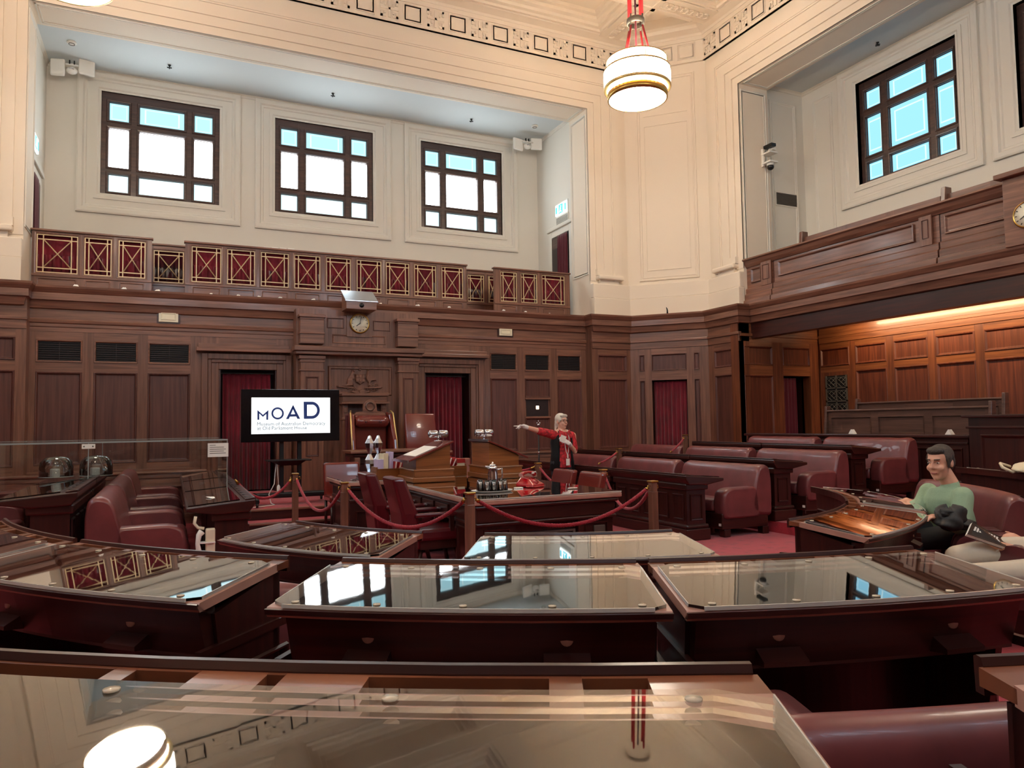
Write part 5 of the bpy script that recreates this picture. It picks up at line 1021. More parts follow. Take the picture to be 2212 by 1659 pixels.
for x, z in ((TX1-.22, .24), (TX1-.22, .37)): MB().lathe([(.001, 0), (.02, 0), (.02, .006), (.001, .006)], 12, Matrix.Translation((x, TY0+.06, z)) @ Matrix.Rotation(PI/2, 4, 'X')).build('socket', 'black', t)
for i in range(4):      # drawers on the left side
    y = TY0+.75+.42*i; d = MB().box(TX0+.03, TX0+.06, y, y+.36, TZ_-.215, TZ_-.115).build('drawer', 'desk_wood_h', t, .004); MB().box(TX0+.005, TX0+.03, y+.12, y+.24, TZ_-.175, TZ_-.155).build('drawer_pull', 'silver', d)
CX0, CX1, CY0, CY1 = 1.86, 4.40, 8.67, 9.82
t = thing('clerks_table', 'dark panelled cross table behind the central table', 'table', ((CX0+CX1)/2, 9.25, 0), world=True)
MB().box(CX0, CX1, CY0, CY1, TZ_-.06, TZ_-.012).build('table_top', 'desk_top', t, .012); MB().box(CX0+.01, CX1-.01, CY0+.01, CY1-.01, TZ_-.012, TZ_-.003).build('glass_sheet', 'desk_glass', t); MB().box(CX0+.004, CX1-.004, CY0, CY0+.008, TZ_-.012, TZ_-.002).build('glass_edge', 'glass_rim', t)
MB().box(CX0+.03, CX1-.03, CY0+.03, CY1-.03, TZ_-.11, TZ_-.06).build('top_moulding', 'desk_wood_h', t, .02); MB().box(CX0+.07, CX1-.07, CY0+.07, CY1-.07, .02, TZ_-.11).build('body', 'desk_wood_v', t)
F = FR((CX0+.38, CY0+.07), (1, 0), (0, -1)); panel(F, -.24, .24, .16, .42, t, 'desk_wood_v', n=.004, s=.8); MB().box(CX0+.06, CX1-.06, CY0+.055, CY1-.055, TZ_-.26, TZ_-.22).build('frieze_moulding', 'desk_wood_h', t, .01); MB().box(CX0+.045, CX1-.045, CY0+.045, CY1-.045, 0, .11).build('plinth', 'desk_wood_h', t, .012)
F = FR((CX0+.07, 9.25), (0, -1), (-1, 0)); panel(F, -.4, .4, .16, .5, t, 'desk_wood_v', n=.004)
# despatch boxes with sloping lids, reading lamps
def dbox(x0, x1, y0, y1, flip, label, lab2):
    t = thing('despatch_box', label, 'box', ((x0+x1)/2, (y0+y1)/2, TZ_), 0, 'despatch boxes', True)
    MB().box(x0-.03, x1+.03, y0-.03, y1+.03, TZ_, TZ_+.06).build('foot', 'box_wood', t, .012); MB().box(x0-.01, x1+.01, y0-.01, y1+.01, TZ_+.06, TZ_+.135).build('base', 'box_wood', t, .006); MB().box(x0-.02, x1+.02, y0-.02, y1+.02, TZ_+.13, TZ_+.15).build('base_moulding', 'box_wood', t, .008)
    lo, hi = TZ_+.27, TZ_+.43
    a, b = (lo, hi) if not flip else (hi, lo)
    mb = MB(); mb.loft([[(x0+.02, y, TZ_+.15), (x1-.02, y, TZ_+.15), (x1-.02, y, b), (x0+.02, y, a)] for y in (y0+.02, y1-.02)], smooth=False); mb.build('case', 'box_wood', t)
    e0, e1 = (x0-.09, x1+.01) if not flip else (x0-.01, x1+.09); sl = (b-a)/(x1-x0-.04); za, zb_ = a+(e0-x0-.02)*sl, a+(e1-x0-.02)*sl
    mb = MB(); mb.loft([[(e0, y, za+.004), (e1, y, zb_+.004), (e1, y, zb_+.026), (e0, y, za+.026)] for y in (y0-.02, y1+.02)], smooth=False); mb.build('lid', 'leather_gloss', t, .004)
    mb = MB(); mb.loft([[(e0-.004, y, za+.0), (e0+.012, y, za+.0), (e0+.012, y, za+.03), (e0-.004, y, za+.03)] for y in (y0-.022, y1+.022)], smooth=False); mb.build('lid_edge', 'silver', t)
    xp = (x1-.30) if not flip else (x0+.20); zp = a+(xp-x0)*sl
    mb = MB(); mb.loft([[(xp-.13, y, a+(xp-.13-x0-.02)*sl+.0275), (xp+.13, y, a+(xp+.13-x0-.02)*sl+.0275), (xp+.13, y, a+(xp+.13-x0-.02)*sl+.031), (xp-.13, y, a+(xp-.13-x0-.02)*sl+.031)] for y in (y0+.05, y1-.05)], smooth=False); mb.build('speech_notes', 'paper', t)
    xl = x1-.07 if not flip else x0+.07; zl = hi+.07; ym = (y0+y1)/2
    l_ = thing('reading_lamp', lab2, 'lamp', (xl, ym, hi), 0, 'chrome reading lamps', True)
    MB().lathe([(.001, 0), (.05, 0), (.05, .012), (.001, .016)], 16, Matrix.Translation((xl, ym, hi+.026))).build('base', 'chrome', l_); MB().tube([(xl, ym, hi+.03), (xl, ym, zl+.03)], .016, 8).build('stem', 'chrome', l_)
    for k in (-1, 1):
        m_ = Matrix.Translation((xl+k*.012, ym, zl+.045)) @ Matrix.Rotation(k*PI/2, 4, 'Y'); MB().lathe([(.001, 0), (.04, 0), (.043, .01), (.043, .095), (.035, .105), (.001, .1)], 18, m_).build('shade', 'silver', l_)
dbox(2.50, 2.95, 7.98, 8.55, False, 'despatch box with sloping lid on the left of the central table', 'chrome reading lamp on the left despatch box'); dbox(3.42, 3.85, 8.02, 8.60, True, 'despatch box with sloping lid on the right of the central table', 'chrome reading lamp on the right despatch box')
# book troughs
def trough(x0, x1, y0, y1, label):
    t = thing('book_trough', label, 'book rack', ((x0+x1)/2, (y0+y1)/2, TZ_), 0, 'open timber book troughs', True)
    MB().box(x0, x1, y0, y1, TZ_, TZ_+.02).build('bottom', 'box_wood', t)
    for a in (y0, y1-.02): MB().box(x0, x1, a, a+.02, TZ_+.02, TZ_+.13).build('side', 'box_wood', t, .003)
    for a in (x0, x1-.02): MB().box(a, a+.02, y0+.02, y1-.02, TZ_+.02, TZ_+.15).build('end', 'box_wood', t, .003)
trough(2.25, 2.62, 8.72, 9.0, 'timber book trough left of the despatch boxes'); trough(2.98, 3.42, 8.72, 9.0, 'timber book trough between the despatch boxes')
def book(x, y, w, h, d, lean, mat, label, z=TZ_+.021, grp='books on the table'):      # spine towards -y, fore edge pages
    t = thing('book', label, 'book', (x, y, z), 0, grp); Mx = Matrix.Rotation(lean, 4, 'Y')
    MB().box(0, w, 0, .004, 0, h, Mx).build('spine', mat, t); MB().box(0, .004, .004, d, 0, h, Mx).build('cover', mat, t); MB().box(w-.004, w, .004, d, 0, h, Mx).build('cover', mat, t); MB().box(.004, w-.004, .004, d-.005, .004, h-.004, Mx).build('pages', 'paper', t)
    return t
def pages(x, y, w, h, d, lean, label, grp):      # pages turned to the viewer, red covers either side
    t = thing('book', label, 'book', (x, y, TZ_+.021), 0, grp); Mx = Matrix.Rotation(lean, 4, 'Y')
    MB().box(0, .008, 0, d, 0, h, Mx).build('cover', 'book_red', t); MB().box(w-.006, w, 0, d, 0, h, Mx).build('cover', 'book_red', t); MB().box(.008, w-.006, .003, d, .004, h-.012, Mx).build('pages', 'paper', t); MB().box(.0, w, d-.004, d, 0, h, Mx).build('spine', 'book_red', t)
book(2.275, 8.75, .07, .22, .2, 0, 'book_lilac', 'lilac book at the left end of the left trough'); book(2.35, 8.77, .06, .29, .2, 0, 'canvas', 'tall cream book second from the left in the left trough'); book(2.42, 8.80, .05, .31, .18, .05, 'book_lilac', 'tall pale blue book behind the cream one in the left trough')
for i in range(3): pages(2.46+.04*i, 8.75, .034, .22, .2, .15+.12*i, ('first', 'second', 'third')[i]+' leaning red book from the left in the left trough', 'red books in the left trough')
book(3.005, 8.75, .06, .26, .2, 0, 'book_lilac', 'lilac book beside the fan of red books')
for i in range(5): pages(3.07+.035*i, 8.75, .03, .24, .2, .05+.13*i, ('first', 'second', 'third', 'fourth', 'fifth')[i]+' red book from the left in the fan of red books', 'fan of red books in the right trough')
t = thing('card_file', 'cream open card file at the right of the fan of red books', 'file', (3.33, 8.76, TZ_+.021), world=True); MB().box(3.30, 3.40, 8.745, 8.95, TZ_+.021, TZ_+.2).build('cards', 'cream_plastic', t); MB().box(3.295, 3.405, 8.74, 8.745, TZ_+.165, TZ_+.215).build('front_flap', 'book_red', t)
# tray with jug and upturned glasses
c = Vector((2.83, 6.55, TZ_))
t = thing('serving_tray', 'oval silver tray carrying glasses and a jug on the central table', 'tray', c); MB().lathe([(.001, 0), (.185, 0), (.21, .012), (.213, .014), (.18, .008), (.001, .008)], 36, Matrix.Scale(.75, 4, (0, 1, 0))).build('dish', 'white_plastic', t)
t = thing('water_jug', 'tall silver water jug standing behind the glasses on the tray', 'jug', c+Vector((.06, .12, .0085)))
MB().lathe([(.001, 0), (.06, 0), (.062, .01), (.05, .15), (.042, .2), (.048, .225), (.04, .225), (.035, .2), (.001, .02)], 20).build('body', 'chrome', t); MB().tube([(.045, 0, .19), (.1, 0, .2), (.105, 0, .12), (.06, 0, .05)], .009, 8).build('handle', 'chrome', t); MB().loft([[(-.04, -.02, .2), (-.04, .02, .2), (-.035, .02, .23), (-.035, -.02, .23)], [(-.085, -.006, .225), (-.085, .006, .225), (-.08, .006, .235), (-.08, -.006, .235)]]).build('spout', 'chrome', t)
MB().lathe([(.001, .225), (.04, .225), (.03, .245), (.008, .25), (.01, .265), (.001, .27)], 16).build('lid', 'chrome', t)
glassy('tumbler', (.97, .98, .98, 1), 2.6, 1.5)
g0 = None
for i, (dx, dy) in enumerate(((-.13, -.02), (-.085, -.075), (-.02, -.09), (.05, -.09), (.11, -.05), (.13, .0), (-.11, .05))):
    nm = ('leftmost upturned glass', 'second upturned glass from the left', 'third upturned glass from the left', 'middle upturned glass', 'upturned glass right of the middle', 'rightmost upturned glass', 'upturned glass at the back left')[i]+' on the silver tray'
    if g0 is None:
        g0 = thing('drinking_glass', nm, 'glass', c+Vector((dx, dy, .009)), 0, 'upturned glasses on the tray'); MB().lathe([(.034, 0), (.034, .002), (.029, .085), (.02, .1), (.001, .1), (.001, .096), (.018, .095), (.027, .083), (.032, 0)], 20).build('bowl', 'tumbler', g0); MB().lathe([(.03, 0), (.0355, 0), (.0355, .004), (.03, .004)], 20).build('rim', 'edge_glass', g0); MB().lathe([(.001, .097), (.022, .097), (.024, .104), (.001, .105)], 16).build('foot', 'edge_glass', g0)
    else: copy_tree(g0, None, c+Vector((dx, dy, .009)), 0, nm)
# red telephone
c = Vector((3.40, 6.85, TZ_)); t = thing('red_telephone', 'glossy red desk telephone on the central table', 'telephone', c, .5)
MB().loft([[(-.11, -.1, 0), (.11, -.1, 0), (.12, .11, 0), (-.12, .11, 0)], [(-.11, -.1, .02), (.11, -.1, .02), (.12, .11, .03), (-.12, .11, .03)], [(-.06, -.02, .075), (.06, -.02, .075), (.07, .08, .1), (-.07, .08, .1)]], smooth=False).build('body', 'phone_red', t, .015, 3)
MB().tube([(-.12, .04, .115), (-.09, .04, .135), (0, .04, .145), (.09, .04, .135), (.12, .04, .115)], [.028, .02, .016, .02, .028], 10).build('handset', 'phone_red', t); MB().lathe([(.001, 0), (.045, 0), (.045, .01), (.001, .012)], 20, Matrix.Translation((0, -.045, .052)) @ Matrix.Rotation(.55, 4, 'X')).build('dial', 'phone_red', t)
MB().tube([(-.12, -.02, .01), (-.16, -.06, .008), (-.14, -.13, .008), (0, -.15, .008), (.08, -.12, .008)], .007, 6).build('cord', 'phone_red', t); MB().box(.05, .13, .02, .07, .125, .145).build('label_card', 'paper', t)
t = tag(MB().box(3.14, 3.22, 6.66, 6.72, TZ_-.002, TZ_+.01).build('note_pad', 'paper', None, .003), 'small cream note pad left of the red telephone', 'note pad')
t = tag(MB().box(3.55, 3.66, 6.33, 6.36, TZ_-.002, TZ_+.012).build('pen', 'silver', None, .004), 'thin silver pen on the right of the central table', 'pen')
# faceted silver sculpture on a plinth
c = Vector((2.33, 9.15, TZ_)); t = thing('silver_sculpture', 'pair of faceted silver sculptural forms on stepped plinth on the clerks\' table', 'sculpture', c)
for k, (w_, z0, z1) in enumerate(((.20, 0, .025), (.16, .025, .05), (.12, .05, .075))): MB().box(-w_, w_, -w_*.6, w_*.6, z0, z1).build('plinth_step', 'silver' if k != 1 else 'black', t, .004)
for s_ in (-1, 1): MB().lathe([(.001, 0), (.03, 0), (.068, .1), (.06, .15), (.022, .22), (.05, .3), (.062, .36), (.03, .42), (.02, .45), (.001, .46)], 7, Matrix.Translation((s_*.055, 0, .075)), False).build('faceted_form', 'silver', t)
tag(MB().box(-.012, .012, -.09, .09, 0, .012, Matrix.Translation((2.0, 8.85, TZ_)) @ Matrix.Rotation(-.5, 4, 'Z')).build('letter_opener', 'silver', None, .003), 'silver letter opener at the left end of the clerks\' table', 'letter opener')
# ================================================================ CHAIRS AT THE TABLES
def table_chair(name, label, loc, rz, w=.5, hb=.95, mat='leather_gloss', grp='leather chairs at the tables', arms=False):      # local: faces +y, back at -y
    t = thing(name, label, 'chair', loc, rz, grp); z0 = .42
    MB().box(-w/2, w/2, -.2, .25, z0, z0+.09).build('seat', mat, t, .03, 3)
    mb = MB(); mb.loft([[(-w/2+.0, -.2, z0), (w/2, -.2, z0), (w/2, -.12, z0), (-w/2, -.12, z0)], [(-w/2, -.24, (z0+hb)/2), (w/2, -.24, (z0+hb)/2), (w/2, -.14, (z0+hb)/2), (-w/2, -.14, (z0+hb)/2)], [(-w/2, -.29, hb), (w/2, -.29, hb), (w/2, -.2, hb), (-w/2, -.2, hb)]], smooth=False); mb.build('backrest', mat, t, .03, 3)
    for x in (-w/2+.03, w/2-.03):
        MB().tube([(x, -.2, .0), (x, -.19, z0)], .022, 6).build('leg', 'desk_wood_v', t); MB().tube([(x, .22, .0), (x, .22, z0)], .022, 6).build('leg', 'desk_wood_v', t)
        if arms: MB().box(x-.03, x+.03, -.2, .2, z0+.2, z0+.24).build('armrest', mat, t, .012); MB().box(x-.02, x+.02, .12, .16, z0, z0+.2).build('arm_post', 'desk_wood_v', t)
    return t
def big_back(name, label, loc, rz, grp=None):      # tall slab-backed chairs on the left of the table, seen from behind
    t = thing(name, label, 'chair', loc, rz, grp); z0 = .42
    mb = MB(); mb.loft([[(-.2, -.08, .28), (.2, -.08, .28), (.2, .08, .28), (-.2, .08, .28)], [(-.22, -.12, .62), (.22, -.12, .62), (.22, .04, .62), (-.22, .04, .62)], [(-.2, -.2, .95), (.2, -.2, .95), (.2, -.08, .95), (-.2, -.08, .95)]], smooth=False); mb.build('backrest', 'leather_red', t, .03, 3)
    MB().box(-.24, .24, .02, .52, .36, .47).build('seat', 'leather_red', t, .03, 3); MB().box(-.2, .2, .06, .46, .28, .36).build('seat_frame', 'desk_wood_h', t)
    for s_ in (-1, 1):
        MB().box(s_*.22-.03, s_*.22+.03, .0, .42, .58, .62).build('armrest', 'leather_red', t, .015); MB().box(s_*.22-.02, s_*.22+.02, .34, .38, .44, .6).build('arm_post', 'desk_wood_v', t)
        MB().tube([(s_*.16, .08, .28), (s_*.2, .0, .0)], .022, 6).build('leg', 'desk_wood_v', t); MB().tube([(s_*.16, .42, .28), (s_*.2, .48, .0)], .022, 6).build('leg', 'desk_wood_v', t)
    return t
plain('leather_red', (84, 16, 24), .32, coat=.3, bump=.05, bscale=6)
big_back('table_chair', 'deep red high-backed chair at the left of the table, nearer one', (2.03, 6.72, 0), -PI/2, 'red chairs left of the central table'); big_back('table_chair', 'deep red high-backed chair at the left of the table, farther one', (1.98, 7.55, 0), -PI/2, 'red chairs left of the central table')
table_chair('table_chair', 'low dark leather chair at the right of the table, nearer one', (4.22, 7.35, 0), PI/2, .5, .86); table_chair('table_chair', 'low dark leather chair at the right of the table, farther one', (4.2, 7.98, 0), PI/2, .5, .86)
for x, k in ((2.16, 'tan leather chair behind the clerks\' table, left of the sculpture'), (3.05, 'leather chair behind the clerks\' table in the centre'), (3.85, 'leather chair behind the clerks\' table on the right')): table_chair('clerk_chair', k, (x, 10.08, 0), PI, .5, .93)
# ================================================================ PRESIDENT'S DESK AND CHAIRS ON THE DAIS
DZ = 2*dz
t = thing('president_desk', 'dark timber desk on the dais in front of the president\'s chair', 'desk', (3.25, 11.7, DZ), world=True)
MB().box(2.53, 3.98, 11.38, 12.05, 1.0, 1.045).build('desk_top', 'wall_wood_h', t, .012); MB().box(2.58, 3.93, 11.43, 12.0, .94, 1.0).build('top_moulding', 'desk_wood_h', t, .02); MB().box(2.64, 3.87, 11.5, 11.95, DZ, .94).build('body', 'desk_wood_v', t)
F = FR((3.255, 11.5), (1, 0), (0, -1))
for i in range(3): panel(F, -.58+.4*i, -.22+.4*i, .45, .85, t, 'desk_wood_v', n=.004, s=.8)
MB().box(2.60, 3.91, 11.46, 11.99, DZ, DZ+.1).build('plinth', 'desk_wood_h', t, .01)
for x in (2.6, 3.82): MB().box(x, x+.09, 11.42, 11.5, .78, .94).build('corbel', 'wall_wood_h', t, .012)
def pres_chair():
    c = atY(804, 960, 12.85); t = thing('president_chair', 'carved high-backed president\'s chair with buttoned head pillow', 'chair', (c.x, 12.75, DZ))
    MB().box(-.36, .36, -.35, .3, .34, .46).build('seat', 'leather_gloss', t, .04, 3); MB().box(-.38, .38, -.34, .32, .05, .34).build('base', 'wall_wood_v', t, .01)
    MB().loft([[(x, .2+.08*(1-abs(x)/.4)*0, z0) for x in (-.29, .29)]+[(x, .30, z0) for x in (.29, -.29)] for z0 in (.4, 1.34)], smooth=False).build('back_cushion', 'leather_gloss', t, .03, 3)
    for s_ in (-1, 1):
        mb = MB(); mb.loft([[(s_*.31, .3, .4), (s_*.33, -.18, .4), (s_*.40, -.2, .4), (s_*.40, .32, .4)], [(s_*.31, .3, .9), (s_*.33, -.08, .9), (s_*.40, -.1, .9), (s_*.40, .32, .9)], [(s_*.29, .3, 1.40), (s_*.31, .12, 1.36), (s_*.38, .12, 1.36), (s_*.38, .32, 1.40)]], smooth=False); mb.build('side_wing', 'leather_gloss', t, .025, 3)
        MB().tube([(s_*.40, -.17, .42), (s_*.40, -.07, .9), (s_*.385, .10, 1.37), (s_*.36, .2, 1.42)], .014, 6).build('wing_beading', 'bright_brass', t); MB().box(s_*.4-.05, s_*.4+.05, -.34, .2, .62, .68).build('armrest', 'wall_wood_h', t, .02)
    MB().tube([(x, .12+.02*math.cos(x*8), 1.22) for x in [-.30+.06*i for i in range(11)]], [.06]+[.11]*9+[.06], 12).build('head_pillow', 'leather_gloss', t)
    for s_ in (-1, 1): MB().ell((s_*.13, .01, 1.22), (.02, .015, .02), 8, 6).build('pillow_button', 'leather_dark', t)
    mb = MB(); pts = [(-.30, 1.34), (-.24, 1.40), (-.13, 1.41), (-.12, 1.5)]+[(-.12*math.cos(a*PI/10), 1.5+.12*math.sin(a*PI/10)) for a in range(1, 10)]+[(.12, 1.5), (.13, 1.41), (.24, 1.40), (.30, 1.34)]
    mb.loft([[(x, y, z) for x, z in pts] for y in (.24, .31)], smooth=False); mb.build('crest', 'wall_wood_h', t, .006)
    MB().lathe([(.06, 0), (.085, 0), (.085, .02), (.06, .02)], 20, Matrix.Translation((0, .24, 1.5)) @ Matrix.Rotation(PI/2, 4, 'X')).build('crest_roundel', 'pew_wood', t)
    mb = MB(); mb.loft([[(-.42+dx, .34, .4), (.34+dx, .34, .4), (.34+dx, .4, .4), (-.42+dx, .4, .4)] for dx in (0,)]+[[(-.42, .34, 1.36), (.38, .34, 1.3), (.38, .4, 1.3), (-.42, .4, 1.36)]], smooth=False); mb.build('rear_shell', 'leather_dark', t, .02)
pres_chair()
c = atY(914, 960, 12.6); t = thing('high_back_chair', 'plain high-backed glossy leather chair right of the president\'s chair', 'chair', (c.x, 12.55, DZ))
mb = MB(); mb.loft([[(-.27, .08, .42), (.27, .08, .42), (.27, .2, .42), (-.27, .2, .42)], [(-.30, .12, .9), (.30, .12, .9), (.29, .26, .9), (-.29, .26, .9)], [(-.285, .22, 1.36), (.285, .22, 1.36), (.27, .32, 1.36), (-.27, .32, 1.36)]], smooth=True); mb.build('backrest', 'leather_gloss', t, .03, 3)
MB().box(-.3, .3, -.38, .15, .34, .46).build('seat', 'leather_gloss', t, .04, 3)
for s_ in (-1, 1): MB().box(s_*.36-.07, s_*.36+.07, -.38, .2, .6, .7).build('armrest', 'leather_gloss', t, .04, 3); MB().box(s_*.36-.04, s_*.36+.04, -.3, .1, .1, .6).build('arm_panel', 'leather_dark', t, .02)
for x in (-.24, .24):
    for y in (-.3, .14): MB().tube([(x, y, 0), (x, y, .34)], .025, 6).build('leg', 'desk_wood_v', t)
# ================================================================ TELEVISION ON A WHEELED STAND
YT = 11.35; FT = FR((1.636, YT), (1, 0), (0, -1))
t = thing('television_stand', 'wide black television on a wheeled stand showing a white museum title', 'television', (1.636, YT+.15, DZ), world=True)
MB().box(-.715, .715, -.06, 0, 1.215, 1.998, FT.M).build('bezel', 'screen_black', t, .006); sc = MB().box(-.573, .571, 0, .003, 1.337, 1.876, FT.M).build('screen', 'screen_white', t)
glow = MB().box(-.69, .69, 0, .0015, 1.24, 1.975, FT.M).build('dark_border', 'screen_blue', t) if False else None
def letter(polys, name='letter', mat='ink', z=.0045):
    mb = MB()
    for P in polys: mb.loft([[(u, .003, zz) for u, zz in P], [(u, z, zz) for u, zz in P]], FT.M, False)
    return mb.build(name, mat, sc)
def spx(x, y): return FT.px(480+x/7.373, 820+y/7.373)
def L(*p): return [spx(*q) for q in p]
letter([L((560,485),(590,525),(590,640),(560,640)), L((735,485),(732,640),(702,640),(702,530)), L((560,485),(648,560),(648,595),(575,525)), L((735,485),(648,560),(648,595),(720,530))], 'letter_m')
def ring(cx_, cy_, r0, r1, a0, a1, n, sx=1):
    out = []
    for i in range(n):
        a, b = a0+(a1-a0)*i/n, a0+(a1-a0)*(i+1)/n
        out.append(L((cx_+sx*r0*math.cos(a), cy_+r0*math.sin(a)), (cx_+sx*r1*math.cos(a), cy_+r1*math.sin(a)), (cx_+sx*r1*math.cos(b), cy_+r1*math.sin(b)), (cx_+sx*r0*math.cos(b), cy_+r0*math.sin(b))))
    return out
letter(ring(882, 538, 68, 97, 0, 2*PI, 28, 1.03), 'letter_o')
letter([L((1128,402),(1142,440),(1060,628),(1015,628)), L((1128,402),(1242,625),(1195,625),(1112,440)), L((1090,552),(1170,550),(1178,588),(1075,590))], 'letter_a')
letter([L((1296,352),(1350,352),(1350,625),(1300,625))]+[L((1350,352),(1425,352),(1425,400),(1350,400)), L((1350,578),(1425,578),(1425,623),(1350,625))]+ring(1425, 488, 90, 136, -PI/2, PI/2, 16, .95), 'letter_d')
def text(s_, x0, y0, x1, name):
    cu = bpy.data.curves.new(name, 'FONT'); cu.body = s_; cu.size = 1; cu.resolution_u = 2; tmp = bpy.data.objects.new(name, cu); COL.objects.link(tmp)
    dg = bpy.context.evaluated_depsgraph_get(); me = bpy.data.meshes.new_from_object(tmp.evaluated_get(dg)); bpy.data.objects.remove(tmp)
    xs = [v.co.x for v in me.vertices]; wd = max(xs)-min(xs); u0, z0 = spx(x0, y0); u1, _ = spx(x1, y0); k = (u1-u0)/wd
    for v in me.vertices: v.co = FT.M @ Vector((u0+(v.co.x-min(xs))*k, .0045, z0+v.co.y*k*1.05))
    me.materials.append(MATS['ink_teal']); return link(name, me, sc)
text('Museum of Australian Democracy', 556, 735, 1642, 'title_line'); text('at Old Parliament House', 556, 803, 1348, 'title_line')
for u in (-.13, .13): MB().box(u-.03, u+.03, -.16, -.08, DZ+.1, 1.7, FT.M).build('column', 'black', t, .006)
MB().box(-.3, .3, -.09, -.06, 1.4, 1.7, FT.M).build('mount', 'black', t)
MB().box(-.36, .27, -.22, .16, .93, .95, FT.M).build('shelf', 'black', t, .006); MB().loft([[(-.3, -.1, .93), (.2, -.1, .93), (.2, .1, .93), (-.3, .1, .93)], [(-.16, -.1, .86), (.1, -.1, .86), (.1, 0, .86), (-.16, 0, .86)]], FT.M, False).build('shelf_bracket', 'black', t)
MB().box(-.55, .55, -.2, -.06, DZ+.09, DZ+.17, FT.M).build('base_beam', 'black', t, .02)
for u in (-.52, .52):
    MB().tube([FT.M @ Vector((u, -.45, DZ+.1)), FT.M @ Vector((u, -.13, DZ+.15)), FT.M @ Vector((u, .25, DZ+.12)), FT.M @ Vector((u, .33, DZ+.08))], .035, 8).build('foot_arm', 'black', t)
    for n in (-.45, .33): MB().lathe([(.001, -.015), (.03, -.015), (.035, 0), (.03, .015), (.001, .015)], 14, FT.M @ Matrix.Translation((u, n, DZ+.036)) @ Matrix.Rotation(PI/2, 4, 'Y')).build('caster', 'black', t); MB().box(u-.02, u+.02, n-.02, n+.02, DZ+.05, DZ+.1, FT.M).build('caster_fork', 'black', t)
tag(MB().tube([FT.M @ Vector(p) for p in ((-.22, .02, .92), (-.24, .03, .75), (-.25, .03, .6), (-.33, .05, .45), (-.3, .06, .32), (-.25, .1, .295), (-.6, .3, .295), (-.75, .2, .295), (-.9, .35, .295))], .007, 6).build('power_cable', 'white_plastic', None), 'white power cable hanging from the television stand to the carpet', 'cable')
t = thing('power_adapter', 'white power plug block hanging on the television cable', 'plug', FT.M @ Vector((-.19, .03, .52)), world=True); MB().lathe([(.001, 0), (.012, .0), (.026, .05), (.026, .1), (.012, .13), (.001, .13)], 10, FT.M @ Matrix.Translation((-.19, .03, .45))).build('block', 'white_plastic', t); MB().tube([FT.M @ Vector((-.19, .03, .57)), FT.M @ Vector((-.2, .02, .75)), FT.M @ Vector((-.21, .02, .92))], .006, 6).build('lead', 'white_plastic', t)
# ================================================================ ROPE BARRIERS
def post(x, y, label, h=.88, zb=0, hooks=(0, PI)):
    t = thing('barrier_post', label, 'barrier post', (x, y, zb), 0, 'timber rope barrier posts')
    MB().box(-.034, .034, -.034, .034, .02, h-.1).build('shaft', 'wall_wood_v', t, .004); MB().box(-.03, .03, -.03, .03, h-.1, h-.015).build('head', 'wall_wood_v', t, .003); MB().box(-.04, .04, -.04, .04, h-.018, h).build('cap', 'brass', t, .005); MB().box(-.12, .12, -.12, .12, 0, .02).build('foot', 'desk_wood_h', t, .005)
    for a in hooks: MB().tube([(math.cos(a)*.03, math.sin(a)*.03, h-.05), (math.cos(a)*.055, math.sin(a)*.055, h-.045), (math.cos(a)*.06, math.sin(a)*.06, h-.07), (math.cos(a)*.045, math.sin(a)*.045, h-.075)], .006, 6).build('hook', 'brass', t)
    return Vector((x, y, zb+h-.06))
def rope(a, b, sag, label, off=.05):
    d = (b-a); d.z = 0; d.normalize(); a = a+d*off; b = b-d*off; n = 56; P = []
    for i in range(n+1):
        s_ = i/n; p = a.lerp(b, s_); p.z -= sag*4*s_*(1-s_); P.append(p)
    t = thing('barrier_rope', label, 'rope', a, 0, 'red barrier ropes', True)
    L_ = sum((P[i+1]-P[i]).length for i in range(n)); e = max(1, int(.06/L_*n)); pitch = .05
    side = Vector((-d.y, d.x, 0)); mb = MB()
    for k in range(3):
        pts = []; acc = 0; m = max(40, int(L_/.011))
        for i in range(m+1):
            s_ = (e/n)+(1-2*e/n)*i/m; q = a.lerp(b, s_); q.z -= sag*4*s_*(1-s_); ph = 2*PI*(L_*s_/pitch)+2*PI*k/3
            pts.append(q+side*(.009*math.cos(ph))+Vector((0, 0, .009*math.sin(ph))))
        mb.tube(pts, .0105, 5)
    mb.build('twisted_cord', 'rope', t)
    for q, r in ((P[0], P[e]), (P[n], P[n-e])): MB().tube([q, r], [.008, .019], 10).build('brass_ferrule', 'brass', t)
    return t
p1 = post(1.35, 9.07, 'barrier post standing right in front of the television stand'); p2 = post(1.56, 7.31, 'barrier post in front of the left end of the clerks\' table'); p3 = post(2.21, 5.58, 'nearest barrier post, at the near left corner of the central table'); p4 = post(4.10, 5.69, 'barrier post at the near right corner of the central table'); p5 = post(4.64, 7.42, 'barrier post to the right of the low leather chairs'); p6 = post(4.68, 9.2, 'barrier post just left of the pointing woman')
p7 = post(6.78, 10.33, 'barrier post between the front-row benches on the right', 1.0); p8 = post(8.16, 10.33, 'barrier post between the second-row benches on the right', 1.06, .14)
pl = Vector((.60, 8.66, .86))
rope(pl, p1, .22, 'red rope from the left desks to the post before the television'); rope(p1, p2, .3, 'red rope between the television post and the clerks\' table post'); rope(p2, p3, .3, 'long sagging red rope left of the central table'); rope(p3, p4, .28, 'long sagging red rope across the near end of the central table'); rope(p4, p5, .3, 'red rope sagging to the right of the central table'); rope(p5, p6, .25, 'red rope running towards the pointing woman')
rope(p7, Vector((6.08, 9.9, .78)), .02, 'taut red rope down to the front desk row on the right'); rope(p8, Vector((7.48, 9.9, .92)), .02, 'taut red rope down to the second desk row on the right'); rope(p6, Vector((4.30, 9.5, .80)), .04, 'short red rope from the woman\'s post to the clerks\' table')
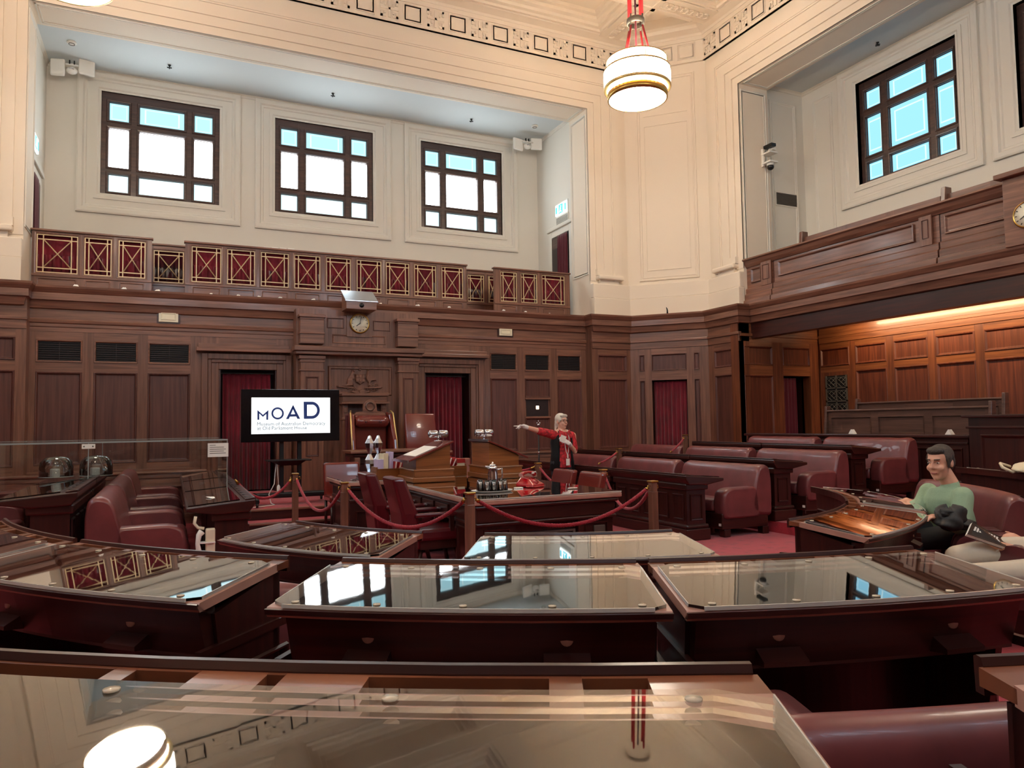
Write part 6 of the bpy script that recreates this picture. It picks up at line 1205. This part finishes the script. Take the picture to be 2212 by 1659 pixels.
# black rod in its stand
c = atY(1163, 908, 10.35); t = thing('ceremonial_staff', 'tall black ceremonial staff with silver crown, behind the pointing woman', 'staff', (c.x, 10.35, 0), world=True)
MB().tube([(c.x, 10.35, .02), (c.x, 10.35, 1.38)], .012, 8).build('shaft', 'black', t)
for z in (.55, .95): MB().lathe([(.012, 0), (.018, .005), (.018, .035), (.012, .04)], 12, Matrix.Translation((c.x, 10.35, z))).build('silver_band', 'silver', t)
MB().lathe([(.001, 1.36), (.02, 1.36), (.014, 1.385), (.026, 1.40), (.028, 1.415), (.001, 1.43)], 14, Matrix.Translation((c.x, 10.35, 0))).build('collar', 'silver', t); MB().ell((c.x, 10.35, 1.46), (.01, .01, .025), 8, 6).build('finial', 'silver', t)
for s_ in (-1, 1): MB().ell((c.x+s_*.024, 10.35, 1.435), (.012, .01, .016), 8, 6).build('crown_lobe', 'silver', t)
MB().lathe([(.001, 0), (.14, 0), (.14, .02), (.02, .04), (.001, .04)], 20, Matrix.Translation((c.x, 10.35, 0))).build('stand', 'desk_wood_h', t)
# ================================================================ LEFT SIDE: glass case, domes, handset, cards
t = thing('glass_case', 'tall clear glass enclosure across the left rows', 'glass case', (-1.2, 9.4, 0), world=True)
xs = [-3.3, -2.05, -.77, .56]; yf, yr, zt_ = 8.655, 10.345, 1.30
for y in (yf, yr):
    for i in range(3): MB().box(xs[i]+.004, xs[i+1]-.004, y-.005, y+.005, .3, zt_).build('pane', 'clear_glass', t)
for i in range(3): MB().box(xs[i]+.004, xs[i+1]-.004, yf-.005, yr+.005, zt_, zt_+.01).build('top_pane', 'clear_glass', t)
MB().box(.555, .565, yf+.006, yr-.006, .3, zt_).build('end_pane', 'clear_glass', t)
e = MB()
for y in (yf, yr): e.box(xs[0], xs[3]+.006, y-.006, y+.006, zt_-.004, zt_+.012)
for x in xs[1:]:
    for y in (yf, yr): e.box(x-.004, x+.004, y-.0065, y+.0065, .3, zt_)
e.build('glass_edges', 'glass_line', t)
for x in xs[1:3]: MB().box(x-.06, x+.06, yf-.014, yf+.014, zt_-.06, zt_-.012).build('clip', 'white_plastic', t, .004)
for x in xs[1:3]:
    for d in (-.04, .04): MB().lathe([(.001, 0), (.008, 0), (.008, .004), (.001, .004)], 10, Matrix.Translation((x+d, yf-.014, zt_-.036)) @ Matrix.Rotation(PI/2, 4, 'X')).build('clip_screw', 'pewter', t)
c = atY(471, 972, yf-.008); t = thing('notice_card', 'small white notice card fixed to the glass enclosure', 'notice', c, world=True); MB().box(c.x-.105, c.x+.105, yf-.012, yf-.006, c.z-.075, c.z+.075).build('card', 'paper', t)
for i in range(5): MB().box(c.x-.085, c.x-.085+(.06 if i == 0 else .165-.02*(i % 2)), yf-.0135, yf-.012, c.z+.05-.022*i, c.z+.056-.022*i).build('text_line', 'pewter', t)
for x, k in ((122, 'clear acrylic dome inside the glass enclosure, left one'), (208, 'clear acrylic dome inside the glass enclosure, right one')):
    c = atY(x, 1004, 9.3); t = thing('display_dome', k, 'dome', (c.x, 9.3, .93), 0, 'clear display domes'); prof = [(.165, 0), (.165, .1), (.155, .16), (.12, .205), (.06, .222), (.001, .226), (.001, .222), (.06, .217), (.115, .2), (.149, .157), (.159, .1), (.159, 0)]
    MB().lathe(prof[:6], 28).build('dome', 'dome_glass', t); MB().lathe([(.155, 0), (.17, 0), (.17, .008), (.155, .008)], 28).build('rim', 'glass_line', t)
    MB().box(-.06, .02, -.05, .02, .0, .09, Matrix.Rotation(.5, 4, 'Z')).build('exhibit', 'white_plastic', t, .01)
t = thing('telephone_handset', 'cream handset hanging at the near end of the left front desk', 'handset', (.28, 7.02, .32), world=True)
MB().box(.28, .36, 7.0, 7.06, .315, .55).build('cradle', 'cream_plastic', t, .012); MB().tube([(.25, 6.99, .53), (.225, 6.98, .50), (.215, 6.97, .43), (.225, 6.98, .36), (.25, 6.99, .335)], [.03, .024, .018, .024, .03], 10).build('handset', 'white_plastic', t); MB().box(.21, .36, 6.98, 7.065, .425, .435).build('strap', 'paper', t)
MB().tube([(.2, 7.03, .66), (.19, 7.03, .6), (.22, 7.03, .56), (.27, 7.03, .55)], .014, 8).build('bracket', 'cream_plastic', t)
Mc = Matrix.Translation((.42, 7.62, .762)) @ Matrix.Rotation(math.radians(5), 4, 'Y') @ Matrix.Rotation(.25, 4, 'Z'); tag(MB().box(-.1, .1, -.08, .08, 0, .003, Mc).build('desk_card', 'paper', None), 'white information card on the nearest left desk', 'card')
# ================================================================ PEOPLE
plain('eye_white', (196, 184, 172), .4)
def cap(mb, p0, r0, p1, r1, n=12):      # tapered limb with round ends
    p0, p1 = Vector(p0), Vector(p1); d = (p1-p0); L_ = d.length; d.normalize(); pts = []; R = []
    for k in (-1, -.85, -.5, 0): pts.append(p0+d*(r0*k)); R.append(max(.0006, r0*math.sqrt(max(0, 1-k*k))))
    for k in (0, .5, .85, 1): pts.append(p1+d*(r1*k)); R.append(max(.0006, r1*math.sqrt(max(0, 1-k*k))))
    mb.tube(pts, R, n); return mb
def chain(mb, pts, n=12):
    for (a, ra), (b, rb) in zip(pts[:-1], pts[1:]): cap(mb, a, ra, b, rb, n)
def fuse(mb, name, mat, parent, vox=.01, smooth=4):
    o = mb.build(name, mat, parent); o.data.polygons.foreach_set('use_smooth', [True]*len(o.data.polygons))
    r = o.modifiers.new('remesh', 'REMESH'); r.mode = 'VOXEL'; r.voxel_size = vox; r.use_smooth_shade = True
    s_ = o.modifiers.new('smooth', 'SMOOTH'); s_.iterations = smooth; s_.factor = .5
    return o
def headM(c, yaw, pitch=0, roll=0, s=1): return Matrix.Translation(c) @ Matrix.Rotation(yaw, 4, 'Z') @ Matrix.Rotation(pitch, 4, 'X') @ Matrix.Rotation(roll, 4, 'Y') @ Matrix.Scale(s, 4)      # local: x = to its right hand side, +y = face direction
def head_shape(mb, Mh, old=True):
    mb.ell((0, -.012, .035), (.074, .093, .088), 20, 14, Mh); mb.ell((0, .022, -.035), (.06, .068, .085), 18, 12, Mh); mb.ell((0, .058, -.098), (.028, .026, .024), 12, 8, Mh); mb.ell((0, .03, -.075), (.05, .05, .045), 14, 10, Mh)
    mb.ell((0, .074, .034), (.05, .02, .013), 12, 8, Mh)
    for s_ in (-1, 1):
        mb.ell((s_*.036, .062, -.03), (.026, .026, .024), 12, 8, Mh); mb.ell((s_*.076, -.012, -.005), (.012, .022, .034), 10, 8, Mh)
    cap(mb, Mh @ Vector((0, .088, .022)), .009, Mh @ Vector((0, .108, -.022)), .013, 8)
    for s_ in (-1, 1): mb.ell((s_*.013, .097, -.026), (.009, .01, .008), 8, 6, Mh)
    mb.ell((0, .084, -.062), (.024, .012, .008), 10, 6, Mh)
def face_parts(Mh, body, brow='hair_white'):
    for s_ in (-1, 1):
        e = MB().ell((s_*.031, .0775, .010), (.0115, .0075, .0048), 12, 8, Mh).build('eye', 'eye_white', body)
        MB().ell((s_*.030, .0825, .010), (.0048, .0034, .0046), 10, 6, Mh).build('iris', 'eye_dark', body)
        cap(MB(), Mh @ Vector((s_*.016, .093, .034)), .004, Mh @ Vector((s_*.048, .082, .036)), .003, 6).build('eyebrow', brow, body)
    m = MB(); cap(m, Mh @ Vector((-.021, .087, -.062)), .0042, Mh @ Vector((.021, .087, -.062)), .0042, 6); cap(m, Mh @ Vector((-.012, .0925, -.0625)), .0045, Mh @ Vector((.012, .0925, -.0625)), .0045, 6); m.build('mouth', 'lip', body)
def hand(mb, M0, curl, spread=.0, thumb=.6, s=1, point=False):      # local: fingers along +y, palm faces -z, thumb towards +x
    def P(*p): return M0 @ Vector([q*s for q in p])
    mb.ell((0, .045*s, 0), (.042*s, .05*s, .016*s), 14, 10, M0); cap(mb, P(-.028, .01, 0), .016*s, P(-.03, .085, 0), .013*s, 8); cap(mb, P(.028, .01, 0), .016*s, P(.03, .085, 0), .013*s, 8)
    for i, (x, L_) in enumerate(((.031, .072), (.011, .08), (-.01, .074), (-.03, .058))):
        c_ = 0.05 if (point and i == 0) else (curl if not point else 1.35); a = 0; p = Vector((x, .088, 0)); q = [(P(*p), .0095*s)]
        for k, f in enumerate((.45, .32, .23)):
            a += c_*(.8 if k == 0 else 1); d = Vector((math.sin(spread*(1.5-i))*math.cos(a), math.cos(a), -math.sin(a))); p = p+d*(L_*f); q.append((P(*p), (.0088-.0009*k)*s))
        chain(mb, q, 8)
    t0 = Vector((.036, .03, -.004)); t1 = t0+Vector((math.sin(thumb)*.04, math.cos(thumb)*.04, -.012)); t2 = t1+Vector((math.sin(thumb*.6)*.032, math.cos(thumb*.6)*.032, -.01)); chain(mb, [(P(*t0), .0125*s), (P(*t1), .0105*s), (P(*t2), .009*s)], 8)
def hand_frame(wrist, tip, up):      # +y from wrist to tip, +z roughly up (back of the hand)
    y = (Vector(tip)-Vector(wrist)).normalized(); z = Vector(up)-y*Vector(up).dot(y); z.normalize(); x = y.cross(z)
    return Matrix(((x.x, y.x, z.x, wrist[0]), (x.y, y.y, z.y, wrist[1]), (x.z, y.z, z.z, wrist[2]), (0, 0, 0, 1)))
def torso(mb, rings, n=20):      # rings: (centre, half width vector, half depth vector)
    mb.loft([[tuple(Vector(c)+Vector(w)*math.cos(2*PI*i/n)+Vector(d)*math.sin(2*PI*i/n)) for i in range(n)] for c, w, d in rings])
# ---- woman pointing
WY = 9.72
def W(x, y, dy=0): return atY(x, y, WY+dy)
hc = W(1213, 911); wx = hc.x
t = thing('person', 'person with white hair in black vest and red shirt pointing to the left', 'person', (wx, WY, 0), world=True)
hy = PI+.30; Mh = headM(hc+Vector((0, 0, .0)), hy, .05, 0, .96)
shl, shr = W(1192, 939), W(1237, 941)      # image-left and image-right shoulders
body = MB(); head_shape(body, Mh); cap(body, hc+Vector((0, .02, -.05)), .05, W(1212, 936, .02), .056)
X_, Y_ = Vector((1, 0, 0)), Vector((0, 1, 0)); cx_ = (shl.x+shr.x)/2
def R_(z, w, d, dx=0): return (Vector((cx_+dx, WY+.02, z)), X_*w, Y_*d)
torso(body, [R_(.80, .15, .11), R_(1.0, .13, .10), R_(1.18, .15, .11), R_(1.3, .16, .09), R_(1.34, .07, .06)])
elb1, wr1, tip1 = W(1160, 930, -.02), W(1131, 921, -.05), W(1100, 917, -.08)
chain(body, [(shl, .055), (elb1, .042), (wr1, .028)]); elb2, wr2 = W(1241, 975, -.02), W(1229, 958, -.2)
chain(body, [(shr, .055), (elb2, .042), (wr2, .028)])
for s_ in (-1, 1): chain(body, [((cx_+s_*.085, WY+.02, .82), .085), ((cx_+s_*.09, WY+.0, .45), .06), ((cx_+s_*.09, WY+.04, .08), .042)]); cap(body, (cx_+s_*.09, WY+.04, .05), .04, (cx_+s_*.1, WY-.12, .03), .03)
bo = fuse(body, 'body', 'skin', t, .009); face_parts(Mh, bo)
sh = MB(); torso(sh, [R_(.76, .175, .125), R_(1.0, .152, .118), R_(1.16, .17, .128), R_(1.27, .18, .108), R_(1.325, .085, .072)]); chain(sh, [(shl+Vector((.03, 0, 0)), .07), (shl.lerp(elb1, .85), .058)]); chain(sh, [(shr-Vector((.03, 0, 0)), .07), (shr.lerp(elb2, .85), .06)])
so = fuse(sh, 'red_shirt', 'shirt_red', t, .012)
vs = MB(); rg = []
for z, w, d in ((.72, .205, .15), (1.0, .17, .135), (1.14, .182, .142), (1.24, .165, .128), (1.315, .115, .10)):
    rg.append([(cx_+w*math.sin(a), WY+.02+d*math.cos(a), z) for a in [(-PI+.62-(z-1)*.0+(2*PI-1.24)*i/22) for i in range(23)]])
vs.loft(rg, smooth=True, caps=False, closed=False); vo = vs.build('black_vest', 'vest_black', t); m_ = vo.modifiers.new('solid', 'SOLIDIFY'); m_.thickness = .012
for s_ in (-1, 1):
    MB().loft([[(cx_+s_*x, WY-.085+dy, z) for x, dy, z in ((.035, -.01, 1.30), (.09, .03, 1.33), (.11, -.02, 1.22), (.06, -.03, 1.20))], [(cx_+s_*x, WY-.10+dy, z) for x, dy, z in ((.035, -.01, 1.30), (.09, .03, 1.335), (.11, -.02, 1.22), (.06, -.03, 1.20))]], smooth=False).build('collar', 'shirt_red', so)
g = MB(); hand(g, hand_frame(wr1, tip1, (0, .25, 1)), .3, point=True, thumb=.5, s=.95); cap(g, wr1, .034, wr1.lerp(elb1, .25), .034); fuse(g, 'white_glove', 'glove', t, .0045, 2)
hd2 = W(1217, 950, -.24); g = MB(); hand(g, hand_frame(wr2, hd2, (.3, -.9, .4)), .75, thumb=.2, s=.95); cap(g, wr2, .034, wr2.lerp(elb2, .2), .034); fuse(g, 'white_glove', 'glove', t, .0045, 2)
for s_ in (-1, 1):
    m = MB(); chain(m, [((cx_+s_*.09, WY+.02, .84), .105), ((cx_+s_*.092, WY+.0, .45), .075), ((cx_+s_*.09, WY+.04, .09), .06)]); m.build('trouser_leg', 'trouser_dark', t); MB().ell((cx_+s_*.1, WY-.05, .04), (.05, .13, .04), 14, 8).build('shoe', 'black', t)
h = MB(); h.ell((0, -.022, .052), (.084, .098, .088), 22, 14, Mh); h.ell((0, -.06, .0), (.075, .06, .085), 18, 12, Mh); h.ell((.02, .055, .092), (.055, .035, .03), 14, 8, Mh); h.ell((-.03, .05, .088), (.05, .035, .03), 14, 8, Mh)
for s_ in (-1, 1): h.ell((s_*.07, .015, .035), (.016, .035, .05), 10, 8, Mh)
cap(h, Mh @ Vector((.03, -.09, -.03)), .028, Mh @ Vector((.05, -.1, -.13)), .014); fuse(h, 'white_hair', 'hair_white', t, .007, 2)
gl = MB()
for s_ in (-1, 1):
    P = [Mh @ Vector((s_*.032+.026*math.cos(a*PI/8), .1, .006+.02*math.sin(a*PI/8))) for a in range(17)]; gl.tube(P, .0028, 5); gl.tube([Mh @ Vector((s_*.058, .1, .01)), Mh @ Vector((s_*.078, .04, .012)), Mh @ Vector((s_*.08, -.02, .01))], .0028, 5)
gl.tube([Mh @ Vector((-.008, .102, .008)), Mh @ Vector((.008, .102, .008))], .0028, 5); gl.build('spectacles', 'black', t)
ly = WY-.122
ln = MB(); ln.tube([(cx_-.055, WY-.06, 1.33), (cx_-.04, ly-.0, 1.2), (cx_-.01, ly-.01, 1.0), (cx_+.01, ly-.012, .95)], .006, 5); ln.tube([(cx_+.055, WY-.06, 1.33), (cx_+.05, ly, 1.2), (cx_+.025, ly-.01, 1.0), (cx_+.01, ly-.012, .95)], .006, 5); ln.build('lanyard', 'white_plastic', t)
MB().box(cx_-.022, cx_+.038, ly-.024, ly-.02, .80, .90).build('identity_card', 'paper', t); MB().box(cx_-.002, cx_+.02, ly-.022, ly-.016, .91, .96).build('card_clip', 'white_plastic', t); MB().lathe([(.001, 0), (.028, 0), (.028, .005), (.001, .006)], 16, Matrix.Translation((cx_-.095, WY-.118, 1.2)) @ Matrix.Rotation(PI/2, 4, 'X')).build('badge', 'paper', t)
q = W(1216, 948, -.29); tag(MB().box(-.045, .045, -.002, .002, -.05, .05, Matrix.Translation(q) @ Matrix.Rotation(.35, 4, 'Y')).build('cue_card', 'paper', None), 'small printed card held in the pointing woman\'s other hand', 'card')
# ---- man in green, seated
def J(x, y, d): return CV+ray(x, y)*d
hm = J(2030, 999, 5.62); t = thing('person', 'seated person in a pale green jumper looking left', 'person', (hm.x+.06, hm.y, 0), world=True)
hd = Vector((-.99, -.10, 0)); yaw = math.atan2(-hd.x, hd.y); Mh = headM(hm, yaw, -.12, 0, 1.08)
nb = J(2053, 1046, 5.62); pv = J(2062, 1140, 5.66); s1 = J(2006, 1062, 5.85); s2 = J(2080, 1072, 5.48)
body = MB(); head_shape(body, Mh); cap(body, Mh @ Vector((0, -.03, -.07)), .058, nb, .062)
ax = (s2-s1).normalized(); fw = Vector((-ax.y, ax.x, 0)).normalized(); fw = fw if fw.dot(hd) > 0 else -fw
axh = Vector((ax.x, ax.y, 0)).normalized(); mid = (s1+s2)/2
def RT(c, w, d): return (c, axh*w, fw*d)
trings = lambda e: [RT(pv+Vector((0, 0, -.10)), .17+e, .13+e), RT(pv.lerp(mid, .3), .175+e, .135+e), RT(pv.lerp(mid, .65), .18+e, .125+e), RT(mid+Vector((0, 0, -.04)), .185+e, .105+e), RT(mid+Vector((0, 0, .04)), .12+e, .08+e), RT(nb+Vector((0, 0, -.02)), .06+e, .06+e)]
torso(body, trings(-.012))
e1, w1 = J(1985, 1098, 5.82), J(1958, 1082, 5.95); e2, w2 = J(2078, 1140, 5.38), J(2015, 1118, 5.35)
chain(body, [(s1, .055), (e1, .042), (w1, .03)]); chain(body, [(s2, .055), (e2, .042), (w2, .03)])
kn = [pv+fw*.42+axh*.1+Vector((0, 0, -.10)), pv+fw*.42-axh*.1+Vector((0, 0, -.10))]
for k in kn:
    ft = Vector((k.x+fw.x*.06, k.y+fw.y*.06, .09)); chain(body, [(Vector((k.x-fw.x*.4, k.y-fw.y*.4, .52)), .085), (Vector((k.x, k.y, .50)), .06), (ft, .045)])
hand(body, hand_frame(w1, w1+Vector((-.1, .08, -.02)), (0, 0, 1)), .25); hand(body, hand_frame(w2, w2+Vector((-.1, -.02, .01)), (0, 0, 1)), .35)
bo = fuse(body, 'body', 'skin_tan', t, .009); face_parts(Mh, bo, 'hair_brown')
sh = MB(); torso(sh, trings(.008)); chain(sh, [(s1, .072), (e1, .058), (e1.lerp(w1, .35), .048)]); chain(sh, [(s2, .075), (e2, .062), (e2.lerp(w2, .75), .046)]); cap(sh, nb+Vector((0, 0, -.035)), .072, nb+Vector((0, 0, -.01)), .068)
so = fuse(sh, 'green_jumper', 'jumper_green', t, .011)
h = MB(); h.ell((0, -.026, .05), (.08, .094, .08), 22, 14, Mh); h.ell((0, -.07, .0), (.07, .045, .075), 18, 12, Mh); h.ell((0, .04, .09), (.06, .05, .032), 14, 8, Mh)
for s_ in (-1, 1): h.ell((s_*.068, .0, .03), (.018, .035, .04), 10, 8, Mh); h.ell((s_*.07, .015, -.0), (.01, .016, .04), 8, 6, Mh)
fuse(h, 'brown_hair', 'hair_brown', t, .007, 2)
for k in kn:
    m = MB(); chain(m, [(Vector((k.x-fw.x*.4, k.y-fw.y*.4, .53)), .1), (Vector((k.x, k.y, .51)), .078), (Vector((k.x+fw.x*.06, k.y+fw.y*.06, .12)), .06)]); m.build('trouser_leg', 'trouser_dark', t); MB().ell((k.x+fw.x*.12, k.y+fw.y*.12, .045), (.09, .09, .045), 14, 8).build('shoe', 'black', t)
# jacket on his lap
def lump(name, mat, c, r, seed, label, cat, parent=None, n=26, m=16, amp=.22):
    rnd = random.Random(seed); ph = [(rnd.uniform(1, 5), rnd.uniform(1, 5), rnd.random()*6, rnd.uniform(.3, 1)) for _ in range(7)]; mb = MB(); mb.ell((0, 0, 0), (1, 1, 1), n, m); V = []
    for v in mb.v:
        a = math.atan2(v[1], v[0]); b = v[2]; k = 1+amp*sum(w_*math.sin(f*a+p+g_*b*2) for f, g_, p, w_ in ph)/3; V.append((c[0]+r[0]*v[0]*k, c[1]+r[1]*v[1]*k, c[2]+r[2]*v[2]*(k if v[2] > 0 else 1)))
    mb.v = V; o = mb.build(name, mat, parent)
    if label: tag(o, label, cat)
    return o
jc = J(2052, 1122, 5.28); jk = thing('folded_jacket', 'crumpled dark jacket on the lap of the man in green', 'jacket', jc, world=True); lump('jacket_body', 'jacket', jc, (.11, .10, .085), 4, None, None, jk, 30, 20, .3); lump('jacket_sleeve', 'jacket', jc+Vector((.12, -.03, -.04)), (.10, .06, .04), 9, None, None, jk, 24, 14, .3); lump('jacket_collar', 'jacket', jc+Vector((-.05, .0, .05)), (.06, .05, .035), 5, None, None, jk, 22, 12, .3)
# ---- third person: crossed legs, hands and book at the right edge
t = thing('person', 'person in cream trousers at the right edge holding a black book', 'person', (5.25, 2.95, 0), world=True)
def K(x, y, d=4.75): return J(x, y, d)
hip1, hip2 = K(2262, 1190, 4.85), K(2270, 1235, 4.65)
k1, a1_ = K(2068, 1203, 4.75), K(2040, 1330, 4.75); k2, a2_ = K(2105, 1240, 4.55), K(2060, 1380, 4.6)
tr_ = MB(); chain(tr_, [(hip1, .098), (K(2160, 1190, 4.8), .092), (k1, .075), (a1_, .055)]); chain(tr_, [(hip2, .1), (K(2180, 1240, 4.6), .085), (k2, .068), (a2_, .055)])
body = MB(); el = K(2290, 1215, 4.75); wq = K(2152, 1178, 4.72); sh_ = K(2340, 1080, 4.8); chain(body, [(sh_, .055), (el, .045), (wq, .031)]); el3, wq3 = K(2300, 1190, 4.95), K(2212, 1172, 4.9); chain(body, [(K(2390, 1085, 5.0), .055), (el3, .045), (wq3, .031)])
torso(body, [(K(2330, 1240, 4.8), Vector((.1, -.12, 0)), Vector((.1, .08, 0))), (K(2350, 1150, 4.9), Vector((.1, -.13, 0)), Vector((.1, .08, 0))), (K(2365, 1070, 4.9), Vector((.1, -.13, 0)), Vector((.09, .07, 0)))]); hh_ = K(2365, 985, 4.85); Mh = headM(hh_, 2.0, .2); head_shape(body, Mh); cap(body, hh_, .055, K(2365, 1060, 4.9), .06)
hand(body, hand_frame(wq, K(2098, 1146, 4.72), (.35, -.75, .55)), .3, spread=.14, thumb=-.3, s=1.0); hand(body, hand_frame(wq3, K(2172, 1150, 4.86), (-.2, -.6, .8)), .7, s=1.0)
bo = fuse(body, 'body', 'skin_tan', t, .007, 3); face_parts(Mh, bo, 'hair_brown'); fuse(tr_, 'cream_trousers', 'trouser_cream', t, .012)
s_ = MB(); chain(s_, [(sh_, .075), (sh_.lerp(el, .6), .065)]); torso(s_, [(K(2322, 1262, 4.78), Vector((.13, -.15, 0)), Vector((.13, .1, 0))), (K(2345, 1150, 4.9), Vector((.12, -.15, 0)), Vector((.12, .1, 0))), (K(2365, 1075, 4.9), Vector((.11, -.14, 0)), Vector((.1, .08, 0)))]); cap(s_, K(2235, 1262, 4.65), .07, K(2320, 1262, 4.7), .11); fuse(s_, 'red_shirt', 'shirt_red', t, .012)
h = MB(); h.ell((0, -.02, .05), (.085, .1, .085), 20, 12, Mh); fuse(h, 'hair', 'hair_brown', t, .008, 2)
MB().tube([wq+Vector((.035*math.cos(a*PI/8)*.3, .035*math.sin(a*PI/8)*.6, .035*math.cos(a*PI/8))) for a in range(17)], .006, 6).build('bracelet', 'paper', t)
for a_ in (a1_, a2_): MB().ell((a_.x-.05, a_.y+.03, .05), (.12, .06, .05), 14, 8).build('shoe', 'black', t)
b0, b1, b2, b3 = K(2101, 1128, 4.80), K(2176, 1167, 4.80), K(2172, 1181, 4.66), K(2090, 1153, 4.66)
t = thing('book', 'black paperback held open on the cream trousers', 'book', (b0+b2)/2, world=True); nn = (b1-b0).cross(b3-b0).normalized(); nn = nn if nn.z > 0 else -nn
MB().loft([[b0, b1, b2, b3], [p-nn*.003 for p in (b0, b1, b2, b3)]], smooth=False).build('cover', 'black', t); MB().loft([[p-nn*.004 for p in (b0, b1, b2, b3)], [p-nn*.022 for p in (b0, b1, b2, b3)]], smooth=False).build('pages', 'paper', t); MB().loft([[p-nn*.023 for p in (b0, b1, b2, b3)], [p-nn*.026 for p in (b0, b1, b2, b3)]], smooth=False).build('back_cover', 'black', t)
def bp(u, v): return b0.lerp(b1, u).lerp(b3.lerp(b2, u), v)+nn*.001
rnd = random.Random(2); m = MB()
for i in range(9):
    u0 = .1+.075*i; v0 = .2+.05*rnd.random(); m.loft([[bp(u0, v0), bp(u0+.05, v0), bp(u0+.05, v0+.35), bp(u0, v0+.35)], [bp(u0, v0)+nn*.001, bp(u0+.05, v0)+nn*.001, bp(u0+.05, v0+.35)+nn*.001, bp(u0, v0+.35)+nn*.001]], smooth=False)
m.build('cover_lettering', 'paper', t)
# canvas tote bag on the desk behind
tc = Vector(pol(4.22, -30, 0)); tc.z = .93; t = thing('canvas_bag', 'crumpled cream canvas tote bag lying on the desk behind the man', 'bag', tc, world=True)
lump('bag_body', 'canvas', tc+Vector((.05, -.05, .045)), (.26, .2, .06), 21, None, None, t, 34, 18, .22); lump('bag_fold', 'canvas', tc+Vector((.1, -.1, .085)), (.16, .11, .04), 22, None, None, t, 26, 14, .3)
MB().tube([tc+Vector(p) for p in ((-.1, .12, .06), (-.2, .14, .09), (-.24, .1, .06), (-.2, .04, .02), (-.12, .02, .05))], .014, 8).build('handle', 'canvas', t)
